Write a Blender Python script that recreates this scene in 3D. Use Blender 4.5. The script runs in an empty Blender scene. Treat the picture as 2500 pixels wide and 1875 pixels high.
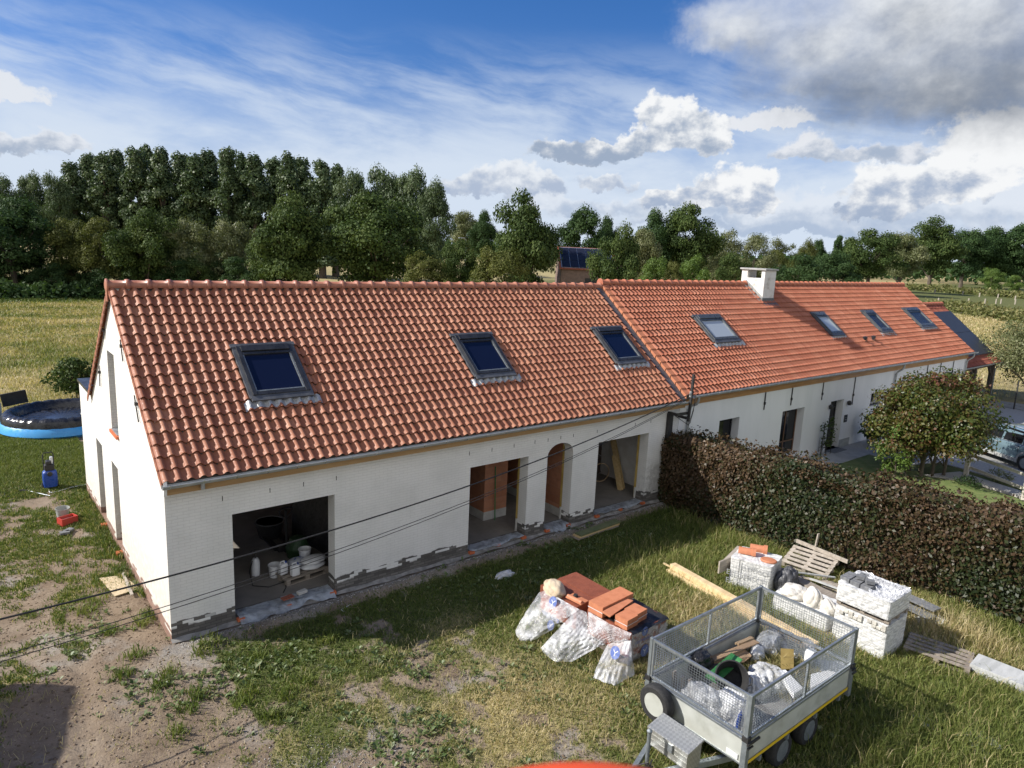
import bpy, math, random
import numpy as np
from mathutils import Vector, Matrix

# ------------------------------------------------------------------ camera, sky, sun, exposure
random.seed(7)
RNG = np.random.default_rng(7)
S = bpy.context.scene
COL = S.collection
CAM = np.array([-2.9611641, -14.0183462, 8.0741985])
YAW, PIT, ROL, FPX = 0.68570383, 0.19224494, 0.04575527, 1706.2206
_f = np.array([math.sin(YAW)*math.cos(PIT), math.cos(YAW)*math.cos(PIT), -math.sin(PIT)])
_r0 = np.array([math.cos(YAW), -math.sin(YAW), 0.0]); _u0 = np.cross(_r0, _f)
_r = _r0*math.cos(ROL)+_u0*math.sin(ROL); _u = -_r0*math.sin(ROL)+_u0*math.cos(ROL)
cd = bpy.data.cameras.new('camera'); cam = bpy.data.objects.new('camera', cd); COL.objects.link(cam)
cam.matrix_world = Matrix(((_r[0], _u[0], -_f[0], CAM[0]), (_r[1], _u[1], -_f[1], CAM[1]), (_r[2], _u[2], -_f[2], CAM[2]), (0, 0, 0, 1)))
cd.sensor_width = 36; cd.lens = FPX/2500*36; cd.clip_start = .02; cd.clip_end = 6000
cd.dof.use_dof = True; cd.dof.focus_distance = 24; cd.dof.aperture_fstop = 6.5
S.camera = cam
S.view_settings.view_transform = 'Standard'; S.view_settings.look = 'None'
S.view_settings.exposure = EXPOSURE = 0.40; S.view_settings.gamma = 1
S.render.engine = 'CYCLES'
S.cycles.max_bounces = 6; S.cycles.transparent_max_bounces = 12; S.cycles.diffuse_bounces = 3
S.cycles.caustics_reflective = False; S.cycles.caustics_refractive = False
S.cycles.sample_clamp_indirect = 6

def ray(px, py):
    return _f+((px-1250)/FPX)*_r-((py-937.5)/FPX)*_u
def plane(px, py, n, d0):
    n = np.array(n, float); d = ray(px, py); return CAM+(d0-n@CAM)/(n@d)*d
def PZ(px, py, z=0): return plane(px, py, (0, 0, 1), z)      # a pixel of the photo (2500 wide) carried to the ground
def PF(px, py, y=0): return plane(px, py, (0, 1, 0), y)      # ... to the plane of the facade
def PG(px, py, x=0): return plane(px, py, (1, 0, 0), x)      # ... to the plane of the gable
def azel(px, py):
    d = ray(px, py); return math.degrees(math.atan2(d[0], d[1])), math.degrees(math.atan2(d[2], math.hypot(d[0], d[1])))

SUNDIR = Vector((3.58, -2.34, -3.2)).normalized()             # the way the light travels
sd = bpy.data.lights.new('sun', 'SUN'); sd.energy = 5.0; sd.angle = math.radians(.53); sd.color = (1, .95, .87)
so = bpy.data.objects.new('sun', sd); COL.objects.link(so); so.rotation_euler = SUNDIR.to_track_quat('-Z', 'Y').to_euler()
so.location = (-30, 20, 30)

W = bpy.data.worlds.new('World'); S.world = W; W.use_nodes = True
nt = W.node_tree; nt.nodes.clear()
class NB:                                                     # a small node writer
    def __init__(s, tree): s.t = tree
    def n(s, typ, **k):
        o = s.t.nodes.new(typ)
        for a, b in k.items(): setattr(o, a, b)
        return o
    def L(s, a, b): s.t.links.new(a, b)
    def put(s, sock, v):
        if isinstance(v, bpy.types.NodeSocket): s.L(v, sock)
        else: sock.default_value = v
    def m(s, op, a, b=0.0, c=None, clamp=False):
        o = s.n('ShaderNodeMath', operation=op, use_clamp=clamp); s.put(o.inputs[0], a); s.put(o.inputs[1], b)
        if c is not None: s.put(o.inputs[2], c)
        return o.outputs[0]
    def comb(s, x, y, z=0.0):
        o = s.n('ShaderNodeCombineXYZ')
        for i, q in enumerate((x, y, z)): s.put(o.inputs[i], q)
        return o.outputs[0]
    def noise(s, vec, scale, detail=4.0, rough=.5, dist=0.0):
        o = s.n('ShaderNodeTexNoise')
        if vec is not None: s.L(vec, o.inputs['Vector'])
        s.put(o.inputs['Scale'], scale); o.inputs['Detail'].default_value = detail
        o.inputs['Roughness'].default_value = rough; o.inputs['Distortion'].default_value = dist
        return o.outputs[0]
    def ss(s, x, lo, hi, a=0.0, b=1.0):
        o = s.n('ShaderNodeMapRange', interpolation_type='SMOOTHSTEP'); s.put(o.inputs[0], x)
        for i, q in enumerate((lo, hi, a, b)): s.put(o.inputs[i+1], q)
        return o.outputs[0]
    def mix(s, f, a, b, mode='MIX'):
        o = s.n('ShaderNodeMix', data_type='RGBA', blend_type=mode); s.put(o.inputs[0], f)
        for i, q in ((6, a), (7, b)): s.put(o.inputs[i], q if isinstance(q, bpy.types.NodeSocket) else tuple(q)[:3]+(1,))
        return o.outputs[2]
    def ramp(s, x, cols):
        o = s.n('ShaderNodeValToRGB'); s.put(o.inputs[0], x); e = o.color_ramp.elements
        while len(e) < len(cols): e.new(.5)
        for i, c in enumerate(cols):
            e[i].position = i/(len(cols)-1); e[i].color = tuple(c)[:3]+(1,)
        return o.outputs[0]
B = NB(nt)
sky = B.n('ShaderNodeTexSky', sky_type='NISHITA', sun_disc=False)
sky.sun_elevation = math.asin(-SUNDIR.z); sky.sun_rotation = math.atan2(-SUNDIR.x, -SUNDIR.y)
sky.air_density = 1.0; sky.dust_density = .35; sky.ozone_density = 3.2
hsv = B.n('ShaderNodeHueSaturation'); hsv.inputs['Saturation'].default_value = 1.36; hsv.inputs['Value'].default_value = 1.15
B.L(sky.outputs[0], hsv.inputs['Color'])
SKY_STRENGTH = .066
skyc = B.mix(1.0, hsv.outputs[0], (SKY_STRENGTH*1.2, SKY_STRENGTH*.98, SKY_STRENGTH*1.2), 'MULTIPLY')
tc = B.n('ShaderNodeTexCoord'); sep = B.n('ShaderNodeSeparateXYZ'); B.L(tc.outputs['Generated'], sep.inputs[0])
az = B.m('MULTIPLY', B.m('ARCTAN2', sep.outputs[0], sep.outputs[1]), 57.29578)
el = B.m('MULTIPLY', B.m('ARCSINE', sep.outputs[2]), 57.29578)
P2 = B.comb(az, el)
_wx = B.m('ADD', B.m('MULTIPLY', B.m('SUBTRACT', B.noise(B.comb(az, el, 11.0), .22, 7, .62), .5), 7.0), B.m('MULTIPLY', B.m('SUBTRACT', B.noise(B.comb(az, el, 13.0), .9, 5, .6), .5), 1.6))
_wy = B.m('ADD', B.m('MULTIPLY', B.m('SUBTRACT', B.noise(B.comb(az, el, 17.0), .26, 7, .62), .5), 3.6), B.m('MULTIPLY', B.m('SUBTRACT', B.noise(B.comb(az, el, 19.0), 1.0, 5, .6), .5), 1.0))
azw, elw = B.m('ADD', az, _wx), B.m('ADD', el, _wy)
# thin high cirrus: long streaks, denser towards the horizon
e2 = B.m('ADD', el, B.m('MULTIPLY', az, .16))
warp = B.noise(P2, .09, 3)
ci = B.noise(B.comb(B.m('MULTIPLY', az, .055), B.m('ADD', B.m('MULTIPLY', e2, .30), B.m('MULTIPLY', warp, .9))), 1.0, 9, .62, .12)
ci2 = B.noise(B.comb(B.m('MULTIPLY', az, .10), B.m('MULTIPLY', el, .22), 4.0), 1.0, 6, .6, .1)
cir = B.m('MULTIPLY', B.ss(ci, .36, .64), B.ss(ci2, .28, .54, .35, 1.0))
cir = B.m('MULTIPLY', cir, B.ss(el, 10.0, 16.5, 1.0, .0))
veil = B.m('ADD', B.ss(el, 12.5, 1.5, 0, .74), B.m('MULTIPLY', B.ss(el, 13, 4), B.ss(ci2, .32, .64, 0, .68)))
cw = B.m('MULTIPLY', cir, .72); al_c = B.m('SUBTRACT', B.m('ADD', cw, veil), B.m('MULTIPLY', cw, veil), None, True)
base = B.mix(al_c, skyc, (.50, .57, .67))
# unseen bright cloud added behind the viewer to fill the shaded facade
bk = B.m('ADD', B.m('MULTIPLY', sep.outputs[0], -.55), B.m('ADD', B.m('MULTIPLY', sep.outputs[1], -.75), B.m('MULTIPLY', sep.outputs[2], -.30)))
bkc = B.m('MULTIPLY', B.ss(bk, -.05, .45), B.ss(B.noise(tc.outputs['Generated'], 2.2, 7, .6), .34, .58, .25, 1.0))
base = B.mix(bkc, base, (.80, .79, .765))
# cumulus: flat-bottomed heaps at their own compass bearings and heights
def blob(px, py, rx, ry, flat=.45):
    a, e = azel(px, py); ra, re = rx/29.8, ry/29.8
    dx = B.m('DIVIDE', B.m('SUBTRACT', azw, a), ra); dy = B.m('SUBTRACT', elw, e)
    up = B.m('DIVIDE', B.m('MAXIMUM', dy, 0), re); dn = B.m('DIVIDE', B.m('MINIMUM', dy, 0), re*flat)
    q = B.m('ADD', B.m('MULTIPLY', dx, dx), B.m('ADD', B.m('MULTIPLY', up, up), B.m('MULTIPLY', dn, dn)))
    return B.m('SUBTRACT', 1.0, q), dy, re
def cloud(cur, blobs, scale, amp, lit, shade, soft, thick, flat=.45, opac=1.0, seed=0.0, tilt=0.0, det=9, HK=.62, RL=2.4):
    D = None; H = None
    for b in blobs:
        d, dy, re = blob(*b, flat=flat); h = B.m('DIVIDE', dy, re)
        if D is None: D, H = d, h
        else:
            sm = B.n('ShaderNodeMath', operation='SMOOTH_MAX'); B.put(sm.inputs[0], D); B.put(sm.inputs[1], d); sm.inputs[2].default_value = .5; D = sm.outputs[0]
    off = B.comb(az, B.m('MULTIPLY', el, 1.35), seed)
    n1 = B.noise(off, scale, det, .58, .15)
    vm = B.n('ShaderNodeVectorMath', operation='ADD'); B.L(off, vm.inputs[0]); vm.inputs[1].default_value = (-.35/scale, .45/scale, 0)
    n2 = B.noise(vm.outputs[0], scale, det, .58, .15)
    Dn = B.m('ADD', B.m('MAXIMUM', D, -2.0), B.m('MULTIPLY', B.m('SUBTRACT', n1, .5), amp))
    a = B.m('MULTIPLY', B.ss(Dn, 0.0, soft), opac)
    rel = B.m('MULTIPLY', B.m('SUBTRACT', n1, n2), RL)                        # bright where the next stretch towards the sun is thinner
    br = B.m('ADD', B.m('ADD', B.m('MULTIPLY', H, HK), rel), B.m('SUBTRACT', .62+tilt, B.m('MULTIPLY', B.ss(Dn, .1, 1.0), thick)))
    col = B.ramp(B.ss(br, -.15, .95), [shade, [(x+y)/2*.97 for x, y in zip(lit, shade)], lit])
    return B.mix(a, cur, col)
WH, GR = (.70, .71, .72), (.40, .46, .57)
cur = base
cur = cloud(cur, [(1230, 440, 110, 42), (1120, 455, 90, 30), (1300, 478, 80, 44), (1480, 455, 110, 26)], .42, 1.7, (.62, .65, .69), (.33, .39, .50), .5, .25, seed=3.1)
cur = cloud(cur, [(60, 358, 140, 34), (20, 225, 70, 38), (130, 380, 60, 16)], .45, 1.7, (.58, .61, .66), (.29, .35, .45), .5, .3, seed=5.2)
cur = cloud(cur, [(1650, 520, 460, 34), (2150, 520, 420, 60), (2350, 470, 260, 90), (1950, 560, 520, 22)], .26, 1.9, (.58, .62, .68), (.31, .38, .50), .6, .3, .6, .85, 9.4)
cur = cloud(cur, [(1790, 478, 110, 78), (1722, 500, 70, 40), (1862, 490, 50, 46), (1640, 503, 70, 34)], .55, 1.35, WH, (.30, .36, .47), .35, .22, seed=1.7)
cur = cloud(cur, [(2140, 470, 95, 60), (2250, 480, 110, 60), (2330, 455, 90, 66), (2440, 380, 150, 110), (2110, 520, 80, 40)], .5, 1.5, WH, (.29, .35, .46), .4, .25, seed=7.7)
cur = cloud(cur, [(1965, 372, 90, 38), (2140, 385, 120, 34), (1850, 300, 130, 28)], .42, 1.6, (.60, .62, .66), (.30, .36, .46), .6, .3, seed=2.2)
cur = cloud(cur, [(1645, 325, 82, 92), (1575, 352, 70, 50), (1725, 345, 55, 66), (1400, 388, 130, 36), (1500, 372, 80, 30)], .5, 1.25, WH, (.26, .32, .42), .38, .28, seed=4.4)
cur = cloud(cur, [(2130, 165, 330, 330), (1820, 85, 150, 110), (2000, 120, 200, 160), (2460, 190, 340, 300), (2250, 40, 500, 200), (2050, 225, 240, 60), (2300, 240, 420, 120)],
            .15, 1.0, (.66, .68, .70), (.16, .185, .23), 1.3, .40, .5, seed=8.8, tilt=.05, det=8, HK=1.05, RL=1.3)
bg = B.n('ShaderNodeBackground'); B.L(cur, bg.inputs[0]); bg.inputs[1].default_value = 1.0
wo = B.n('ShaderNodeOutputWorld'); B.L(bg.outputs[0], wo.inputs[0])

# ------------------------------------------------------------------ helpers
ORI = {}
def tag(o, label=None, cat=None, group=None, kind=None):
    if label: o['label'] = label
    if cat: o['category'] = cat
    if group: o['group'] = group
    if kind: o['kind'] = kind
    return o
def thing(name, label, cat, loc=(0, 0, 0), rz=0.0, group=None, world=True, rot=None):
    """An Empty at the thing's base. world=True: its parts are written in world coordinates."""
    o = bpy.data.objects.new(name, None); COL.objects.link(o); o.empty_display_size = .2
    o.location = loc; o.rotation_euler = rot or (0, 0, rz)
    tag(o, label, cat, group); ORI[o.name] = np.array(loc, float) if world else None
    return o
def link(name, me, mat, parent, tops=True):
    o = bpy.data.objects.new(name, me); COL.objects.link(o)
    if mat is not None: me.materials.append(mat)
    n = len(me.vertices); co = np.empty(n*3, np.float32); me.vertices.foreach_get('co', co); co = co.reshape(-1, 3)
    if parent is not None:
        o.parent = parent; off = ORI.get(parent.name); ORI[o.name] = off
    else:
        off = np.array([(co[:, 0].min()+co[:, 0].max())/2, (co[:, 1].min()+co[:, 1].max())/2, co[:, 2].min()]); o.location = off; ORI[o.name] = off
    if off is not None:
        me.vertices.foreach_set('co', (co-off.astype(np.float32)).ravel()); me.update()
    return o
class MB:
    def __init__(s): s.v = []; s.f = []
    def add(s, vs, fs, T=None):
        k = len(s.v)
        for p in vs:
            p = Vector(p); s.v.append(tuple(T @ p) if T is not None else tuple(p))
        s.f += [tuple(i+k for i in f) for f in fs]; return s
    def box(s, x0, x1, y0, y1, z0, z1, T=None):
        return s.add([(x0, y0, z0), (x1, y0, z0), (x1, y1, z0), (x0, y1, z0), (x0, y0, z1), (x1, y0, z1), (x1, y1, z1), (x0, y1, z1)],
                     [(3, 2, 1, 0), (4, 5, 6, 7), (0, 1, 5, 4), (1, 2, 6, 5), (2, 3, 7, 6), (3, 0, 4, 7)], T)
    def cbox(s, c, d, T=None, rz=0.0):
        M = Matrix.Translation(c) @ Matrix.Rotation(rz, 4, 'Z'); M = T @ M if T is not None else M
        return s.box(-d[0]/2, d[0]/2, -d[1]/2, d[1]/2, -d[2]/2, d[2]/2, M)
    def bar(s, a, b, w, h, up=(0, 0, 1), T=None):
        a, b = Vector(a), Vector(b); x = (b-a); L = x.length; x.normalize(); y = Vector(up).cross(x)
        if y.length < 1e-5: y = Vector((0, 1, 0)).cross(x)
        y.normalize(); z = x.cross(y)
        M = Matrix(((x.x, y.x, z.x, a.x), (x.y, y.y, z.y, a.y), (x.z, y.z, z.z, a.z), (0, 0, 0, 1)))
        if T is not None: M = T @ M
        return s.box(0, L, -w/2, w/2, -h/2, h/2, M)
    def prism(s, pts, ax, a, b, T=None):
        """2-D outline pushed along axis ax from a to b (x: pts are y,z; y: x,z; z: x,y)."""
        def q(p, t): return (t, p[0], p[1]) if ax == 'x' else (p[0], t, p[1]) if ax == 'y' else (p[0], p[1], t)
        n = len(pts); ar = sum(pts[i][0]*pts[(i+1) % n][1]-pts[(i+1) % n][0]*pts[i][1] for i in range(n))
        if (ar < 0) != (ax == 'y'): pts = pts[::-1]
        vs = [q(p, a) for p in pts]+[q(p, b) for p in pts]
        fs = [tuple(range(n))[::-1], tuple(range(n, 2*n))]+[(i, (i+1) % n, n+(i+1) % n, n+i) for i in range(n)]
        return s.add(vs, fs, T)
    def tube(s, pts, r, n=8, T=None, cap=True):
        pts = [Vector(p) for p in pts]; m = len(pts); rs = r if isinstance(r, (list, tuple)) else [r]*m
        vs = []; up = Vector((.13, .27, .95)).normalized(); prev = None
        for i, p in enumerate(pts):
            t = (pts[min(i+1, m-1)]-pts[max(i-1, 0)]).normalized()
            a = t.cross(up) if prev is None else prev-t*prev.dot(t)
            if a.length < 1e-4: a = t.cross(Vector((1, 0, 0)))
            a.normalize(); prev = a; b = t.cross(a)
            for j in range(n):
                q = 2*math.pi*j/n; vs.append(p+(a*math.cos(q)+b*math.sin(q))*rs[i])
        fs = [(i*n+j, i*n+(j+1) % n, (i+1)*n+(j+1) % n, (i+1)*n+j) for i in range(m-1) for j in range(n)]
        if cap: fs += [tuple(range(n))[::-1], tuple(range((m-1)*n, m*n))]
        return s.add(vs, fs, T)
    def lathe(s, prof, n=24, T=None, cap=True):
        vs = []; m = len(prof)
        for r, z in prof:
            for j in range(n):
                q = 2*math.pi*j/n; vs.append((r*math.cos(q), r*math.sin(q), z))
        fs = [(i*n+j, i*n+(j+1) % n, (i+1)*n+(j+1) % n, (i+1)*n+j) for i in range(m-1) for j in range(n)]
        if cap:
            if prof[0][0] > 1e-6: fs.append(tuple(range(n))[::-1])
            if prof[-1][0] > 1e-6: fs.append(tuple(range((m-1)*n, m*n)))
        return s.add(vs, fs, T)
    def grid(s, fn, nu, nv, T=None):
        vs = [fn(i/nu, j/nv) for i in range(nu+1) for j in range(nv+1)]
        fs = [(i*(nv+1)+j, (i+1)*(nv+1)+j, (i+1)*(nv+1)+j+1, i*(nv+1)+j+1) for i in range(nu) for j in range(nv)]
        return s.add(vs, fs, T)
    def build(s, name, mat, parent=None, smooth=False, bevel=0.0, solid=0.0, angle=None):
        me = bpy.data.meshes.new(name); me.from_pydata(s.v, [], s.f); me.validate()
        o = link(name, me, mat, parent)
        if smooth: me.shade_smooth(); me.set_sharp_from_angle(angle=math.radians(38))
        if solid:
            m = o.modifiers.new('thickness', 'SOLIDIFY'); m.thickness = solid
        if bevel:
            m = o.modifiers.new('bevel', 'BEVEL'); m.width = bevel; m.segments = 2; m.limit_method = 'ANGLE'
        return o
def npmesh(name, v, f, mat, parent=None, att=None, smooth=False, extra=None):
    """A big mesh straight from arrays: v (N,3), f (M,k) all of k corners; att: one value per face."""
    v = np.ascontiguousarray(v, np.float32); f = np.ascontiguousarray(f, np.int32); k = f.shape[1]
    me = bpy.data.meshes.new(name); me.vertices.add(len(v)); me.vertices.foreach_set('co', v.ravel())
    me.loops.add(f.size); me.loops.foreach_set('vertex_index', f.ravel())
    me.polygons.add(len(f)); me.polygons.foreach_set('loop_start', np.arange(0, f.size, k, dtype=np.int32))
    if smooth: me.polygons.foreach_set('use_smooth', np.ones(len(f), bool))
    if att is not None:
        a = me.attributes.new('v', 'FLOAT', 'FACE'); a.data.foreach_set('value', np.ascontiguousarray(att, np.float32))
    for nm, arr in (extra or {}).items():
        a = me.attributes.new(nm, 'FLOAT', 'POINT'); a.data.foreach_set('value', np.ascontiguousarray(arr, np.float32))
    me.update(calc_edges=True)
    return link(name, me, mat, parent)
def dup(root, loc=None, rz=None, label=None, scale=None, group=None):
    r = root.copy(); COL.objects.link(r)
    if loc is not None: r.location = loc
    if rz is not None: r.rotation_euler = (root.rotation_euler[0], root.rotation_euler[1], rz)
    if scale is not None: r.scale = scale
    if label: r['label'] = label
    if group: r['group'] = group
    for ch in list(root.children):
        c = ch.copy(); COL.objects.link(c); c.parent = r
        for g in list(ch.children):
            d = g.copy(); COL.objects.link(d); d.parent = c
    return r
def vnoise(x, y, seed=0):
    xi = np.floor(x).astype(np.int64); yi = np.floor(y).astype(np.int64); fx = x-xi; fy = y-yi
    fx = fx*fx*(3-2*fx); fy = fy*fy*(3-2*fy)
    def h(a, b):
        n = (a*374761393+b*668265263+seed*2147483647) & 0x7fffffff; n = ((n ^ (n >> 13))*1274126177) & 0x7fffffff
        return ((n ^ (n >> 16)) & 0xffff)/65535.0
    return (h(xi, yi)*(1-fx)+h(xi+1, yi)*fx)*(1-fy)+(h(xi, yi+1)*(1-fx)+h(xi+1, yi+1)*fx)*fy
def fbm(x, y, seed=0, o=4):
    x = np.asarray(x, float); y = np.asarray(y, float); s = 0; a = .5; t = 0
    for i in range(o):
        s = s+a*vnoise(x*2**i+i*17.3, y*2**i+i*9.1, seed+i); t += a; a *= .5
    return s/t
def sst(x, a, b):
    t = np.clip((x-a)/(b-a), 0, 1); return t*t*(3-2*t)

# ------------------------------------------------------------------ materials
def mat(name):
    m = bpy.data.materials.new(name); m.use_nodes = True; n = NB(m.node_tree)
    return m, n, m.node_tree.nodes['Principled BSDF']
def sp(p, rough=.6, metal=0.0, spec=.5):
    p.inputs['Roughness'].default_value = rough; p.inputs['Metallic'].default_value = metal
    p.inputs['Specular IOR Level'].default_value = spec
def PM(name, c, c2=None, sc=6.0, rough=.6, metal=0.0, bump=0.0, bsc=60.0, spec=.5, det=5.0, stretch=(1, 1, 1), lo=.35, hi=.65):
    m, n, p = mat(name); sp(p, rough, metal, spec)
    if c2 is None: c2 = tuple(x*.78 for x in c)
    t = n.n('ShaderNodeTexCoord'); mp = n.n('ShaderNodeMapping'); mp.inputs['Scale'].default_value = stretch; n.L(t.outputs['Object'], mp.inputs[0])
    x = n.noise(mp.outputs[0], sc, det, .6)
    n.L(n.mix(n.ss(x, lo, hi), c, c2), p.inputs['Base Color'])
    n.L(n.ss(n.noise(mp.outputs[0], sc*3.1, 3), .3, .7, max(rough-.12, .03), min(rough+.12, 1)), p.inputs['Roughness'])
    if bump:
        b = n.n('ShaderNodeBump'); b.inputs['Strength'].default_value = bump; b.inputs['Distance'].default_value = .02
        n.L(n.noise(mp.outputs[0], bsc, 5, .6), b.inputs['Height']); n.L(b.outputs[0], p.inputs['Normal'])
    return m
def LM(name, cols, tr=.28, rough=.5, spec=.3):
    """Leaves and blades: each carries its own colour (face value v); some light passes through."""
    m, n, p = mat(name); sp(p, rough, 0, spec)
    a = n.n('ShaderNodeAttribute', attribute_name='v'); c = n.ramp(a.outputs['Fac'], cols); n.L(c, p.inputs['Base Color'])
    t = n.n('ShaderNodeBsdfTranslucent'); n.L(n.mix(1.0, c, (1.15, 1.2, .6), 'MULTIPLY'), t.inputs['Color'])
    mx = n.n('ShaderNodeMixShader'); mx.inputs[0].default_value = tr; n.L(p.outputs[0], mx.inputs[1]); n.L(t.outputs[0], mx.inputs[2])
    n.L(mx.outputs[0], m.node_tree.nodes['Material Output'].inputs[0]); return m
def vo(n, vec, sc):
    o = n.n('ShaderNodeTexVoronoi', feature='DISTANCE_TO_EDGE'); n.L(vec, o.inputs['Vector']); o.inputs['Scale'].default_value = sc; return o.outputs[0]
def FILM(name, c, opac, rough=.22, sc=5.0):
    """Thin plastic film, creased: partly see-through, shiny."""
    m, n, p = mat(name); sp(p, rough, 0, .7); t = n.n('ShaderNodeTexCoord')
    p.inputs['Base Color'].default_value = tuple(c)+(1,)
    x = n.noise(t.outputs['Object'], sc, 6, .65, .6)
    n.L(n.ss(x, .3, .7, max(opac-.3, 0), min(opac+.3, 1)), p.inputs['Alpha'])
    b = n.n('ShaderNodeBump'); b.inputs['Strength'].default_value = .9; b.inputs['Distance'].default_value = .03
    n.L(n.m('ADD', n.noise(t.outputs['Object'], sc*2.3, 7, .6, 1.2), n.m('MULTIPLY', vo(n, t.outputs['Object'], sc*1.7), .8)), b.inputs['Height']); n.L(b.outputs[0], p.inputs['Normal']); return m
def TILES(name, cols, wash, rough=.5):
    m, n, p = mat(name); sp(p, rough, 0, .3)
    a = n.n('ShaderNodeAttribute', attribute_name='v'); t = n.n('ShaderNodeTexCoord')
    c = n.ramp(a.outputs['Fac'], cols)
    c = n.mix(n.ss(n.noise(t.outputs['Object'], .55, 4), .35, .7, 0, .55), c, wash)
    c = n.mix(n.ss(n.noise(t.outputs['Object'], 9, 5, .65), .5, .8, 0, .4), c, [x*.62 for x in cols[1]])
    n.L(c, p.inputs['Base Color']); n.L(n.ss(n.noise(t.outputs['Object'], 25, 3), .3, .7, rough-.1, rough+.15), p.inputs['Roughness'])
    return m
M_tile1 = TILES('clay_tile_brownish', [(.28, .105, .06), (.38, .16, .092), (.47, .225, .135)], (.30, .115, .066), .55)
M_tile2 = TILES('clay_tile_orange', [(.33, .11, .062), (.41, .155, .09), (.48, .205, .13)], (.35, .115, .065), .6)
M_tile3 = TILES('clay_tile_dark', [(.20, .06, .04), (.26, .085, .055), (.32, .11, .07)], (.18, .055, .04), .6)  # shading of the carport's front slope put into the tile colour
M_ridge1 = PM('clay_ridge', (.42, .175, .11), (.34, .13, .08), 5, .45)
M_ridge2 = PM('clay_ridge_orange', (.46, .165, .09), (.37, .12, .065), 5, .5)
M_clay = PM('new_clay', (.56, .22, .115), (.48, .18, .09), 6, .6)
M_clayd = PM('dark_clay', (.33, .105, .06), (.27, .085, .05), 6, .6)

def brick_white(name, gable=False):
    """White-painted brick; the paint is worn off near the ground; bricks show as relief."""
    m, n, p = mat(name); sp(p, .75, 0, .25); t = n.n('ShaderNodeTexCoord'); s = n.n('ShaderNodeSeparateXYZ')
    g = n.n('ShaderNodeNewGeometry'); n.L(g.outputs['Position'], s.inputs[0])
    hx = n.m('ADD', s.outputs[0], s.outputs[1]); z = s.outputs[2]; uv = n.comb(hx, z)
    br = n.n('ShaderNodeTexBrick'); n.L(uv, br.inputs['Vector'])
    for k, v in (('Scale', 1.0), ('Mortar Size', .006), ('Brick Width', .215), ('Row Height', .066), ('Mortar Smooth', .35), ('Bias', .0)): br.inputs[k].default_value = v
    br.inputs['Color1'].default_value = (.095, .088, .08, 1); br.inputs['Color2'].default_value = (.20, .188, .17, 1); br.inputs['Mortar'].default_value = (.08, .075, .07, 1)
    if gable:
        br.inputs['Color1'].default_value = (.25, .14, .105, 1); br.inputs['Color2'].default_value = (.36, .23, .175, 1); br.inputs['Mortar'].default_value = (.26, .22, .19, 1)
    bw = n.n('ShaderNodeTexBrick'); n.L(uv, bw.inputs['Vector'])                     # single bricks: a white or a bare one
    for k, v in (('Scale', 1.0), ('Mortar Size', .0), ('Brick Width', .215), ('Row Height', .066)): bw.inputs[k].default_value = v
    bw.inputs['Color1'].default_value = (0, 0, 0, 1); bw.inputs['Color2'].default_value = (1, 1, 1, 1); bw.inputs['Bias'].default_value = -.1
    lum = n.n('ShaderNodeRGBToBW'); n.L(bw.outputs[0], lum.inputs[0])
    nz = n.noise(uv, 1.3, 5, .6); nz2 = n.noise(uv, 7.0, 4, .6)
    paint = n.mix(n.ss(nz, .35, .72), (.80, .79, .755) if not gable else (.80, .785, .74), (.72, .715, .68) if not gable else (.76, .735, .67))
    paint = n.mix(n.m('MULTIPLY', n.ss(n.m('ADD', z, n.m('MULTIPLY', nz, 1.6)), 2.9 if gable else 1.0, 1.2 if gable else .6), n.ss(nz2, .3, .65, .1, .55)), paint, (.56, .50, .40) if gable else (.62, .61, .58))
    paint = n.mix(n.m('MULTIPLY', n.ss(br.outputs['Fac'], .2, .9), .34), paint, (.52, .51, .48))
    if not gable:   # the grey wash stain at the right end
        st = n.m('MULTIPLY', n.ss(n.m('ADD', s.outputs[0], n.m('MULTIPLY', nz2, .7)), 14.55, 15.0), n.ss(n.m('ADD', z, n.m('MULTIPLY', nz, 1.1)), 2.2, 1.6))
        paint = n.mix(n.m('MULTIPLY', st, n.ss(nz2, .25, .6, .35, .85)), paint, (.40, .385, .355))
    lim = n.m('ADD', .27 if not gable else .20, n.m('MULTIPLY', nz, .30 if not gable else .20))
    bare = n.m('MULTIPLY', n.ss(n.m('SUBTRACT', lim, z), -.012, .012), n.m('MAXIMUM', n.ss(n.m('SUBTRACT', lim, z), .10, .16), n.ss(lum.outputs[0], .42, .5, 1, 0)))
    bare = n.m('MAXIMUM', bare, n.ss(z, .09, .05))
    c = n.mix(bare, paint, br.outputs[0])
    n.L(c, p.inputs['Base Color'])
    b = n.n('ShaderNodeBump'); b.inputs['Strength'].default_value = .55; b.inputs['Distance'].default_value = .012
    h = n.m('ADD', n.m('MULTIPLY', br.outputs['Fac'], -1.0), n.m('MULTIPLY', n.noise(uv, 45, 4, .6), .45)); n.L(h, b.inputs['Height']); n.L(b.outputs[0], p.inputs['Normal'])
    return m
M_front = brick_white('white_painted_brick'); M_gable = brick_white('white_painted_brick_gable', True)
M_plaster = PM('white_plaster', (.80, .80, .79), (.74, .745, .735), 1.2, .8, bump=.1, bsc=30, stretch=(1, 1, .25))
M_reveal = PM('white_reveal', (.78, .775, .75), (.68, .66, .62), 3, .8, bump=.2, bsc=25)
M_terra = None
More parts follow.
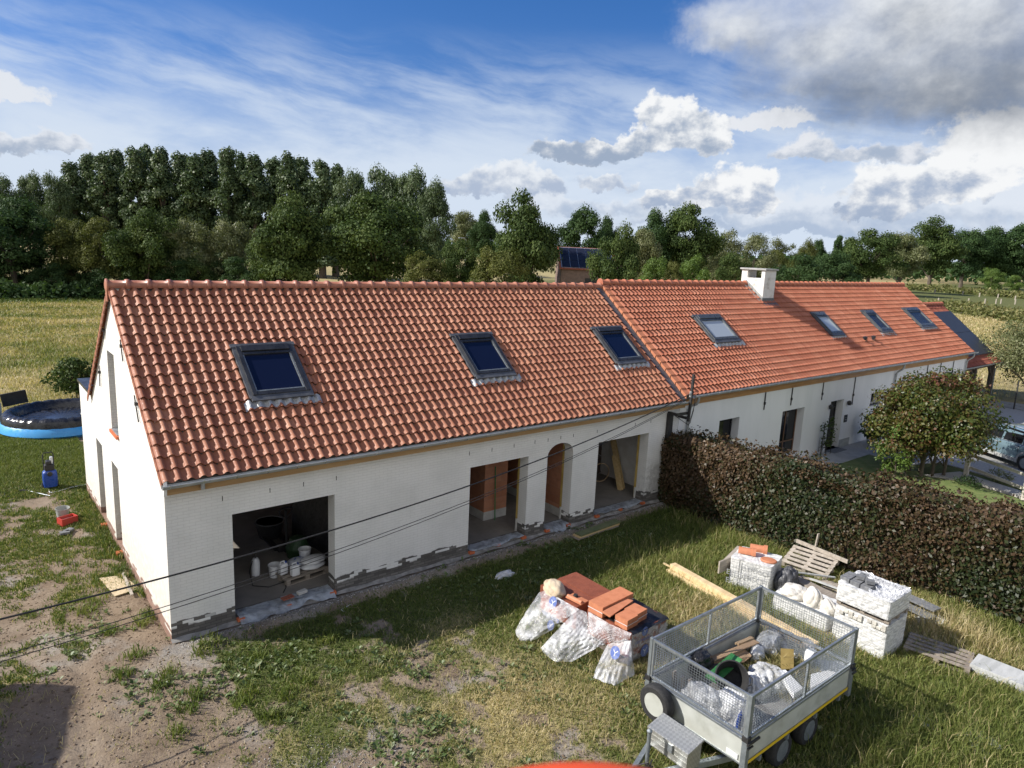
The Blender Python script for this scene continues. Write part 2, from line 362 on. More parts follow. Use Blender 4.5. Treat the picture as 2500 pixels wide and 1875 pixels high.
def terra():
    m, n, p = mat('hollow_clay_block'); sp(p, .8, 0, .2); s = n.n('ShaderNodeSeparateXYZ'); g = n.n('ShaderNodeNewGeometry'); n.L(g.outputs['Position'], s.inputs[0])
    uv = n.comb(n.m('ADD', s.outputs[0], s.outputs[1]), s.outputs[2]); br = n.n('ShaderNodeTexBrick'); n.L(uv, br.inputs['Vector'])
    for k, v in (('Scale', 1.0), ('Mortar Size', .006), ('Brick Width', .5), ('Row Height', .249)): br.inputs[k].default_value = v
    br.inputs['Color1'].default_value = (.44, .19, .105, 1); br.inputs['Color2'].default_value = (.54, .26, .155, 1); br.inputs['Mortar'].default_value = (.40, .22, .15, 1)
    c = n.mix(n.ss(n.noise(uv, 6, 5), .4, .75, 0, .5), br.outputs[0], (.36, .15, .09)); n.L(c, p.inputs['Base Color']); return m
M_terra = terra()
M_block = PM('pale_base_block', (.55, .54, .50), (.45, .44, .41), 5, .85)
M_screed = PM('grey_screed', (.235, .215, .19), (.18, .165, .148), 1.5, .85, bump=.15)
M_oldbrick = PM('old_brick', (.10, .07, .055), (.30, .27, .24), 3, .9, bump=.4, bsc=12, lo=.5, hi=.62)
M_zinc = PM('zinc', (.44, .455, .445), (.34, .355, .35), 3, .45, .3)
M_zincl = PM('zinc_bright', (.62, .65, .67), (.5, .53, .55), 3, .35, .7)
M_fascia = PM('fresh_fascia_wood', (.40, .25, .11), (.33, .195, .08), 2, .6, stretch=(.4, 6, 6))
M_fascia2 = PM('oiled_fascia_wood', (.46, .24, .085), (.33, .16, .055), 1.6, .5, stretch=(.5, 6, 6))
M_lead = PM('dark_lead', (.085, .09, .10), (.13, .135, .145), 4, .5, .2)
M_leadl = PM('pale_lead', (.50, .51, .51), (.36, .37, .38), 14, .45, .4, bump=.4, bsc=50)
M_anth = PM('anthracite_aluminium', (.035, .037, .042), (.05, .052, .058), 3, .35, .3)
M_wframe = PM('grey_window_frame', (.13, .14, .145), (.10, .11, .115), 3, .35, .4)
M_black = PM('black_iron', (.02, .02, .022), (.035, .033, .032), 8, .55)
M_rubber = PM('black_rubber', (.018, .018, .019), (.03, .03, .03), 20, .8)
M_gal = PM('galvanised_steel', (.40, .43, .45), (.31, .34, .36), 9, .42, .7)
M_gald = PM('dull_galvanised_steel', (.21, .235, .25), (.27, .30, .315), 9, .5, .5)
M_alu = PM('anodised_aluminium', (.60, .62, .575), (.46, .475, .42), 2.2, .45, .3, det=8, lo=.42, hi=.75)
M_wood = PM('yellow_spruce', (.66, .49, .25), (.54, .375, .17), 2.0, .65, stretch=(.5, 5, 5))
M_woodp = PM('pale_pine', (.72, .57, .34), (.60, .44, .235), 2.0, .65, stretch=(.5, 5, 5))
M_woodg = PM('weathered_wood', (.33, .285, .235), (.235, .20, .165), 3, .85, bump=.3, bsc=30, stretch=(.5, 4, 4))
M_woodgl = PM('pale_weathered_wood', (.45, .40, .34), (.33, .29, .24), 3, .85, bump=.3, bsc=30, stretch=(.5, 4, 4))
M_woodd = PM('dark_beam', (.06, .05, .042), (.10, .085, .07), 4, .8)
M_green = PM('green_painted_board', (.035, .20, .055), (.08, .25, .09), 7, .5)
M_cardb = PM('cardboard', (.45, .31, .19), (.37, .25, .15), 4, .85)
M_concrete = PM('concrete', (.42, .415, .40), (.33, .33, .315), 2.2, .85, bump=.3, bsc=40)
M_conc2 = PM('pale_grey_board', (.52, .53, .52), (.40, .41, .40), 2.2, .85, bump=.2, bsc=30, stretch=(.6, 3, 3))
M_stone = PM('grey_paver', (.13, .135, .145), (.20, .205, .21), 12, .85)
M_foam = PM('white_foam', (.82, .83, .83), (.72, .73, .74), 10, .8, bump=.2)
M_white = PM('white_plastic', (.75, .76, .77), (.66, .67, .69), 6, .4)
M_sack = PM('white_woven_sack', (.72, .69, .63), (.55, .52, .46), 7, .75, bump=.5, bsc=18)
M_bagblk = PM('black_bin_bag', (.012, .012, .014), (.03, .03, .034), 9, .22, bump=.8, bsc=14)
M_blue = PM('blue_plastic', (.02, .06, .30), (.025, .075, .34), 5, .35)
M_poolb = PM('light_blue_vinyl', (.075, .38, .78), (.065, .34, .72), 2, .35)
M_cover = PM('black_cover_sheet', (.016, .017, .02), (.035, .036, .04), 5, .22, bump=.8, bsc=7)
M_red = PM('red_plastic', (.50, .05, .035), (.42, .06, .05), 5, .5)
M_orange = PM('orange_clay_sill', (.60, .17, .06), (.5, .12, .05), 9, .7)
M_orangep = PM('orange_paint', (.62, .075, .02), (.55, .06, .02), 3, .45)
M_greyp = PM('grey_plastic', (.40, .41, .40), (.30, .31, .30), 5, .6)
M_yellow = PM('yellow_tape', (.72, .50, .02), (.65, .44, .02), 5, .5)
M_yfoam = PM('yellow_insulation', (.62, .44, .13), (.5, .34, .09), 4, .8)
M_osb = PM('osb_board', (.56, .46, .31), (.42, .33, .20), 22, .8)
M_cloth = PM('beige_cloth', (.58, .48, .35), (.48, .38, .26), 6, .9)
M_skin = PM('tan_sole', (.5, .36, .22), (.42, .3, .18), 6, .8)
M_bark = PM('bark', (.085, .066, .05), (.13, .105, .08), 9, .95, bump=.6, bsc=14, stretch=(2, 2, .5))
M_post = PM('grey_fence_post', (.40, .36, .29), (.28, .25, .20), 6, .9)
M_railw = PM('silvered_rail', (.62, .58, .50), (.48, .44, .37), 4, .8, stretch=(3, 3, 3))
M_gravel = PM('pale_gravel', (.50, .48, .44), (.36, .345, .315), 30, .9, bump=.6, bsc=60)
M_pave = PM('grey_gravel_drive', (.37, .37, .365), (.29, .29, .29), 14, .9, bump=.4, bsc=50)
M_lawn = PM('short_lawn', (.10, .145, .035), (.16, .19, .06), 3, .9, bump=.5, bsc=60)
M_film = FILM('clear_film', (.74, .76, .78), .50)
M_filmw = FILM('white_film', (.84, .85, .85), .86, .28, 4)
M_filmg = FILM('blueish_sheet', (.44, .48, .52), .62, .3, 3)
def glass(name, c, rough=.05):
    m, n, p = mat(name); sp(p, rough, 0, .25); p.inputs['Base Color'].default_value = tuple(c)+(1,); p.inputs['Coat Weight'].default_value = .12; p.inputs['Coat Roughness'].default_value = .03; return m
M_glassd = glass('dark_blue_glass', (.008, .012, .035))
M_glassp = glass('pale_blind_glass', (.40, .45, .50), .12)  # pale pane colour used in the farmhouse roof windows
M_glassk = glass('black_glass', (.01, .011, .013))
def solar():
    m, n, p = mat('solar_panel'); sp(p, .45, 0, .3); t = n.n('ShaderNodeTexCoord'); p.inputs['Base Color'].default_value = (.05, .052, .06, 1); return m
M_solar = solar()
def carpaint():
    m, n, p = mat('blue_grey_car_paint'); sp(p, .3, .55, .5); p.inputs['Base Color'].default_value = (.22, .33, .38, 1); p.inputs['Coat Weight'].default_value = .8; p.inputs['Coat Roughness'].default_value = .06; return m
M_car = carpaint()

# ------------------------------------------------------------------ ground: one sheet to the horizon
def house_d(x, y):
    dx = np.maximum(np.maximum(-x, x-41.4), 0); dy = np.maximum(np.maximum(-y, y-10.5), 0); return np.hypot(dx, dy)
def gh(x, y):
    x = np.asarray(x, float); y = np.asarray(y, float)
    far = sst(np.hypot(x-5, y), 25, 45)
    h = (fbm(x*.7, y*.7, 3, 3)-.5)*.13+(fbm(x*3.5, y*3.5, 5, 3)-.5)*.055*(1-far)
    ruts = -.05*np.exp(-((x+1.55-.12*y)/.16)**2)*sst(y, 1.5, .6)*sst(y, -4.5, -3)
    pile = .10*np.exp(-((y+.42)/.22)**2)*sst(x, -.1, .6)*sst(x, 15.3, 14.2)*(.35+fbm(x*1.8, y*2, 21))
    hd = house_d(x, y)
    trk = .022*np.sin(2*np.pi*(x*.95+y*.35)/.36)*np.exp(-(((x+2.1)/.7)**2+((y-.9)/1.2)**4))*(.5+fbm(x*2, y*2, 9))
    return (h+ruts+trk)*sst(hd, .15, 1.1)+pile*sst(hd, .1, .3)-.035*sst(hd, .05, -.01)
def masks(x, y):
    """grass cover 0..1 and dryness 0..1 at a place"""
    x = np.asarray(x, float); y = np.asarray(y, float)
    n1 = fbm(x*.5, y*.5, 11, 4); n2 = fbm(x*1.6, y*1.6, 12, 4); n3 = fbm(x*.16, y*.3, 13, 4)
    base = np.full(x.shape, .58)
    base = base+.62*sst(x, 4.4, 7.2)                                       # lush towards the hedge
    base = np.where(x < .6, .30+.20*sst(y, 3.0, 6.5), base)                  # churned-up soil round the gable
    base = base+.30*sst(y, 10.5, 13)*(x < .6)                              # lawn in front of the pool
    base = base+.16*np.exp(-(((x-1.7)/1.3)**2+((y+2.5)/.9)**2))+.22*np.exp(-(((x+.1)/.4)**2+((y-7)/4)**2))
    base = base-.22*np.exp(-(((x-1.9)/1.3)**2+((y+5.6)/.8)**2))-.1*np.exp(-(((x-3.6)/1.4)**2+((y+6.9)/1.6)**2))-.24*np.exp(-(((x+1.2)/1.5)**2+((y+1.4)/1.8)**2))
    base = base-.18*np.exp(-(((x-4.0)/.9)**2+((y+3.6)/.7)**2))
    base = base+.06*sst(y, -2.9, -2.2)*(y < 0)*(x > .3)*sst(x, 13.5, 10)
    n4 = fbm(x*4.2, y*4.2, 14, 3); g = sst(base+(n1-.5)*.75+(n2-.5)*.65+(n4-.5)*.75, .22, .74)
    g = g*np.where((x > -.4) & (y < .5), sst(house_d(x, y), .38, .70+.4*n2), 1)
    g = np.where(y > 18, 1.0, g)
    dry = .16+.55*sst(n1, .45, .75)-.5*np.exp(-((y+1.4)/1.1)**4)*(x > .6)*(x < 15)  # less straw along the front wall, to darken the house shadow strip
    dry = dry+.55*np.exp(-(((x-4.6)/2.0)**2+((y+5.6)/2.1)**2))+.42*np.exp(-(((x-13.6)/1.6)**2+((y+8.7)/1.6)**2))
    dry = dry+.25*np.exp(-(((x-10)/2.)**2+((y+4.8)/1.4)**2))-.3*np.exp(-(((x-9.5)/2.4)**2+((y+11)/1.6)**2))
    fld = .74+1.2*(n3-.5)+.45*(n1-.5)+.5*(fbm(x*.06, y*.25, 31, 3)-.5)
    dry = np.where(y > 19, fld, dry); dry = np.where((y > 76) & (y < 110) & (x < 45), .02, dry)
    dr = np.hypot(x-CAM[0], y-CAM[1])
    dry = np.where((x > 42) & (y < 120), np.where(dr < 150, .80+.5*(n1-.5), .25+.3*(n3-.5)), dry)
    dry = np.where((x > 16) & (x < 43) & (y < 0), .15, dry)
    return np.clip(g, 0, 1), np.clip(dry, 0, 1)
def axis(a, b, st, lo, hi):
    fine = list(np.arange(a, b, st)); out = []
    q = a; d = st
    while q > lo: d *= 1.22; q -= d; out.append(max(q, lo))
    out = out[::-1]+fine; q = fine[-1]; d = st
    while q < hi: d *= 1.22; q += d; out.append(min(q, hi))
    return np.array(out)
gx = axis(-4.6, 18, .09, -1800, 2600); gy = axis(-12.5, 20, .10, -900, 2600)
X, Y = np.meshgrid(gx, gy, indexing='ij'); Z = gh(X, Y)
nx, ny = X.shape; idx = np.arange(nx*ny).reshape(nx, ny)
gf = np.stack([idx[:-1, :-1], idx[1:, :-1], idx[1:, 1:], idx[:-1, 1:]], -1).reshape(-1, 4)
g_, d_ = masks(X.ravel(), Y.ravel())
rub = (.8*np.exp(-((Y+.30)/.22)**2)*((X > -.2) & (X < 16) & (Y < .3))).ravel()+.75*np.exp(-(((X-.2)/.9)**2+((Y+5.2)/.55)**2)).ravel()
def ground_mat():
    m, n, p = mat('yard_soil_and_turf'); sp(p, .95, 0, .15); t = n.n('ShaderNodeTexCoord'); o = n.n('ShaderNodeNewGeometry').outputs['Position']
    A = {k: n.n('ShaderNodeAttribute', attribute_name=k).outputs['Fac'] for k in ('g', 'dry', 'rub')}
    nf = n.noise(o, 14, 6, .65); nm = n.noise(o, 2.2, 5, .6); nl = n.noise(o, .35, 4, .6); ng = n.noise(o, 70, 3, .6)
    soil = n.mix(n.ss(nm, .3, .7), (.265, .205, .147), (.195, .145, .10))
    soil = n.mix(n.ss(nl, .45, .65, 0, .6), soil, (.31, .255, .195)); soil = n.mix(n.ss(n.noise(o, .9, 5, .6), .50, .68, 0, .75), soil, (.165, .12, .082)); soil = n.mix(n.ss(nf, .5, .75, 0, .6), soil, (.135, .098, .068))
    gv = n.m('MULTIPLY', n.ss(n.noise(o, .55, 5, .65), .50, .66), n.ss(n.noise(o, 55, 3, .7), .35, .6, .35, 1.0)); soil = n.mix(n.m('MULTIPLY', gv, .75), soil, (.36, .345, .315)); soil = n.mix(n.ss(n.noise(o, 28, 4, .7), .58, .74, 0, .7), soil, (.10, .072, .05)); soil = n.mix(n.ss(ng, .60, .72, 0, .5), soil, (.46, .43, .38))
    turf = n.mix(n.ss(nf, .3, .7), (.085, .105, .030), (.14, .155, .055)); turf = n.mix(n.ss(nm, .4, .7, 0, .5), turf, (.085, .075, .038))
    straw = n.mix(n.ss(nf, .3, .7), (.46, .37, .19), (.33, .275, .135)); straw = n.mix(n.ss(nl, .35, .7, 0, .45), straw, (.22, .22, .09))
    gr = n.mix(n.ss(n.m('ADD', A['dry'], n.m('MULTIPLY', n.m('SUBTRACT', nf, .5), .7)), .2, .75), turf, straw)
    k = n.ss(n.m('ADD', A['g'], n.m('MULTIPLY', n.m('SUBTRACT', nf, .5), .9)), .3, .75)
    c = n.mix(k, soil, gr)
    c = n.mix(n.m('MULTIPLY', A['rub'], n.ss(nf, .3, .6, .4, 1.0)), c, n.mix(n.ss(ng, .4, .62), (.15, .14, .125), (.36, .345, .32)))
    n.L(c, p.inputs['Base Color'])
    b = n.n('ShaderNodeBump'); b.inputs['Strength'].default_value = .9; b.inputs['Distance'].default_value = .035
    n.L(n.m('ADD', n.m('MULTIPLY', nf, 1.0), n.m('MULTIPLY', ng, .35)), b.inputs['Height']); n.L(b.outputs[0], p.inputs['Normal']); return m
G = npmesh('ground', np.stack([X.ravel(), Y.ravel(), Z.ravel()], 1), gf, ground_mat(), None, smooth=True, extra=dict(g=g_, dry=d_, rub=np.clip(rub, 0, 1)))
tag(G, kind='structure')
def patch(name, pts, z, m, th=.03):
    o = MB().prism([tuple(p[:2]) for p in pts], 'z', z-th, z).build(name, m); return tag(o, kind='structure')
def plane_patch(name, x0, x1, y0, y1, z, m):
    return tag(MB().box(x0, x1, y0, y1, z-.05, z).build(name, m), kind='structure')
patch('driveway', [(27.5, -3.0), (29.0, -3.5), (28.9, -4.4), (28.2, -7.0), (27.2, -9.5), (30, -14), (50, -12), (48, .2), (44.8, .3), (42.0, -.05), (27.5, -.05)], .045, M_pave, .3)
patch('gravel_bed', [(26.4, -3.9), (28.25, -4.55), (27.5, -7.2), (26.3, -9.8), (25.6, -9.6), (26.9, -6.8), (27.2, -5.2)], .06, M_gravel, .3)
patch('front_lawn', [(16.8, -.2), (27.4, -.2), (27.4, -3.2), (26.3, -4.2), (26.9, -5.2), (26.6, -6.8), (25.5, -9.8), (16.8, -12)], .035, M_lawn, .3)
patch('garden_path', [(16.8, -.12), (27.5, -.12), (27.5, -1.3), (16.8, -1.3)], .05, M_concrete, .3)

# ------------------------------------------------------------------ the renovated house (nearest)
SL = .8014
def zr(y): return 3.42+SL*(min(y, 8-y)+.24)
H1 = thing('brick_house', 'long white-painted brick house under renovation, empty window openings and brownish tiled roof', 'house', (0, 0, 0))
L1 = 15.74
def strips(mb, ax, edges, ops, top, t0, t1, arch=None):
    """A wall cut into upright strips so that its openings stay open. ops: (a0,a1,z0,z1)"""
    E = sorted(set(edges)); pax = 'y' if ax == 'x' else 'x'
    for a, b in zip(E[:-1], E[1:]):
        segs = [(-.3, None)]
        o = [q for q in ops if q[0] <= a+1e-6 and q[1] >= b-1e-6]
        if not o: mb.prism([(a, -.3), (b, -.3), (b, top(b)), (a, top(a))], pax, t0, t1); continue
        o = sorted(o, key=lambda q: q[2]); z = -.3
        for q in o:
            if q[2] > z: mb.prism([(a, z), (b, z), (b, q[2]), (a, q[2])], pax, t0, t1)
            z = q[3]
        if arch and o[0] is arch:
            n = 12; w = (b-a)/2; c = (a+b)/2; rise = arch[4]
            arc = [(c-w*math.cos(math.pi*i/n), z+rise*math.sin(math.pi*i/n)**.9) for i in range(n+1)]
            mb.prism(arc+[(b, top(b)), (a, top(a))], pax, t0, t1)
        else: mb.prism([(a, z), (b, z), (b, top(b)), (a, top(a))], pax, t0, t1)
O1 = (1.25, 3.50, .14, 2.45); O2 = (7.25, 9.22, .14, 2.45); O3 = (9.93, 10.93, .14, 2.30, .36); O4 = (11.98, 14.28, .14, 2.45)
mb = MB(); tf = lambda a: 3.36
mb.prism([(0, 0), (.5, 0), (.5, .35), (.35, .35)], 'z', -.3, 3.36)
strips(mb, 'x', [.5, O1[0], O1[1], O2[0], O2[1], O3[0], O3[1], O4[0], O4[1], L1], [O1, O2, O3, O4], tf, 0, .35, O3)
mb.build('front_wall', M_front, H1)
# gable: two doors, one tall loft window
D1 = (6.93, 7.85, .12, 2.36); D2 = (4.78, 5.60, .12, 2.30); LW = (4.36, 5.22, 3.22, 5.20)
mb = MB(); mb.prism([(0, 0), (.35, .35), (.35, .5), (0, .5)], 'z', -.3, zr(0)-.02)
gt = lambda y: zr(y)-.02 if y < 8.18 else 3.48
strips(mb, 'y', [.5, LW[0], D2[0], LW[1], D2[1], 4.0, D1[0], D1[1], 8.18], [D1, D2, LW], gt, 0, .35)
mb.build('gable_wall', M_gable, H1)
mb = MB(); mb.box(0, .35, 8.18, 10.4, -.3, 3.5).box(.35, 9.0, 10.1, 10.4, -.3, 3.5); mb.build('extension_wall', M_gable, H1)
MB().box(.30, 9.0, 8.0, 10.1, 3.36, 3.44).build('flat_roof', M_black, H1)
mb = MB(); mb.box(-.04, .30, 8.28, 10.46, 3.503, 3.58).box(.30, 9.0, 10.12, 10.46, 3.503, 3.58); mb.build('roof_edge_trim', M_anth, H1)
MB().box(.35, L1, 8.0, 8.3, -.3, 3.36).build('rear_wall', M_front, H1)
MB().box(.35, L1, .35, 8.0, -.2, .12).build('floor_slab', M_screed, H1)
MB().box(.36, L1-.02, .36, 7.98, 2.62, 2.74).build('loft_floor', M_woodd, H1)
# roof: deck, tiles, ridge
def slab(y0, y1, x0, x1, dz, th=.08):
    a, b = zr(y0)+dz, zr(y1)+dz
    return MB().prism([(y0, a), (y1, b), (y1, b-th), (y0, a-th)], 'x', x0, x1)
slab(-.22, 4.0, .36, L1, -.012).build('roof_deck', M_woodd, H1); slab(8.22, 4.0, .36, L1, -.012).build('rear_roof_deck', M_woodd, H1)
def prof(u):
    u = u % 1.0
    return np.where(u < .6, .064*np.sin(np.pi*np.clip(u/.6, 0, 1))**.8, -.020*np.sin(np.pi*(u-.6)/.4))
def tile_slope(name, x0, nc, pitch, ye, ze, yr, zrr, nr, m, parent, k=8, seed=1, lift=.050):
    rg = np.random.default_rng(seed); n = nc*k+1
    u = np.arange(n)/k; xs = x0+u*pitch; h = prof(u)
    d = np.array([yr-ye, zrr-ze]); Ls = np.hypot(*d); d = d/Ls; nv = np.array([-d[1], d[0]])
    if nv[1] < 0: nv = -nv
    V = []; F = []; A = []; c = 0
    for i in range(nr):
        s0, s1 = Ls*i/nr, min(Ls*(i+1)/nr+.05, Ls); jit = (rg.random(nc+1)-.5)*.013
        jx = np.repeat(jit, k)[:n]
        for j, (s, off, hh) in enumerate(((s1, -.003, h), (s0-.004*(i > 0), lift, h), (s0-.004*(i > 0), lift, h), (s0-.004*(i > 0), lift-.015, h))):
            q = off+hh+(jx if j > 0 else 0)
            V.append(np.stack([xs+(0 if j == 0 else jx*.4), ye+d[0]*s+nv[0]*q, ze+d[1]*s+nv[1]*q], 1))
        a = np.arange(n-1)
        fl = nv[0] > 0
        for r0, r1 in ((0, 1), (2, 3)):
            p, q = c+r0*n, c+r1*n; ff = np.stack([p+a, q+a, q+a+1, p+a+1], 1)
            F.append(ff[:, ::-1] if fl else ff)
            A.append(np.repeat(np.clip(rg.normal(.5, .22, nc), 0, 1), k) if r0 == 0 else A[-1]*.8)
        c += 4*n
    return npmesh(name, np.concatenate(V), np.concatenate(F), m, parent, np.concatenate(A), smooth=True)
tile_slope('roof_tiles', -.08, 70, .2225, -.26, zr(-.26), 3.93, zr(3.93), 18, M_tile1, H1, 10, 1, .054)
tile_slope('rear_roof_tiles', -.08, 70, .2225, 8.26, zr(8.26), 4.07, zr(4.07), 18, M_tile1, H1, 5, 2)
# verge tiles: each course turns down over the gable
mb = MB()
for i in range(18):
    for sg in (0, 1):
        ya = -.26+4.19*i/18; yb = -.26+4.19*(i+1)/18+.03
        if sg: ya, yb = 8-ya, 8-yb
        za, zb = zr(ya), zr(yb)
        mb.prism([(ya, za+.052), (yb, zb+.02), (yb, zb-.10), (ya, za-.080)], 'x', -.098, -.072)
mb.build('verge_tiles', M_ridge1, H1)
def ridge(name, x0, x1, n, y, z, m, parent, r=.115):
    V = []; F = []; p = (x1-x0)/n; k = 12; c = 0
    for i in range(n):
        a = x0+i*p
        for dx, rr in ((0, r), (.80*p, r*.97), (.805*p, r*1.22), (.90*p, r*1.27), (1.02*p, r*1.2), (1.02*p, r*.9)):
            for j in range(k+1):
                q = math.radians(-28+236*j/k); V.append((a+dx, y+rr*math.cos(q)*1.05, z+rr*math.sin(q)))
        for s in range(5):
            for j in range(k):
                b = c+s*(k+1)+j; F.append((b, b+1, b+k+2, b+k+1))
        c += 6*(k+1)
    return npmesh(name, V, F, m, parent, smooth=True)
RZ = zr(4)+.02
ridge('ridge_tiles', -.09, L1-.02, 36, 4, RZ, M_ridge1, H1)
mb = MB(); mb.lathe([(.001, 0), (.155, 0), (.155, .035), (.10, .05), (.001, .05)], 20, Matrix.Translation((-.09, 4, RZ)) @ Matrix.Rotation(-math.pi/2, 4, 'Y'))
mb.prism([(3.88, RZ), (4.12, RZ), (4.07, RZ-.36), (3.93, RZ-.36)], 'x', -.125, -.10)
mb.build('ridge_end_cap', M_ridge1, H1, smooth=False, bevel=.006)
def gutter(name, x0, x1, y, z, parent, r=.075):
    mb = MB(); prf = [(y+r*math.cos(q), z+r*math.sin(q)) for q in [math.pi+math.pi*i/10 for i in range(11)]]
    inn = [(y+(r-.008)*math.cos(q), z+(r-.008)*math.sin(q)) for q in [math.pi+math.pi*i/10 for i in range(11)]][::-1]
    mb.prism(prf+inn, 'x', x0, x1); mb.tube([(x0, y-r, z), (x1, y-r, z)], .013, 8)
    g = mb.build(name, M_zinc, parent, smooth=False)
    n = int((x1-x0)/.62); b0 = None
    for i in range(n+1):
        m2 = MB(); a = x0+.1
        if b0 is not None:
            c = b0.copy(); COL.objects.link(c); c.parent = g; c.location.x = i*.62; continue
        m2.prism([(y+(r+.004)*math.cos(q), z+(r+.004)*math.sin(q)) for q in [math.pi+math.pi*j/10 for j in range(11)]]+[(y+r*.9*math.cos(q), z+r*.9*math.sin(q)) for q in [2*math.pi-math.pi*j/10 for j in range(11)]], 'x', a, a+.03)
        m2.box(a, a+.03, y-r-.018, y-r+.012, z-.006, z+.014)
        b0 = m2.build('gutter_bracket', M_zincl, g)
    return g
gutter('gutter', -.10, L1-.06, -.335, 3.40, H1)
MB().box(.0, L1-.05, -.26, -.225, 3.18, 3.33).build('fascia_board', M_fascia, H1)
MB().box(.0, L1-.05, -.225, -.003, 3.20, 3.225).build('soffit_board', M_fascia, H1)
mb = MB(); mb.prism([(-.003, 3.16), (-.003, 3.50), (-.30, 3.50), (-.30, 3.36), (-.24, 3.16)], 'x', -.06, -.003); mb.build('eave_end_plate', M_plaster, H1)
mb = MB(); mb.tube([(.62, -.34, 3.35), (.62, -.34, 3.22)], .04, 10); mb.build('gutter_outlet', M_zinc, H1)
# roof windows
def on_roof(x, y, dz=0.0):
    a = math.atan(SL); return Matrix.Translation((x, y, zr(y)+dz)) @ Matrix.Rotation(a, 4, 'X')
def roof_window(parent, x0, x1, y0, y1, dz, frm, pane, seed, label=None):
    DZ0 = DZ2 if parent.name == 'farmhouse' else 0.0
    cs = math.cos(math.atan(SL)); Lw = (y1-y0)/cs; w = x1-x0; T = on_roof(x0, y0, dz)
    mb = MB(); b = .095
    mb.box(0, b, 0, Lw, -.02, .105, T).box(w-b, w, 0, Lw, -.02, .105, T).box(b, w-b, 0, b*.9, -.02, .095, T).box(b, w-b, Lw-.17, Lw, -.02, .125, T)
    mb.box(b, w-b, Lw-.26, Lw-.19, .02, .10, T)
    f = mb.build('roof_window', frm, parent, bevel=.008)
    if label: f['label'] = label
    mb = MB(); mb.box(b-.01, w-b+.01, .09, Lw-.18, .03, .055, T); mb.build('pane', pane, f)
    mb = MB()
    for q0, q1 in ((b-.002, b+.03), (w-b-.03, w-b+.002)): mb.box(q0, q1, .11, Lw-.20, .056, .086, T)
    mb.box(b, w-b, .105, .135, .056, .082, T); mb.build('sash', M_gald, f)
    mb = MB(); mb.box(-.05, w+.05, -.14, .01, .03, .075, T).box(-.07, 0, -.05, Lw+.05, -.01, .055, T).box(w, w+.07, -.05, Lw+.05, -.01, .055, T).box(-.1, w+.1, Lw, Lw+.10, .0, .07, T)
    mb.build('flashing', M_lead, f)
    xx0 = x0-.22; ww = w+.44; mb = MB()
    def ap(u, v):
        xx = xx0+u*ww; h = float(prof(np.array((xx-(15.93 if DZ0 else -.08))/.2225)))*1.05
        s = -.10-.17*v-.02*math.sin(xx*37+seed)-(0.05*v if u < .08 or u > .92 else 0)
        return T @ Vector((xx-x0, s, .098-dz+DZ0+h*.75-.022*v+.004*math.sin(xx*61)))
    mb.grid(ap, int(ww/.2225*10), 4); mb.build('lead_apron', M_leadl, f)
    return f
roof_window(H1, 2.10, 3.40, 1.10, 2.24, .105, M_anth, M_glassd, 1)
roof_window(H1, 8.12, 9.40, 1.10, 2.24, .105, M_anth, M_glassd, 2)
roof_window(H1, 13.72, 14.98, 1.10, 2.24, .105, M_anth, M_glassd, 3)
# wall anchors on the gable (photo positions carried to the wall plane)
for (a, b) in (((890, 280), (885, 345)), ((855, 515), (850, 585)), ((985, 595), (1008, 770)), ((815, 805), (820, 970)), ((1100, 1045), (1135, 1260))):
    p = PG(a[0]/3.318, 650+a[1]/3.318); q = PG(b[0]/3.318, 650+b[1]/3.318); m_ = (p+q)/2
    mb = MB(); mb.bar((-.03, p[1], p[2]), (-.03, q[1], q[2]), .035, .02, (1, 0, 0)); mb.cbox((-.035, m_[1], m_[2]+.1), (.05, .07, .07)); mb.build('wall_anchor', M_black, H1)
# concrete lintels over the gable openings, clay sills and weep vents
for o, h in ((LW, .16), (D1, .14), (D2, .14)):
    MB().box(-.004, .05, o[0]-.10, o[1]+.10, o[3], o[3]+h).build('lintel', M_reveal, H1)
MB().box(-.06, .20, LW[0]-.02, LW[1]+.02, LW[2]-.07, LW[2]).build('window_sill', M_orange, H1)
MB().box(-.02, .30, LW[0]+.10, LW[1], LW[2], LW[2]+.012).build('sill_film', M_filmg, H1)
for px, py in ((484, 1161), (543, 1217), (659, 1197), (741, 1182), (821, 1167), (1146, 1107), (1201, 1098), (1255, 1088), (1306, 1079), (1338, 1074), (1369, 1068), (1400, 1063), (1458, 1053), (1551, 1036), (1589, 1029)):
    p = PF(px, py); MB().box(p[0]-.007, p[0]+.007, -.006, .01, p[2]-.05, p[2]+.05).build('weep_vent', M_black, H1)
# concrete footing strip and film trays in the openings
mb = MB()
def foot(u, v): x = -.02+u*15.7; return (x, -.004-.10*v-.02*math.sin(x*3)*v, .07-.05*v+.012*math.sin(x*7+v*2))
mb.grid(foot, 120, 3); mb.build('mortar_footing', PM('dark_mortar', (.20, .19, .175), (.34, .325, .30), 5, .9, bump=.3, bsc=20), H1)
# inner walls of hollow clay block on a pale base course
def inner(x0, x1, y0, y1, h=2.62):
    w = MB().box(x0, x1, y0, y1, .38, h).build('inner_wall', M_terra, H1); MB().box(x0-.004, x1+.004, y0-.004, y1+.004, .12, .379).build('base_course', M_block, w)
inner(5.1, 5.25, 2.2, 8.0); inner(5.25, 8.1, 4.6, 4.75); inner(8.88, 9.72, 1.50, 1.65); inner(8.88, 9.03, 1.654, 3.6); inner(10.3, 10.5, 3.8, 4.0)
inner(11.02, 11.16, .355, 4.8); inner(10.98, 11.0, .355, .36)
MB().box(15.2, 15.35, .36, 7.9, .12, 2.6).build('white_party_wall', M_reveal, H1)
MB().box(11.16, 15.2, 2.85, 3.0, .12, 2.6).build('old_brick_wall', M_oldbrick, H1)
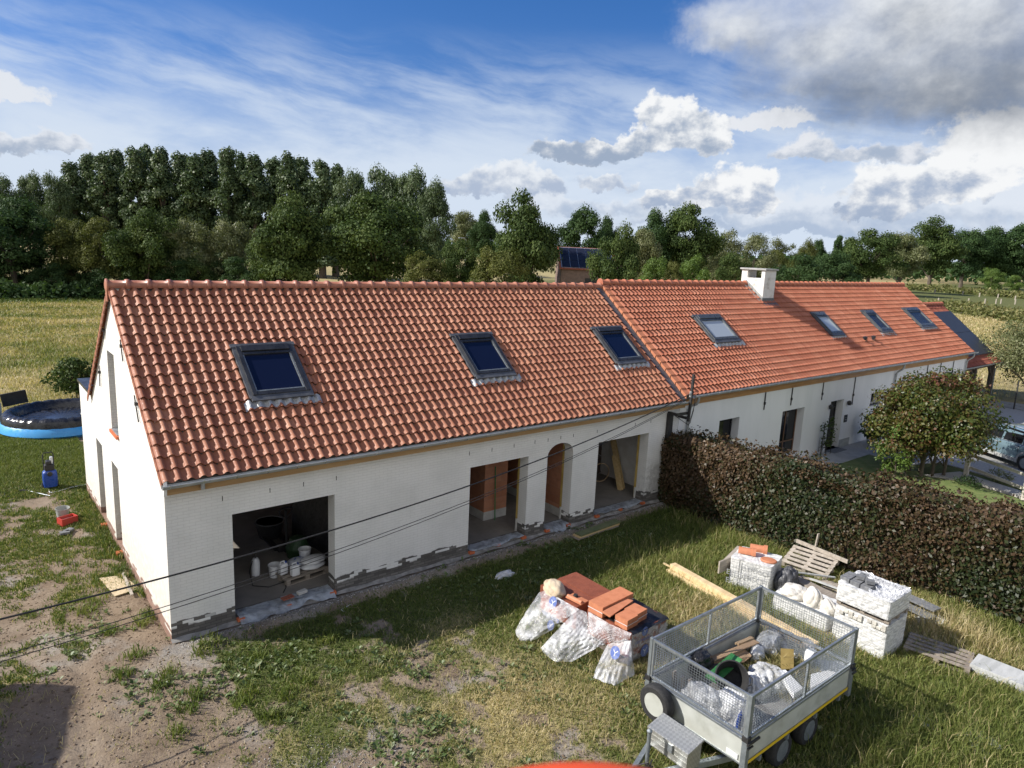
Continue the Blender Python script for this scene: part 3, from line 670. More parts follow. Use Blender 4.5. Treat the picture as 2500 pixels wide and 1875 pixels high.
# white reveals and yellow insulation at the right-hand side of the openings
for o, hh in ((O2, O2[3]), (O3, O3[3]+.15), (O4, O4[3])):
    MB().box(o[1]+.02, o[1]+.09, .352, .46, .12, hh).build('insulation_strip', M_yfoam, H1)
    MB().box(o[1]-.04, o[1]+.02, .353, .40, .12, .5).build('base_block', M_block, H1)
for o in (O1, O2, O3, O4):
    for x in (o[0]+.02, o[1]-.16):
        MB().box(x, x+.15, -.10, .05, .07, .135).build('sill_brick', M_orange, H1)
    if o is not O3: MB().box((o[0]+o[1])/2-.04, (o[0]+o[1])/2+.06, -.09, .0, .07, .13).build('sill_brick', M_orange, H1)
for y in (D1[0]-.02, D2[0]-.02):
    MB().box(-.14, .06, y, y+.16, .03, .11).build('sill_brick', M_orange, H1)

# sheets of film laid over the sills
def sheet(label, fn, nu, nv, m=None, name='plastic_sheet', cat='plastic sheet', group=None):
    mb = MB(); mb.grid(fn, nu, nv); o = mb.build(name, m or M_filmg, None, smooth=True); return tag(o, label, cat, group)
def wob(a, b): return .5*math.sin(a*5.1+1.3*b)+.35*math.sin(a*11.7-b*3.3+1)+.25*math.sin(a*23+b*7)
for i, (o, lab, dep) in enumerate(((O1, 'crumpled bluish plastic sheet along the sill of the leftmost big opening', .62), (O2, 'plastic sheet on the sill below the opening with the green pole', .30), (O3, 'plastic sheet hanging over the arched doorway threshold', .34), (O4, 'plastic sheet on the sill of the opening nearest the hedge', .28))):
    def fs(u, v, o=o, i=i, dep=dep):
        x = o[0]+.06+u*(o[1]-o[0]-.12); bul = .5+.5*math.sin(u*math.pi)
        y = .28-v*(.24+dep*(.55+.25*wob(u*1.3+i, .3))*(1.25 if i == 2 else .75)*(.55+.45*bul)); z = .155+.009*wob(u*5+i, v*3)
        if y < -.03: z -= min(.13, (-.03-y)*.6)
        return (x, y, max(z, .05))
    sheet(lab, fs, 60, 14, group='plastic sheets on the sills')

# ------------------------------------------------------------------ the long white farmhouse beyond
H2 = thing('farmhouse', 'long white-plastered farmhouse with orange tiled roof, wide chimney and timber fascia', 'house', (15.76, 0, 0))
X2, XE = 15.76, 41.25
DZ2 = .12
def zr2(y): return zr(y)+DZ2
WA = (22.31, 23.98, .30, 2.24); DA = (26.16, 27.30, .06, 2.24); WB = (29.92, 30.84, 1.70, 2.23); WC = (18.11, 19.35, 1.0, 2.38)
mb = MB(); strips(mb, 'x', [X2, WC[0], WC[1], WA[0], WA[1], DA[0], DA[1], WB[0], WB[1], XE], [WA, DA, WB, WC], lambda a: 3.45, 0, .40)
mb.build('front_wall', M_plaster, H2)
for xa in (X2, XE-.35):
    mb = MB(); q = [.4, 4.0, 8.0]; strips(mb, 'y', q, [], lambda y: zr2(y)-.10, xa, xa+.35); mb.build('gable_wall', M_plaster, H2)
MB().box(X2+.35, XE-.35, 7.65, 8.0, -.3, 3.45).build('rear_wall', M_plaster, H2)
def slab2(y0, y1):
    a, b = zr2(y0)-.012, zr2(y1)-.012; return MB().prism([(y0, a), (y1, b), (y1, b-.08), (y0, a-.08)], 'x', X2+.02, XE+.10)
slab2(-.22, 4).build('roof_deck', M_woodd, H2); slab2(8.22, 4).build('rear_roof_deck', M_woodd, H2)
tile_slope('roof_tiles', 15.93, 114, .2225, -.26, zr2(-.26), 3.93, zr2(3.93), 18, M_tile2, H2, 8, 3, .066)
tile_slope('rear_roof_tiles', 15.93, 114, .2225, 8.26, zr2(8.26), 4.07, zr2(4.07), 18, M_tile2, H2, 3, 4)
RZ2 = zr2(4)+.03
ridge('ridge_tiles', 15.72, XE+.05, 58, 4, RZ2, M_ridge2, H2)
mb = MB(); mb.lathe([(.001, 0), (.16, 0), (.16, .04), (.001, .05)], 20, Matrix.Translation((15.74, 4, RZ2)) @ Matrix.Rotation(-math.pi/2, 4, 'Y')); mb.build('ridge_end_cap', M_ridge2, H2, bevel=.006)
mb = MB(); mbr = MB()
for i in range(18):
    for sg in (0, 1):
        ya = -.26+4.19*i/18; yb = -.26+4.19*(i+1)/18+.03
        if sg: ya, yb = 8-ya, 8-yb
        za, zb = zr2(ya)+.075, zr2(yb)+.035
        mb.prism([(ya, za), (yb, zb), (yb, zb-.03), (ya, za-.03)], 'x', 15.72, 15.95)
        mb.prism([(ya, za), (yb, zb), (yb, zb-.15), (ya, za-.15)], 'x', 15.695, 15.72)
        mbr.prism([(ya, za), (yb, zb), (yb, zb-.16), (ya, za-.16)], 'x', XE+.11, XE+.135)
mb.build('verge_tiles', M_clay, H2); mbr.build('verge_tiles', M_clay, H2)
mb = MB()
for i in range(11):
    ya = -.26+4.2*i/11; yb = ya+4.2/11+.03; mb.prism([(ya, zr(ya)+.070), (yb, zr(yb)+.060), (yb, zr(yb)+.045), (ya, zr(ya)+.045)], 'x', 15.44, 15.693)
mb.build('valley_lead', M_lead, H2)
gutter('gutter', 15.98, XE+.16, -.335, 3.55, H2)
MB().box(X2, XE, -.055, -.004, 3.17, 3.43).build('fascia_board', M_fascia2, H2)
def downpipe(x, z1, z0=0.05, parent=H2, r=.045, y=-.335, zt=3.5, m=None):
    mb = MB(); mb.tube([(x, y, zt), (x, y, zt-.16), (x-.03, y+.05, zt-.26), (x-.08, -.12, z1+.05), (x-.10, -.075, z1-.06), (x-.10, -.075, z0)], r, 10)
    for z in (z1-.1, 1.4): mb.lathe([(r+.012, 0), (r+.012, .03)], 10, Matrix.Translation((x-.10, -.075, z)))
    return mb.build('downpipe', m or M_zinc, parent, smooth=True)
downpipe(16.28, 3.10); downpipe(32.2, 3.05); downpipe(XE-.05, 3.05)
# window, door and small windows set deep in the wall
def win(o, frame, mull=True, name='window'):
    mb = MB(); w = .06
    mb.box(o[0], o[0]+w, .30, .36, o[2], o[3]).box(o[1]-w, o[1], .30, .36, o[2], o[3]).box(o[0]+w, o[1]-w, .30, .36, o[2], o[2]+w).box(o[0]+w, o[1]-w, .30, .36, o[3]-w, o[3])
    if mull: mb.box((o[0]+o[1])/2-.03, (o[0]+o[1])/2+.03, .302, .358, o[2]+w, o[3]-w)
    if mull: mb.box(o[0]+w, (o[0]+o[1])/2-.03, .302, .358, o[2]+.5, o[2]+.55).box((o[0]+o[1])/2+.03, o[1]-w, .302, .358, o[2]+.5, o[2]+.55)
    f = mb.build(name, frame, H2); MB().box(o[0]+.02, o[1]-.02, .325, .337, o[2]+.02, o[3]-.02).build('pane', M_glassk, f); return f
M_brownf = PM('brown_window_frame', (.16, .085, .045), (.11, .06, .035), 3, .5)
win(WA, M_brownf); win(WB, M_anth, False); win(WC, M_anth, False)
MB().box(WB[0]-.05, WB[1]+.05, -.04, .1, WB[2]-.05, WB[2]).build('window_sill', M_stone, H2)
f = win(DA, M_anth, False, 'door'); mb = MB()
for z in (.5, .95, 1.4, 1.85): mb.box(DA[0]+.06, DA[1]-.06, .31, .35, z-.02, z+.02)
mb.build('glazing_bar', M_anth, f)
MB().tube([(DA[0]+.15, .27, 1.0), (DA[0]+.15, .27, 1.35)], .015, 8).build('handle', M_gal, f)
MB().box(26.16, 27.30, -.45, .3, -.1, .06).build('door_step', M_stone, H2)
MB().box(27.36, 28.3, -.012, .0, .02, .38).build('plinth_coat', M_greyp, H2)
for x in (26.02, 27.66):
    mb = MB(); mb.lathe([(.07, -.13), (.085, .0), (.05, .06), (.001, .075)], 14, Matrix.Translation((x, -.09, 2.08)), cap=True); mb.box(x-.03, x+.03, -.06, -.002, 2.03, 2.10); mb.build('wall_lamp', M_black, H2)
mb = MB(); mb.box(27.53, 27.81, -.02, -.003, 1.16, 1.49); pl = mb.build('number_plate', M_anth, H2)
mb = MB(); mb.box(27.61, 27.73, -.023, -.0205, 1.25, 1.29); mb.box(27.59, 27.75, -.023, -.0205, 1.37, 1.385); mb.build('plate_mark', M_greyp, pl)
for (a, b) in (((1869, 961), (1863, 1000)), ((1934, 951), (1929, 989)), ((2010, 939), (2004, 976)), ((2088, 927), (2078, 988)), ((2265, 898), (2259, 924)), ((2295, 899), (2292, 918)), ((2326, 893), (2323, 915))):
    p, q = PF(*a), PF(*b); m_ = p*.4+q*.6; x = (p[0]+q[0])/2
    mb = MB(); mb.box(x-.022, x+.022, -.035, -.015, q[2], 3.16).cbox((x, -.03, m_[2]), (.07, .05, .10)); mb.build('wall_anchor', M_black, H2)
# roof windows
roof_window(H2, 19.32, 20.88, 1.42, 2.40, DZ2+.11, M_wframe, M_glassp, 4, 'roof window with a pale blind behind the glass')
roof_window(H2, 27.98, 29.02, 1.30, 2.31, DZ2+.11, M_wframe, M_glassp, 5, 'narrow roof window with a pale blind, in the chimney shadow')
roof_window(H2, 32.86, 33.98, 1.27, 2.30, DZ2+.11, M_wframe, M_anth, 6, 'narrow roof window with a black shutter')
roof_window(H2, 37.75, 39.5, 1.32, 2.34, DZ2+.11, M_wframe, M_anth, 7, 'wide roof window with a black shutter')
for x in (30.5, 31.36):
    T = Matrix.Translation((x, .9, zr2(.9)+.03)); mb = MB(); mb.lathe([(.07, -.1), (.07, .16), (.10, .17), (.10, .24), (.001, .28)], 14, T); mb.build('roof_vent', M_anth, H2)
# chimney
M_chim = PM('weathered_white_render', (.72, .71, .68), (.45, .42, .37), 2.4, .9, bump=.35, bsc=14, lo=.5, hi=.75)
cx0, cx1, cy0, cy1, cz = 24.97, 25.86, 3.06, 4.22, 7.60
mb = MB(); mb.box(cx0, cx1, cy0, cy1, 5.6, 7.25).box(cx0, cx1, cy0, cy0+.18, 7.25, cz).box(cx0, cx1, cy1-.18, cy1, 7.25, cz).box(cx0, cx0+.12, cy1-.30, cy1-.18, 7.25, cz)
ch = mb.build('chimney', M_chim, H2, bevel=.012)
MB().box(cx0-.07, cx1+.07, cy0-.07, cy1+.07, cz, cz+.075).build('cap_slab', M_concrete, ch, bevel=.01)
mb = MB()
for i in range(6):
    y = cy0+.02+i*.17; mb.prism([(y, zr2(y)+.09), (y+.18, zr2(y+.18)+.09), (y+.18, zr2(y+.18)+.26), (y, zr2(y)+.26)], 'x', cx0-.018, cx0-.002)
    mb.prism([(y, zr2(y)+.075), (y+.19, zr2(y+.19)+.07), (y+.19, zr2(y+.19)+.085), (y, zr2(y)+.09)], 'x', cx0-.22, cx0-.02)
mb.build('flashing', M_zinc, ch)
mb = MB(); mb.box(cx0-.02, cx1+.02, cy0-.018, cy0-.002, zr2(3.06)+.03, zr2(3.06)+.22); mb.add([(cx0-.12, cy0-.02, zr2(3.04)+.10), (cx1+.12, cy0-.02, zr2(3.04)+.10), (cx1+.12, 2.72, zr2(2.72)+.085), (cx0-.12, 2.72, zr2(2.72)+.085)], [(0, 1, 2, 3)]); mb.build('front_apron', M_lead, ch)

# carport with solar roof at the far end
CP = thing('carport', 'open carport on dark posts with solar panels on its tiled roof', 'carport', (41.6, 0, 0))
ca, cb = (.25, 2.58), (4.0, 5.72)
cs_ = (cb[1]-ca[1])/(cb[0]-ca[0])
def zc(y): return ca[1]+(min(y, 8-y)-ca[0])*cs_
MB().prism([(ca[0], ca[1]-.02), (4, cb[1]-.02), (4, cb[1]-.14), (ca[0], ca[1]-.14)], 'x', 41.45, 47.55).build('roof_deck', M_woodd, CP)
MB().prism([(7.75, ca[1]-.02), (4, cb[1]-.02), (4, cb[1]-.14), (7.75, ca[1]-.14)], 'x', 41.45, 47.55).build('rear_roof_deck', M_woodd, CP)
tile_slope('roof_tiles', 41.45, 27, .2259, ca[0]-.1, zc(ca[0]-.1), 3.95, zc(3.95), 16, M_tile3, CP, 6, 5)
tile_slope('rear_roof_tiles', 41.45, 27, .2259, 7.85, zc(7.85), 4.05, zc(4.05), 16, M_tile2, CP, 3, 6)
ridge('ridge_tiles', 41.45, 47.6, 14, 4, cb[1]+.03, M_clayd, CP)
T0 = Matrix.Translation((41.6, .62, zc(.62)+.13)) @ Matrix.Rotation(math.atan(cs_), 4, 'X')
for i in range(5):
    for j in range(2):
        MB().box(i*1.17, i*1.17+1.15, j*1.80, j*1.80+1.78, 0, .04, T0).build('solar_panel', M_solar, CP)
gutter('gutter', 41.5, 47.65, .10, 2.52, CP)
for x, y in ((46.9, .35), (43.9, .35), (46.9, 7.6), (43.9, 7.6)):
    mb = MB(); mb.box(x-.12, x+.12, y-.12, y+.12, 0, zc(y)-.14).bar((x-.1, y, 1.7), (x-.75, y, 2.42), .12, .12); mb.build('post', M_woodd, CP)
MB().box(41.5, 47.5, .28, .44, 2.30, 2.47).build('beam', M_woodd, CP)
mb = MB(); mb.tube([(47.4, .1, 2.46), (47.4, .1, 2.35), (47.05, .22, 2.1), (47.05, .22, .05)], .04, 8); mb.build('downpipe', M_gald, CP)

# electricity bracket on the wall joint, and the wires it carries
EB = thing('wire_bracket', 'rusty iron wire bracket standing on the wall between the two houses', 'wire bracket', (15.72, -.3, 2.6))
ex, ey = 15.62, -.44
mb = MB(); mb.bar((ex+.06, ey, 2.75), (ex+.12, ey, 4.32), .07, .07); mb.build('mast', M_black, EB)
mb = MB(); mb.box(ex-.5, ex+.12, ey+.03, ey+.10, 2.98, 3.06).box(ex-.5, ex-.43, ey+.10, -.01, 2.98, 3.06).box(ex+.05, ex+.12, ey+.10, -.01, 2.80, 2.88); mb.build('wall_arm', M_black, EB)
MB().box(ex-.52, ex-.33, -.13, -.005, 1.4, 3.0).build('cable_duct', M_black, EB)
for z in (3.62, 3.72):
    mb = MB(); mb.lathe([(.02, -.05), (.045, -.03), (.03, 0), (.045, .03), (.02, .05)], 10, Matrix.Translation((ex-.02, ey-.05, z))); mb.build('insulator', M_greyp, EB, smooth=True)
mb = MB(); mb.tube([(ex-.05, ey-.04, 3.7), (ex+.25, ey-.05, 3.75), (ex+.3, ey-.04, 3.4), (ex+.15, ey-.03, 2.9), (ex+.05, ey-.03, 2.62), (ex-.06, ey-.03, 2.7), (ex-.02, ey, 2.95)], .011, 6)
mb.tube([(ex-.05, ey-.04, 3.6), (ex+.2, ey-.07, 3.6), (ex+.22, ey-.05, 3.1), (ex+.1, ey-.05, 2.7), (ex-.02, ey-.05, 2.66), (ex-.3, -.1, 2.95)], .010, 6); mb.build('cable_loop', M_rubber, EB, smooth=True)
def wire(label, pa, E, sag, r, name='overhead_cable'):
    A = Vector(pa); E = Vector(E); pts = []
    for i in range(49):
        t = i/48; p = A.lerp(E, t); p.z -= sag*4*t*(1-t); pts.append(p)
    return tag(MB().tube(pts, r, 6).build(name, M_rubber, None, smooth=True), label, 'cable', 'overhead cables')
def at_depth(px, py, d): return CAM+ray(px, py)*d
W_A = (ex-.04, ey-.06, 3.70); W_B = (ex-.04, ey-.06, 3.60)
wire('thick black cable, uppermost of the three sagging across the white wall', W_A, at_depth(-330, 1590, 9.6), .58, .017)
wire('thin cable just under the thick one, upper of the close pair', W_B, at_depth(-330, 1695, 9.2), .60, .0075)
wire('thin cable at the bottom, lower of the close pair', (ex-.04, ey-.07, 3.57), at_depth(-330, 1712, 9.15), .60, .0075)

# ------------------------------------------------------------------ leaves, trees, hedge
def leaf_quads(p, nrm, size, asp, rg, droop=.25):
    n = len(p); a = rg.normal(size=(n, 3)); a[:, 2] -= droop
    a -= nrm*(a*nrm).sum(1, keepdims=True); a /= np.linalg.norm(a, axis=1, keepdims=True)+1e-9
    b = np.cross(nrm, a); s = (size*(.6+.8*rg.random(n)))[:, None] if np.ndim(size) else (size*(.6+.8*rg.random(n)))[:, None]
    v = np.stack([p, p+a*s*.5+b*s*asp*.5+nrm*s*.06, p+a*s, p+a*s*.5-b*s*asp*.5+nrm*s*.06], 1).reshape(-1, 3)
    return v, np.arange(4*n).reshape(-1, 4)
def unit(rg, n):
    d = rg.normal(size=(n, 3)); return d/(np.linalg.norm(d, axis=1, keepdims=True)+1e-9)
def crown(rg, kind, H, Wd, n):
    """Leaf places for a crown of height H and width Wd: many clumps round limbs, thicker on the outside."""
    cl = []
    R = Wd/2
    if kind == 'poplar':
        k = 84
        for i in range(k):
            t = (i+.5)/k; h = H*(.12+.88*t); rad = R*(.50+.55*math.sin(math.pi*min(1, .12+t*.95)))*(1 if t < .8 else max(.5, (1-t)/.2*.6+.4))
            q = rg.random()*6.283; d = rad*(.25+.6*rg.random()); cl.append((d*math.cos(q), d*math.sin(q), h, R*(.22+.20*rg.random())*(1 if t < .85 else .85), 1.35))
    else:
        lo = {'oak': .16, 'bush': .02, 'willow': .06, 'round': .03}[kind]; k = {'oak': 64, 'bush': 46, 'willow': 52, 'round': 110}[kind]; hz = (1-lo)*H/2; zc_ = lo*H+hz
        for d in unit(rg, k):
            rr = (.30 if kind == 'round' else .48)+(.56 if kind == 'round' else .40)*rg.random(); sh = 1-.22*abs(d[2]); lump = 1+.22*math.sin(3.1*d[0]+5*d[1]+rg.random())
            zz = zc_+d[2]*hz*rr*1.05
            if kind == 'bush' and zz < .15*H: zz = .15*H*rg.random()+.06*H
            cl.append((d[0]*R*rr*sh*lump, d[1]*R*rr*sh*lump, zz, R*(.20+.17*rg.random()), .85))
    w = np.array([c[3]**2 for c in cl]); cnt = np.maximum(6, (w/w.sum()*n).astype(int)); P, N, V = [], [], []
    for c, m in zip(cl, cnt):
        d = unit(rg, m); d[:, 2] = np.where(d[:, 2] < -.25, -d[:, 2]*.7, d[:, 2]); rr = .35+.72*rg.random(m)**.55
        P.append(np.array(c[:3])+d*(c[3]*rr)[:, None]*np.array([1, 1, c[4]])); nn = d+rg.normal(size=(m, 3))*.42; N.append(nn/np.linalg.norm(nn, axis=1, keepdims=True))
        V.append(np.clip(rg.normal(.5, .17, m)+rg.normal(0, .13), 0, 1))
    P = np.concatenate(P); P[:, :2] *= R/np.percentile(np.hypot(P[:, 0], P[:, 1]), 98.8); P[:, 2] *= H/np.percentile(P[:, 2], 99.6)
    P[:, 2] = np.maximum(P[:, 2], .05)
    return P, np.concatenate(N), np.concatenate(V), cl
def trunk_mb(rg, H, Wd, cl, r, base=0.0, stems=1):
    mb = MB()
    for s in range(stems):
        ox, oy = ((rg.random()-.5)*.25*stems, (rg.random()-.5)*.25*stems) if stems > 1 else (0, 0)
        top = H*(.62 if stems == 1 else .45); pts = [(ox+(rg.random()-.5)*.03*H*t, oy+(rg.random()-.5)*.03*H*t, base+top*t) for t in (0, .2, .45, .7, 1)]
        mb.tube(pts, [r*1.25, r, r*.8, r*.6, r*.3], 8)
        for c in [cl[i] for i in rg.choice(len(cl), min(10, len(cl)), replace=False)]:
            j = 1+int(rg.integers(0, 3)); p0 = Vector(pts[j]); p1 = Vector(c[:3])
            mb.tube([p0, p0.lerp(p1, .5)+Vector((0, 0, .03*H)), p1], [r*.4, r*.25, r*.08], 6)
    return mb
L_oak = LM('oak_leaves', [(.024, .044, .014), (.046, .076, .022), (.078, .115, .032), (.13, .165, .055)], .22, .6, .12)
L_dark = LM('dark_leaves', [(.018, .040, .015), (.032, .064, .022), (.054, .095, .032), (.085, .135, .05)], .2, .6, .12)
L_pop = LM('poplar_leaves', [(.030, .055, .022), (.056, .090, .036), (.095, .138, .058), (.17, .21, .11)], .2)
L_yel = LM('yellowish_leaves', [(.042, .058, .016), (.078, .094, .025), (.125, .138, .040), (.19, .19, .07)], .25, .6, .12)
L_wil = LM('willow_leaves', [(.075, .095, .036), (.125, .145, .058), (.18, .195, .088), (.26, .265, .14)], .25)
L_grn = LM('fresh_green_leaves', [(.05, .095, .018), (.085, .145, .026), (.13, .20, .04), (.2, .26, .07)], .3)
PROTO = {}
def tree_proto(kind, lm, var, n, leaf, H=10.0, Wd=10.0):
    key = (kind, lm.name, var)
    if key not in PROTO:
        rg = np.random.default_rng(hash((kind, var)) % 9973 if False else var*131+len(kind)*17+sum(map(ord, lm.name)))
        P, N, V, cl = crown(rg, kind, H, Wd, n); v, f = leaf_quads(P, N, leaf, .75, rg)
        PROTO[key] = (v, f, V, trunk_mb(rg, H, Wd, cl, .30 if kind != 'bush' else .12), [None, None])
    return PROTO[key]
TREE_N = {'oak': (27000, .24), 'bush': (15000, .25), 'poplar': (15000, .21), 'willow': (19000, .20)}
def tree(name, kind, lm, pos, H, Wd, label, group=None, var=0, rz=None):
    n, leaf = TREE_N[kind]; v, f, V, tm, me = tree_proto(kind, lm, var, n, leaf, 10.0, 10.0 if kind != 'poplar' else 3.4)
    r = thing(name, label, 'tree' if kind != 'bush' else 'bush', tuple(pos), rz if rz is not None else random.random()*6.28, group, world=False)
    W0 = 10.0 if kind != 'poplar' else 3.4
    if me[0] is None:
        c = npmesh('crown', v, f, lm, r, V); t = tm.build('trunk', M_bark, r, smooth=True); me[0], me[1] = c.data, t.data
    else:
        for nm, d in (('crown', me[0]), ('trunk', me[1])):
            o = bpy.data.objects.new(nm, d); COL.objects.link(o); o.parent = r
    r.scale = (Wd/W0, Wd/W0, H/10.0); return r
def hor(px): return 548+.0456*px
def far(px, D, ytop, wpx, zadd=0):
    d = ray(px, hor(px)); p = CAM+d*D; return (p[0], p[1], 0.0), 8.07+(hor(px)-ytop)*D/FPX, wpx*D/FPX
ORD = 'first second third fourth fifth sixth seventh eighth ninth tenth eleventh twelfth thirteenth fourteenth fifteenth sixteenth seventeenth eighteenth nineteenth twentieth'.split()
pops = list(zip((190, 222, 262, 300, 336, 372, 408, 444, 480, 520, 556, 592, 630, 668, 706, 744, 782, 820),
                (412, 390, 388, 378, 372, 374, 376, 386, 388, 386, 378, 388, 390, 396, 390, 400, 404, 412)))
for i, (px, yt) in enumerate(pops):
    pos, H, Wd = far(px+(-6, 5, 0)[i % 3], 146+8*(i % 2), yt+(i*29 % 9)-4, 84+(i*17 % 14))
    tree('poplar_tree', 'poplar', L_pop, pos, H, Wd, 'tall dark poplar in the far row, %s from its left end' % ORD[i], 'poplars in the tall far row', i % 3)
E_ = [  # kind, leaves, px, D, top, width, variant, name, label
 ('oak', L_pop, 12, 138, 440, 100, 0, 'tree', 'grey-green tree at the left edge behind the dark hedgerow'),
 ('oak', L_pop, 78, 142, 432, 95, 1, 'tree', 'grey-green tree, second from the left edge, lower than the poplars'),
 ('oak', L_pop, 140, 140, 436, 90, 0, 'tree', 'grey-green tree just left of the tall poplar row'),
 ('oak', L_pop, 868, 126, 432, 120, 1, 'poplar_tree', 'broad dark poplar at the left of the tall clump right of the row'),
 ('oak', L_pop, 935, 128, 424, 130, 0, 'poplar_tree', 'broad dark poplar in the middle of the tall rounded clump'),
 ('oak', L_pop, 1000, 126, 426, 130, 1, 'poplar_tree', 'broad dark poplar, right of the middle in the tall clump'),
 ('oak', L_pop, 1056, 122, 452, 100, 0, 'poplar_tree', 'broad dark poplar at the right end of the tall rounded clump'),
 ('oak', L_dark, 22, 84, 487, 250, 0, 'tree', 'dark round tree at the left edge of the field hedgerow'),
 ('bush', L_yel, 165, 86, 538, 150, 0, 'bush', 'yellow-green bushy tree right of the dark edge tree'),
 ('bush', L_yel, 255, 84, 536, 150, 1, 'bush', 'yellow-green bushy tree left of the taller green one above the gable'),
 ('oak', L_oak, 352, 84, 516, 190, 1, 'tree', 'mid-green round tree standing taller among the yellowish hedgerow bushes'),
 ('bush', L_wil, 470, 86, 540, 150, 0, 'bush', 'pale grey-green bushy tree right of the round hedgerow tree'),
 ('bush', L_wil, 572, 88, 544, 140, 1, 'bush', 'pale grey-green bushy tree left of the first dark oak'),
 ('bush', L_oak, 640, 82, 590, 130, 0, 'bush', 'low green bush at the left foot of the first dark oak'),
 ('oak', L_oak, 722, 80, 486, 225, 0, 'oak_tree', 'dense dark oak left of the twin oaks above the roof ridge'),
 ('oak', L_oak, 925, 82, 486, 285, 2, 'oak_tree', 'widest dark oak, right of the twin oaks above the roof ridge'),
 ('bush', L_yel, 1035, 74, 618, 150, 2, 'bush', 'olive bush in front of the widest oak, just over the ridge'),
 ('oak', L_wil, 1140, 210, 522, 110, 0, 'tree', 'pale distant tree in the gap left of the big round oak'),
 ('oak', L_dark, 1185, 200, 520, 80, 1, 'tree', 'dark distant tree in the gap left of the big round oak'),
 ('oak', L_oak, 1120, 78, 590, 110, 2, 'tree', 'slim green young tree in the gap left of the yellow bush'),
 ('bush', L_yel, 1215, 70, 606, 165, 0, 'bush', 'rounded yellow-olive bush over the ridge below the big round oak'),
 ('oak', L_oak, 1280, 82, 480, 192, 1, 'oak_tree', 'big round oak left of the barn with solar panels'),
 ('oak', L_dark, 1425, 118, 513, 140, 2, 'tree', 'dark tree directly behind the barn with solar panels'),
 ('oak', L_dark, 1482, 122, 535, 70, 0, 'tree', 'smaller dark tree right behind the solar barn roof'),
 ('oak', L_oak, 1510, 72, 556, 140, 0, 'tree', 'round green tree hiding the right end of the solar barn'),
 ('oak', L_dark, 1600, 122, 520, 120, 1, 'oak_tree', 'dark oak, left half of the tall group above the second ridge'),
 ('oak', L_oak, 1672, 122, 508, 170, 2, 'oak_tree', 'tall spreading oak, right half of the group above the second ridge'),
 ('oak', L_wil, 1572, 112, 566, 110, 1, 'willow_tree', 'pale willow in front of the tall oak group'),
 ('bush', L_grn, 1603, 92, 630, 80, 0, 'bush', 'bright green bush on the ridge line right of the solar barn'),
 ('bush', L_yel, 1650, 94, 640, 70, 1, 'bush', 'yellowish bush on the ridge line left of the grass gap'),
 ('willow', L_wil, 1702, 136, 574, 110, 0, 'willow_tree', 'pale willow, first to the right of the spreading oak'),
 ('willow', L_wil, 1770, 142, 566, 120, 1, 'willow_tree', 'pale willow, second to the right of the spreading oak'),
 ('willow', L_wil, 1840, 138, 574, 120, 2, 'willow_tree', 'pale willow directly left of the chimney top'),
 ('willow', L_yel, 1905, 146, 586, 100, 0, 'willow_tree', 'yellowish willow rising behind the chimney'),
 ('willow', L_yel, 1965, 150, 588, 80, 1, 'willow_tree', 'yellowish willow right of the chimney behind dark bushes'),
 ('bush', L_grn, 1700, 104, 624, 90, 2, 'bush', 'green bush behind the grass gap in the second ridge'),
 ('bush', L_oak, 1790, 108, 620, 110, 0, 'bush', 'green bush on the ridge left of the chimney'),
 ('bush', L_dark, 1955, 120, 622, 150, 1, 'bush', 'dark low bush directly right of the chimney'),
 ('bush', L_dark, 2040, 124, 618, 150, 2, 'bush', 'dark low bush, second to the right of the chimney'),
 ('oak', L_dark, 1992, 280, 588, 48, 0, 'tree', 'small far tree right of the chimney on the skyline'),
 ('poplar', L_dark, 2042, 260, 578, 34, 0, 'conifer_tree', 'dark narrow pointed tree on the skyline right of the chimney'),
 ('oak', L_dark, 2070, 270, 586, 52, 1, 'tree', 'small far tree right beside the dark pointed one'),
 ('oak', L_oak, 2125, 190, 566, 150, 2, 'tree', 'broad dark green tree left of the oak with the bare trunk'),
 ('oak', L_wil, 2200, 215, 574, 130, 0, 'tree', 'pale olive tree touching the left side of the bare-trunked oak'),
 ('oak', L_oak, 2275, 270, 538, 150, 1, 'oak_tree', 'tall oak with visible trunk standing alone in the right meadow'),
 ('oak', L_dark, 2352, 300, 566, 130, 0, 'tree', 'dark tree right of the meadow oak, left of the dark group'),
 ('oak', L_dark, 2424, 305, 560, 140, 1, 'tree', 'dark tree in the middle of the group at the right edge'),
 ('oak', L_dark, 2492, 300, 552, 150, 2, 'tree', 'dark tree at the right edge of the picture'),
 ('bush', L_grn, 2425, 235, 655, 60, 0, 'bush', 'small fresh green bush in front of the dark group at right'),
 ('bush', L_grn, 2482, 240, 672, 50, 1, 'bush', 'smallest green bush at the right edge of the meadow'),
]
for k, lm, px, D, yt, w, var, nm, lab in E_:
    pos, H, Wd = far(px, D, yt, w); tree(nm, k, lm, pos, H, Wd, lab, None, var)
for i in range(15):
    px = -40+i*52; pos, H, Wd = far(px, 83+2*(i % 3), 622+(i*37 % 23), 120)
    tree('bush', 'bush', (L_dark, L_oak, L_dark)[i % 3], pos, H, Wd, 'dark undergrowth bush at the hedgerow foot, %s from the left edge' % ORD[i], 'undergrowth bushes along the hedgerow foot', i % 3)
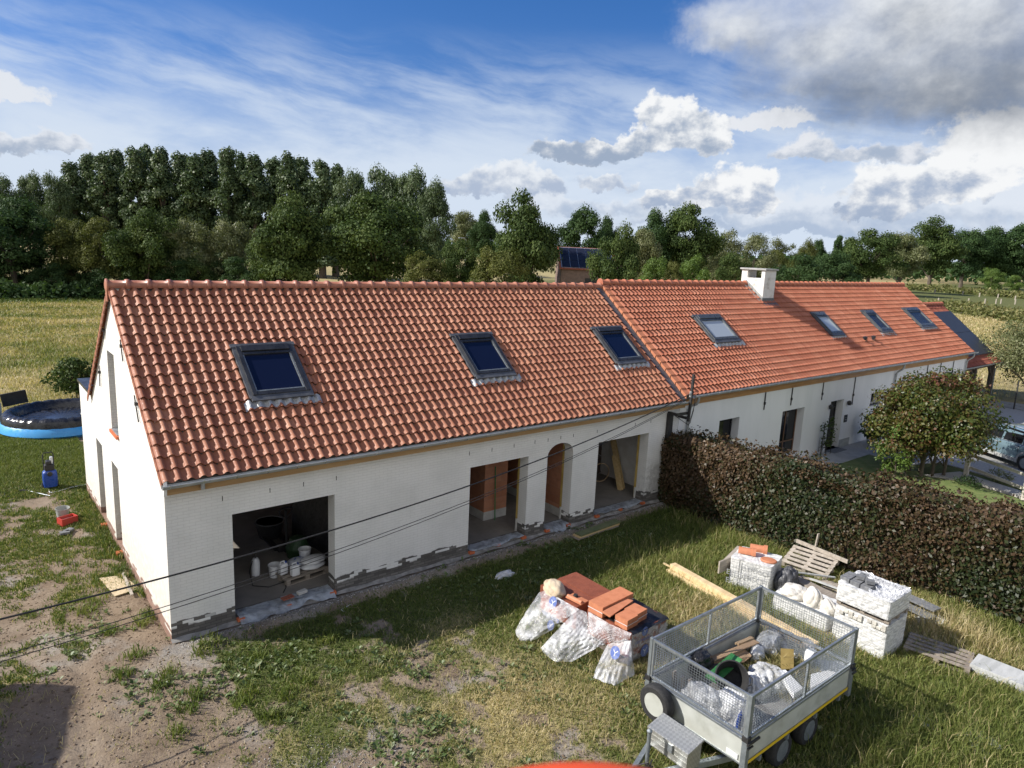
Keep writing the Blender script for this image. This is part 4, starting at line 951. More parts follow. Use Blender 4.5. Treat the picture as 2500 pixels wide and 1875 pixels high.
# far woods that close the horizon
rg = np.random.default_rng(77); n = 26000; q = np.radians(rg.uniform(-12, 96, n)); Dd = rg.uniform(420, 560, n)
px_, py_ = CAM[0]+Dd*np.sin(q), CAM[1]+Dd*np.cos(q); hh = (6+7*fbm(np.degrees(q)*1.3, Dd*.01, 5, 4))*np.sqrt(rg.random(n))
v, f = leaf_quads(np.stack([px_, py_, hh], 1), unit(rg, n), 2.6, .8, rg)
tag(npmesh('distant_wood', v, f, L_dark, None, np.clip(rg.normal(.55, .2, n), 0, 1)), 'far dark woods closing the horizon behind the fields', 'wood', None, 'stuff')

# beech hedge between the yard and the farmhouse garden
HP = np.array([(15.0, -.10), (14.80, -1.2), (14.75, -2.6), (14.78, -4.5), (14.95, -6.7), (15.45, -8.2), (15.8, -10.2), (16.2, -12.6)])
seg = np.linalg.norm(np.diff(HP, axis=0), axis=1); cum = np.concatenate([[0], np.cumsum(seg)]); LT = cum[-1]
def hp(s): return np.stack([np.interp(s, cum, HP[:, 0]), np.interp(s, cum, HP[:, 1])], -1)
def htop(s): return 2.52+.16*(fbm(s*.9, s*0+1, 41, 3)-.5)*2-.25*sst(s, 1.2, .0)
def bulge(s, z): return .34*(fbm(s*.75, z*.9, 42, 4)-.5)+.12*(fbm(s*3, z*3, 43, 2)-.5)
HT = 1.55
HG = thing('beech_hedge', 'clipped copper and green beech hedge along the right of the yard', 'hedge', (15.2, -6, 0))
rg = np.random.default_rng(5)
def hedge_leaves(n, face):
    s = rg.random(n)*LT; p = hp(s); t = hp(np.minimum(s+.05, LT))-hp(np.maximum(s-.05, 0)); t /= np.linalg.norm(t, axis=1, keepdims=True)
    out = np.stack([t[:, 1], -t[:, 0]], 1)                         # towards the yard (-x)
    flip = np.where(out[:, :1] > 0, -1, 1); out = out*flip; T = htop(s)
    if face == 'front':
        z = .05+(T-.05)*rg.random(n)**.92; rnd = np.clip((z-(T-.35))/.35, 0, 1); o = bulge(s, z)-.30*rnd**2-.24*rg.random(n)**1.5; q = p+out*o[:, None]; nn = np.stack([out[:, 0], out[:, 1], .35+.5*rnd], 1)
    elif face == 'back':
        z = .3+(T-.3)*rg.random(n); o = -HT-bulge(s+40, z)+.1*rg.random(n); q = p+out*o[:, None]; nn = np.stack([-out[:, 0], -out[:, 1], np.full(n, .3)], 1)
    elif face == 'end':
        w = rg.random(n); q = np.stack([14.98+HT*w, -.08+.1*rg.random(n)-bulge(w*2, w)], 1); z = rg.random(n)*2.25; s = w*0; nn = np.tile([-.1, 1., .3], (n, 1))
    else:
        w = rg.random(n); o = -HT*w; q = p+out*o[:, None]; spr = (rg.random(n) < .05)*rg.random(n)*.34; z = T-.12+bulge(s*1.3+9, w*2)*.9-.16*(2*w-1)**4+spr-.08*rg.random(n); nn = np.tile([0, 0, 1.], (n, 1))
    nn = nn+rg.normal(size=(n, 3))*.62; nn /= np.linalg.norm(nn, axis=1, keepdims=True)
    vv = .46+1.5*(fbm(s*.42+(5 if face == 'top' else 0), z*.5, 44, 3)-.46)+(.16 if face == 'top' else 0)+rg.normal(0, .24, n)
    return np.column_stack([q, z]), nn, np.clip(vv, 0, 1)
PN = [hedge_leaves(40000, 'front'), hedge_leaves(30000, 'top'), hedge_leaves(9000, 'back'), hedge_leaves(2500, 'end')]
v, f = leaf_quads(np.concatenate([a[0] for a in PN]), np.concatenate([a[1] for a in PN]), .098, .60, rg, .35)
L_hedge = LM('beech_hedge_leaves', [(.016, .028, .008), (.032, .044, .013), (.052, .043, .017), (.064, .037, .019), (.115, .075, .042)], .15, .46, .28)
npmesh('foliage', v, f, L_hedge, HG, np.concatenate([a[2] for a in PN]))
mb = MB()
def core(u, v):
    s = u*LT; p = hp(np.array([s]))[0]; T = float(htop(np.array([s]))[0])-.28; k = v*4
    if k < 1: o, z = -.16, T*k
    elif k < 3: o, z = -.16-(HT-.32)*(k-1)/2, T
    else: o, z = -HT+.16, T*(4-k)
    return (p[0]-o, p[1], z-.05)
mb.grid(core, 60, 8); M_core = PM('twig_mass', (.022, .018, .012), (.035, .028, .018), 8, .95); mb.build('twig_core', M_core, HG)
# the small copper-leaved tree, shrubs at the house, willow
def leafy(name, label, cat, pos, H, Wd, n, leaf, lm, kind='bush', seed=1, stems=4, r=.05, asp=.6, lo=None, group=None):
    rg = np.random.default_rng(seed); P, N, V, cl = crown(rg, kind, H, Wd, n)
    if lo is not None: P[:, 2] = lo+(P[:, 2]/H)*(H-lo); cl = [(c[0], c[1], lo+c[2]/H*(H-lo), c[3], c[4]) for c in cl]
    v, f = leaf_quads(P, N, leaf, asp, rg, .4); R = thing(name, label, cat, pos, 0, group, world=False)
    npmesh('foliage', v, f, lm, R, V); trunk_mb(rg, H, Wd, cl, r, 0, stems).build('stems', M_bark, R, smooth=True); return R
L_cop = LM('copper_green_leaves', [(.030, .055, .011), (.055, .082, .016), (.10, .105, .024), (.115, .060, .026), (.15, .055, .036)], .22, .4, .35)
tr = leafy('small_tree', 'small spreading tree with green and copper leaves behind the hedge', 'tree', (26.75, -3.75, 0), 4.0, 5.1, 42000, .12, L_cop, 'round', 8, 5, .055, .62, .12)
leafy('shrub', 'dark narrow evergreen shrub against the white wall right of the door', 'shrub', (29.0, -.75, 0), 1.75, 1.25, 2600, .10, L_dark, 'bush', 3, 3, .02)
leafy('shrub', 'bright green shrub at the foot of the copper-leaved tree', 'shrub', (25.3, -3.2, 0), 2.0, 1.7, 2600, .10, L_grn, 'bush', 4, 3, .02)
CL = leafy('climbing_plant', 'thin climbing plant on a frame left of the farmhouse door', 'plant', (25.55, -.35, 0), 1.7, .75, 420, .08, L_oak, 'bush', 5, 2, .012)
mb = MB()
for x in (-.4, 0, .4): mb.box(x-.012, x+.012, -.012, .012, 0, 1.5)
for z in (.4, .8, 1.2): mb.box(-.38, .38, -.01, .014, z, z+.02)
mb.build('climbing_frame', M_black, CL)
leafy('willow_tree', 'pale green willow beside the carport at the right edge', 'tree', (49.6, -1.2, 0), 5.0, 7.6, 22000, .17, L_wil, 'round', 6, 1, .16, .35, .9)
leafy('bush', 'rounded green bush in the meadow just behind the flat-roofed extension', 'bush', (1.6, 24.5, 0), 2.0, 2.6, 2600, .16, L_oak, 'bush', 9, 2, .03)
for i, (x, y, h, lab) in enumerate(((28.15, -5.9, .55, 'grassy plant under the rail in front of the car'), (27.0, -7.4, .5, 'low plant by the gravel bed, nearer the hedge'), (26.6, -5.4, .38, 'low dark plant beside the rail post'))):
    leafy('garden_plant', lab, 'plant', (x, y, 0), h, 1.1, 500, .12, (L_wil, L_oak, L_dark)[i], 'bush', 20+i, 1, .01, .2)

# ------------------------------------------------------------------ cars, rail fence, mesh fence
def wheel(parent, T, r=.34, w=.22, rim=None, name='wheel', holes=5):
    """Axis along local Z, outer face at +Z."""
    mb = MB(); mb.lathe([(r*.60, -w/2), (r*.9, -w/2), (r*.985, -w*.36), (r, -w*.2), (r, w*.2), (r*.985, w*.36), (r*.9, w/2), (r*.64, w/2), (r*.60, w*.30)], 32, T, cap=False)
    wl = mb.build(name, M_rubber, parent, smooth=True)
    mb = MB(); mb.lathe([(r*.63, w*.46), (r*.60, w*.36), (r*.54, w*.20), (r*.46, w*.16), (r*.36, w*.30), (r*.22, w*.34), (r*.20, w*.26), (.001, w*.26)], 32, T); mb.lathe([(r*.63, -w*.4), (.001, -w*.35)], 24, T)
    rm = mb.build('rim', rim or M_gal, wl, smooth=True)
    mb = MB()
    if holes > 6:
        for i in range(holes):
            q = 2*math.pi*i/holes; mb.lathe([(r*.062, 0), (r*.062, w*.345)], 10, T @ Matrix.Translation((r*.45*math.cos(q), r*.44*math.sin(q), 0)))
        for i in range(5):
            q = 2*math.pi*i/5; mb.lathe([(r*.035, 0), (r*.035, w*.40)], 6, T @ Matrix.Translation((r*.12*math.cos(q), r*.12*math.sin(q), 0)))
        mb.build('rim_hole', M_black, wl)
    else:
        for i in range(holes):
            q = 2*math.pi*(i+.5)/holes; mb.prism([(r*.24*math.cos(q-.3), r*.24*math.sin(q-.3)), (r*.52*math.cos(q-.36), r*.52*math.sin(q-.36)), (r*.52*math.cos(q+.36), r*.52*math.sin(q+.36)), (r*.24*math.cos(q+.3), r*.24*math.sin(q+.3))], 'z', 0, w*.335, T)
        mb.build('rim_hole', M_black, wl)
    return wl
def car(name, label, pos, rz, paint):
    """Local x forward; a tall five-door estate/SUV shape lofted from stations."""
    R = thing(name, label, 'car', pos, rz, None, world=False)
    st = [(-2.30, .62, .95, .70), (-2.24, .42, 1.02, .84), (-1.9, .30, 1.06, .92), (-1.0, .27, 1.045, .935), (0, .26, 1.02, .935), (.85, .27, 1.0, .93), (1.3, .28, .97, .92), (1.95, .33, .88, .88), (2.22, .42, .76, .78), (2.30, .55, .66, .62)]
    V = []; F = []; k = 11
    for x, zb, zt, w in st:
        half = [(w*.80, zb), (w*.97, zb+.12), (w, (zb+zt)/2), (w*.985, zt-.10), (w*.90, zt-.005)]
        ring = [(x, -a, b) for a, b in half]+[(x, 0, zt+.02)]+[(x, a, b) for a, b in half[::-1]]; V += ring
    for i in range(len(st)-1):
        for j in range(k-1): F.append((i*k+j, (i+1)*k+j, (i+1)*k+j+1, i*k+j+1))
        F.append((i*k+k-1, (i+1)*k+k-1, (i+1)*k, i*k))
    F += [tuple(range(k)), tuple(range((len(st)-1)*k, len(st)*k))[::-1]]
    MB().add(V, F).build('body', paint, R, smooth=True, bevel=.0)
    cs = [(-2.20, 1.03, 1.06, .80, .78), (-2.02, 1.03, 1.30, .84, .70), (-1.72, 1.03, 1.53, .86, .655), (-1.2, 1.02, 1.60, .86, .65), (-.3, 1.01, 1.625, .86, .65), (.15, 1.0, 1.60, .86, .645), (.55, .99, 1.42, .86, .68), (1.18, .975, 1.0, .84, .80)]
    V = []; F = []; k = 8
    for x, z0, z1, w0, w1 in cs:
        zz = max(z1, z0+.01); V += [(x, -w0, z0-.03), (x, -(w0*.3+w1*.7), z0+(zz-z0)*.72), (x, -w1*.96, zz-.03*(zz > 1.2)), (x, -w1*.6, zz), (x, w1*.6, zz), (x, w1*.96, zz-.03*(zz > 1.2)), (x, w0*.3+w1*.7, z0+(zz-z0)*.72), (x, w0, z0-.03)]
    for i in range(len(cs)-1):
        for j in range(k-1): F.append((i*k+j, (i+1)*k+j, (i+1)*k+j+1, i*k+j+1))
    MB().add(V, F).build('cabin', paint, R, smooth=True)
    def side(x, z):   # a point on the cabin side at height fraction z
        for a, b in zip(cs[:-1], cs[1:]):
            if a[0] <= x <= b[0]:
                t = (x-a[0])/(b[0]-a[0]); z0, z1, w0, w1 = [a[i]+(b[i]-a[i])*t for i in (1, 2, 3, 4)]; break
        wm = w0*.3+w1*.7
        y = w0+(wm-w0)*(z/.72) if z < .72 else wm+(w1*.96-wm)*((z-.72)/.28)
        return y+.012, z0+(z1-z0)*z
    for s in (1, -1):
        for wx in (((-1.72, .06), (-1.62, .80), (-1.12, .88), (-1.12, .06)), ((-1.04, .06), (-1.04, .88), (-.18, .90), (-.18, .06)), ((-.08, .06), (-.08, .90), (.22, .86), (.80, .30), (.86, .10))):
            P_ = [(x, s*side(x, z)[0], side(x, z)[1]) for x, z in wx]; MB().add(P_, [tuple(range(len(P_)))[::s]]).build('side_window', M_glassk, R)
        MB().tube([(-1.7, s*.655, 1.555), (-1.2, s*.655, 1.64), (-.3, s*.655, 1.66), (.1, s*.65, 1.63)], .018, 6).build('roof_rail', M_zincl, R)
        mb = MB(); mb.bar((-1.75, s*.895, 1.045), (.95, s*.885, 1.02), .02, .02); mb.build('window_trim', M_zincl, R)
        for x in (-.95, .05): mb = MB(); mb.box(x-.1, x+.1, s*.945-.015, s*.945+.015, .87, .90); mb.build('door_handle', M_zincl, R, bevel=.008)
        for x in (-1.0, -.0, 1.0): MB().box(x-.006, x+.006, s*.932-.012, s*.932+.008, .36, .95).build('door_gap', M_black, R)
        mb = MB(); mb.cbox((.78, s*1.0, 1.08), (.14, .2, .13)); mb.build('mirror', paint, R, bevel=.03)
        MB().box(-1.0, 1.0, s*.93-.03, s*.93+.022, .26, .42).build('side_skirt', M_greyp, R, bevel=.01)
        for x in (-1.42, 1.36):
            mb = MB(); n = 20; vs = []
            for i in range(n+1):
                q = math.pi*(-.08+1.16*i/n); c, d = math.cos(q), math.sin(q)
                vs += [(x+.375*c, s*.955, .35+.375*d), (x+.455*c, s*.948, .35+.455*d), (x+.375*c, s*.80, .35+.375*d)]
            mb.add(vs, [f_ for i in range(n) for f_ in ((3*i, 3*i+1, 3*i+4, 3*i+3), (3*i, 3*i+3, 3*i+5, 3*i+2))]); mb.build('wheel_arch', M_greyp, R)
            mb = MB(); mb.lathe([(.375, -.01), (.001, -.01)], 24, Matrix.Translation((x, s*.93, .36)) @ Matrix.Rotation(-s*math.pi/2, 4, 'X')); mb.build('wheel_well', M_black, R)
            wheel(R, Matrix.Translation((x, s*.87, .335)) @ Matrix.Rotation(-s*math.pi/2, 4, 'X'), .335, .22)
        MB().cbox((-2.22, s*.72, .86), (.12, .3, .2)).build('tail_light', M_red, R, bevel=.03); MB().cbox((2.17, s*.68, .70), (.2, .3, .13)).build('headlight', M_zincl, R, bevel=.03)
    MB().add([(.60, -.60, 1.41), (.60, .60, 1.41), (1.19, .75, 1.012), (1.19, -.75, 1.012)], [(0, 3, 2, 1)]).build('windscreen', M_glassk, R)
    MB().add([(-2.04, -.60, 1.28), (-2.04, .60, 1.28), (-1.76, .56, 1.52), (-1.76, -.56, 1.52)], [(0, 3, 2, 1)]).build('rear_window', M_glassk, R)
    return R
car('parked_car', 'blue-grey estate car with silver roof rails parked on the drive behind the tree', (32.3, -5.2, .045), math.radians(62), M_car)
M_cardk = PM('black_car_paint', (.012, .012, .014), (.02, .02, .022), 3, .3)
car('parked_car', 'dark car standing in the shade under the carport', (44.9, 3.4, .0), math.radians(95), M_cardk)
RF = thing('rail_fence', 'silvered post-and-rail wooden fence beside the parked car', 'fence', (28.1, -5, 0))
for x, y in ((28.0, -4.85), (26.75, -7.15), (25.5, -9.45)): MB().box(x-.08, x+.08, y-.08, y+.08, -.1, 1.02).build('post', M_railw, RF, bevel=.01)
for z, h in ((.86, .12), (.36, .12)):
    for a, b in (((28.14, -4.8), (26.85, -7.16)), ((26.85, -7.16), (25.6, -9.46))): MB().bar((a[0], a[1], z), (b[0], b[1], z), .05, h).build('rail', M_railw, RF)
MF = thing('mesh_fence', 'dark green wire mesh fence with steel posts next to the carport', 'fence', (45.2, -2, 0))
fa, fb = Vector((45.9, .1, 0)), Vector((45.3, -5.6, 0))
for t in (0, .27, .54, .81, 1.0):
    p = fa.lerp(fb, t); MB().box(p.x-.035, p.x+.035, p.y-.035, p.y+.035, 0, 1.75).build('post', M_black, MF)
mb = MB()
for i in range(100):
    p = fa.lerp(fb, (i+.5)/100); mb.box(p.x-.004, p.x+.004, p.y-.004, p.y+.004, .05, 1.68)
for i in range(9): mb.bar(fa+Vector((0, 0, .08+i*.2)), fb+Vector((0, 0, .08+i*.2)), .008, .008)
mb.build('wire_mesh', M_black, MF)

# ------------------------------------------------------------------ the caged trailer
TR = thing('trailer', 'aluminium tandem-axle trailer with tall wire mesh cage and spare wheel', 'trailer', (7.4, -8.3, 0))
tx0, tx1, ty0, ty1, zb, zm, zt = 5.76, 9.02, -9.24, -7.37, .61, 1.055, 1.79
MB().box(tx0+.03, tx1-.03, ty0+.03, ty1-.03, zb-.005, zb+.035).build('bed', PM('grey_ply_floor', (.20, .19, .18), (.28, .27, .25), 5, .7), TR)
def sidep(x0, x1, y0, y1):
    mb = MB(); mb.box(x0, x1, y0, y1, zb+.02, zm-.04)
    ax = 'x' if (x1-x0) < .1 else 'y'; s = mb.build('side_panel', M_alu, TR)
    e = .012; m2 = MB()
    for z, h in ((zb-.01, .03), (zm-.04, .04)): m2.box(x0-e, x1+e, y0-e, y1+e, z, z+h)
    m2.build('edge_profile', M_gal, s, bevel=.004)
sidep(tx0, tx0+.025, ty0+.04, ty1-.04); sidep(tx0+.04, tx1-.04, ty0, ty0+.025); sidep(tx0+.04, tx1-.04, ty1-.025, ty1)
for x in (tx0, tx1):
    for y in (ty0, ty1):
        mb = MB(); mb.box(x-.045, x+.045, y-.045, y+.045, zb-.12, zm+.015).box(x-.03, x+.03, y-.03, y+.03, zm+.015, zt+.01); p = mb.build('corner_post', M_gald, TR, bevel=.006)
        mb = MB(); sy = -1 if y == ty0 else 1; mb.box(x-.06, x+.26 if x == tx0 else x+.06, y+sy*.046, y+sy*.075, zm-.05, zm-.015).box(x-.05, x+.05, y-.05, y+.05, zm-.02, zm+.06).box(x-.04, x+.1, y+sy*.046, y+sy*.07, zm-.12, zm-.10); mb.build('corner_latch', M_black, p)
def cage(a, b, nx, label=None, diamond=False, mids=0):
    a, b = Vector(a), Vector(b); d = (b-a); L = d.length; d.normalize(); mb = MB(); h0, h1 = zm+.03, zt
    fr = .04
    mb.bar(a+Vector((0, 0, h1-fr/2)), b+Vector((0, 0, h1-fr/2)), .035, fr); mb.bar(a+Vector((0, 0, h0+fr/2)), b+Vector((0, 0, h0+fr/2)), .035, fr)
    for t in [.02, L-.02]+[L*(i+1)/(mids+1) for i in range(mids)]:
        p = a+d*t; mb.box(p.x-.0175, p.x+.0175, p.y-.0175, p.y+.0175, h0+fr, h1-fr)
    f = mb.build('mesh_panel', M_gal, TR)
    mb = MB(); n = int(L/.05); w = .0052
    for i in range(n):
        p = a+d*(.05+(L-.1)*(i+.5)/n); mb.box(p.x-w/2, p.x+w/2, p.y-w/2, p.y+w/2, h0+fr, h1-fr)
    for i in range(14):
        z = h0+fr+(h1-h0-2*fr)*(i+.5)/14; mb.bar(a+d*.04+Vector((0, 0, z)), b-d*.04+Vector((0, 0, z)), w, w)
    mb.build('wire_mesh', M_gal, f)
cage((tx0, ty0+.03, 0), (tx0, ty1-.03, 0), 0); cage((tx1, ty0+.03, 0), (tx1, ty1-.03, 0), 0); cage((tx0+.03, ty0, 0), (tx1-.03, ty0, 0), 0, mids=1); cage((tx0+.03, ty1, 0), (tx1-.03, ty1, 0), 0, mids=1)
mb = MB()
for i in range(34):
    y = ty0+.06+i*(ty1-ty0-.12)/33; mb.box(tx1-.008, tx1+.008, y-.005, y+.005, zb+.02, zm)
for i in range(10): z = zb+.05+i*.04; mb.box(tx1-.007, tx1+.007, ty0+.05, ty1-.05, z, z+.012)
mb.build('ramp', M_gal, TR)
MB().box(tx0+.05, tx1-.05, ty0-.017, ty0-.0135, zb+.005, zb+.06).build('reflective_stripe', M_yellow, TR)
MB().box(tx0-.017, tx0-.0135, ty0+.10, ty0+.30, zb+.05, zb+.14).build('sticker', M_white, TR)
for x, sy in ((6.98, 1), (7.82, 1)):
    for y in (ty0+.11, ty1-.11):
        s = -1 if y < -8.3 else 1; wheel(TR, Matrix.Translation((x, y, .285)) @ Matrix.Rotation(-s*math.pi/2, 4, 'X'), .285, .18, M_gald, holes=12)
    MB().tube([(x, ty0+.2, .29), (x, ty1-.2, .29)], .035, 8).build('axle', M_gald, TR)
mb = MB(); mb.box(tx0+.1, tx1-.05, -8.95, -8.87, zb-.13, zb-.012).box(tx0+.1, tx1-.05, -7.75, -7.67, zb-.13, zb-.012); mb.build('chassis', M_gald, TR)
mb = MB(); mb.bar((5.95, -8.95, .50), (4.35, -8.36, .47), .07, .10).bar((5.95, -7.7, .50), (4.35, -8.26, .47), .07, .10).box(3.95, 4.45, -8.36, -8.26, .43, .52); mb.build('drawbar', M_gald, TR)
mb = MB(); mb.tube([(3.95, -8.31, .48), (3.72, -8.31, .48)], .035, 8).lathe([(.06, -.05), (.06, .03), (.001, .06)], 12, Matrix.Translation((3.72, -8.31, .48))); mb.build('coupling', M_black, TR)
mb = MB(); mb.tube([(4.78, -8.22, .02+.2), (4.78, -8.22, .98)], .03, 10).lathe([(.04, 0), (.045, .03), (.02, .06)], 10, Matrix.Translation((4.78, -8.22, .98))); jw = mb.build('jockey_wheel', M_gald, TR)
mb = MB(); mb.lathe([(.10, -.03), (.10, .03)], 16, Matrix.Translation((4.78, -8.22, .10)) @ Matrix.Rotation(math.pi/2, 4, 'X')); mb.build('small_wheel', M_rubber, jw)
mb = MB()
for i in range(3): mb.tube([(4.6+.1*i, -8.5+.1*i, .55), (4.5, -8.45, .75-.08*i), (4.3, -8.25, .62), (4.35, -8.1, .35), (4.15, -8.2, .25+.1*i)], .012, 6)
mb.build('hose_and_cable', M_black, TR, smooth=True)
def checker():
    m, n, p = mat('checker_plate'); sp(p, .35, .6, .5); t = n.n('ShaderNodeTexCoord'); mp = n.n('ShaderNodeMapping'); mp.inputs['Rotation'].default_value = (0, 0, .785); n.L(t.outputs['Object'], mp.inputs[0])
    c = n.n('ShaderNodeTexChecker'); n.L(mp.outputs[0], c.inputs[0]); c.inputs['Scale'].default_value = 22
    n.L(n.mix(c.outputs['Fac'], (.50, .50, .47), (.40, .40, .375)), p.inputs['Base Color']); b = n.n('ShaderNodeBump'); b.inputs['Strength'].default_value = .5; b.inputs['Distance'].default_value = .004; n.L(c.outputs['Fac'], b.inputs['Height']); n.L(b.outputs[0], p.inputs['Normal']); return m
M_check = checker()
mb = MB(); mb.prism([(5.02, .56), (5.36, .48), (5.36, .90), (5.02, .82)], 'y', -8.76, -8.02); tb = mb.build('tool_box', M_check, TR, bevel=.006)
mb = MB(); mb.prism([(5.0, .822), (5.38, .902), (5.38, .935), (5.0, .86)], 'y', -8.78, -8.0); mb.build('lid', M_check, tb, bevel=.006)
MB().box(4.985, 5.015, -8.5, -8.42, .70, .83).build('lock', M_gal, tb)
wheel(TR, Matrix.Translation((5.60, -7.70, .84)) @ Matrix.Rotation(-math.pi/2, 4, 'Y'), .31, .19, M_alu, 'spare_wheel', 16)
MB().box(5.69, 5.748, -7.8, -7.6, .76, .92).build('wheel_bracket', M_gald, TR)
for x in (6.2, 7.0, 7.9, 8.7): MB().box(x-.03, x+.03, ty0-.02, ty0+.06, zb-.1, zb-.012).build('hinge', M_gald, TR)

# what lies in the trailer
def crumple(name, label, cat, c, d, m, seed, rough=.18, flat=.55, group=None, rz=0.0, freq=3.0, sub=22):
    """A crumpled lump: an egg pushed in and out by creases."""
    rg = np.random.default_rng(seed); ks = rg.normal(size=(9, 3))*freq; ph = rg.random(9)*6.28
    ca, sa = math.cos(rz), math.sin(rz)
    def fn(u, v):
        q, t = u*2*math.pi, v*math.pi; p = np.array([math.cos(q)*math.sin(t), math.sin(q)*math.sin(t), math.cos(t)])
        n = sum(abs(math.sin(float(ks[i]@p)+ph[i]))*(.5**(i//3)) for i in range(9))/3.5; s = 1+rough*2.2*(n-.75)
        x, y, z = p*s; z = max(z, -flat)+flat
        x *= d[0]/2; y *= d[1]/2; return (c[0]+x*ca-y*sa, c[1]+x*sa+y*ca, c[2]+z*d[2]/(1+flat))
    mb = MB(); mb.grid(fn, sub*2, sub); return tag(mb.build(name, m, None, smooth=False), label, cat, group)
zf = zb+.036
def slabq(px4, z, th, name, label, cat, m, group=None, dz=(0, 0, 0, 0)):
    P4 = [PZ(a, b, z+dz[i]) for i, (a, b) in enumerate(px4)]; vs = [tuple(p) for p in P4]+[(p[0], p[1], p[2]-th) for p in P4]
    ar = sum(P4[i][0]*P4[(i+1) % 4][1]-P4[(i+1) % 4][0]*P4[i][1] for i in range(4)); fs = [(0, 1, 2, 3), (7, 6, 5, 4)]+[(i, i+4, (i+1) % 4+4, (i+1) % 4) for i in range(4)]
    if ar < 0: fs = [f_[::-1] for f_ in fs]
    return tag(MB().add(vs, fs).build(name, m, None), label, cat, group)
def c5(x, y): return (1500+x*.31646, 1350+y*.31646)
MB_ = MB()
rgg = np.random.default_rng(31); n = 9000
P_ = np.column_stack([rgg.uniform(7.7, 8.9, n), rgg.uniform(-8.95, -7.6, n), np.zeros(n)]); hmask = np.exp(-(((P_[:, 0]-8.35)/.55)**2+((P_[:, 1]+8.3)/.5)**2)); P_ = P_[hmask > .15]; hm = hmask[hmask > .15]; P_[:, 2] = zf+.02+.20*hm*rgg.random(len(P_))**.5
L_clip = LM('cut_grass', [(.10, .12, .03), (.18, .17, .06), (.30, .25, .11), (.38, .31, .16)], .15, .7)
nn_ = unit(rgg, len(P_)); nn_[:, 2] = abs(nn_[:, 2])+.5; nn_ /= np.linalg.norm(nn_, axis=1, keepdims=True); v, f = leaf_quads(P_, nn_, .17, .07, rgg)
tag(npmesh('grass_cuttings', v, f, L_clip, None, rgg.random(len(f))), 'heap of cut grass lying in the trailer', 'grass cuttings', None, 'stuff')
slabq([c5(735, 800), c5(1080, 668), c5(1118, 690), c5(770, 830)], 1.00, .02, 'cardboard_sheet', 'long cardboard sheet in the trailer, uppermost of the two', 'cardboard', M_cardb, 'cardboard in the trailer', (-.12, .0, .02, -.06))
slabq([c5(760, 845), c5(1010, 745), c5(1060, 790), c5(1000, 840)], .93, .02, 'cardboard_sheet', 'short torn cardboard piece below the long sheet in the trailer', 'cardboard', M_cardb, 'cardboard in the trailer', (-.08, 0, 0, -.1))
slabq([c5(930, 690), c5(1050, 640), c5(1078, 655), c5(960, 700)], .99, .04, 'brick_edging', 'small brown printed carton behind the long cardboard', 'carton', M_skin)
slabq([c5(700, 945), c5(903, 768), c5(988, 822), c5(790, 1000)], 1.0, .025, 'green_board', 'bright green board leaning on the black tub in the trailer', 'board', M_green, None, (-.15, .08, .08, -.1))
slabq([c5(1283, 735), c5(1384, 742), c5(1384, 888), c5(1283, 900)], .93, .02, 'brown_board', 'small olive-brown board lying on the cut grass in the trailer', 'board', PM('olive_board', (.30, .22, .07), (.24, .17, .05), 6, .7), None, (.05, .05, -.03, -.03))
tp = PZ(*c5(905, 960), 1.02); T = Matrix.Translation(tuple(tp)) @ Vector((-.62, -.42, .66)).to_track_quat('Z', 'Y').to_matrix().to_4x4() @ Matrix.Translation((0, 0, -.36))
TB = thing('black_tub', 'black round mortar tub tipped over towards the camera in the trailer', 'tub', tuple(tp-np.array([0, 0, .25])))
MB().lathe([(.001, 0), (.20, 0), (.27, .36), (.285, .37), (.285, .385), (.262, .385), (.19, .02), (.001, .02)], 32, T).build('tub_body', M_rubber, TB, smooth=True)
MB().tube([T @ Vector((.28, -.08, .36)), T @ Vector((.33, -.05, .37)), T @ Vector((.33, .05, .37)), T @ Vector((.28, .08, .36))], .012, 6).build('handle', M_rubber, TB)
def film_lump(label, px, z0, d, seed, m=None, rz=0.0, rough=.22): p = PZ(*c5(*px), z0+d[2]*.5); return crumple('plastic_film', label, 'plastic film', (p[0], p[1], z0), d, m or M_film, seed, rough, .4, 'plastic film in the trailer', rz)
film_lump('clear crumpled film at the back of the trailer under the plank', (1230, 690), zf, (1.0, .55, .34), 1)
film_lump('clear crumpled film beside the black tub, right of it', (1190, 950), zf, (.65, .7, .30), 2)
film_lump('white crumpled film bag touching the tub rim', (1090, 1010), zf, (.36, .45, .32), 3, M_filmw)
film_lump('clear film sagging against the front mesh, left of the other', (690, 1120), zf, (.45, .75, .42), 4)
film_lump('whitish film bag in the near corner of the trailer', (920, 1180), zf, (.45, .65, .46), 5, M_filmw)
film_lump('thin film trailing along the right of the cut grass', (1420, 720), zf, (.7, .5, .2), 6)
film_lump('small white crumpled bag between cardboard and cut grass', (1100, 770), zf+.1, (.30, .24, .24), 7, M_filmw)
crumple('bin_bag', 'black bin bag by the left mesh of the trailer', 'bin bag', tuple(PZ(*c5(655, 810), .95)-np.array([0, 0, .2])), (.55, .42, .36), M_bagblk, 11, .15)
slabq([c5(1265, 905), c5(1320, 900), c5(1455, 1040), c5(1385, 1085)], .92, .10, 'foam_slab', 'white foam slab in the trailer, left of the two', 'foam slab', M_foam, 'foam slabs in the trailer')
slabq([c5(1515, 935), c5(1650, 905), c5(1720, 925), c5(1515, 1045)], .86, .10, 'foam_slab', 'white foam slab in the trailer nearest its right side', 'foam slab', M_foam, 'foam slabs in the trailer')
slabq([c5(1500, 1180), c5(1790, 870), c5(1760, 840), c5(1560, 820)], zf+.06, .05, 'foam_slab', 'large white foam sheet on the trailer floor at its rear corner', 'foam slab', M_foam, 'foam slabs in the trailer')
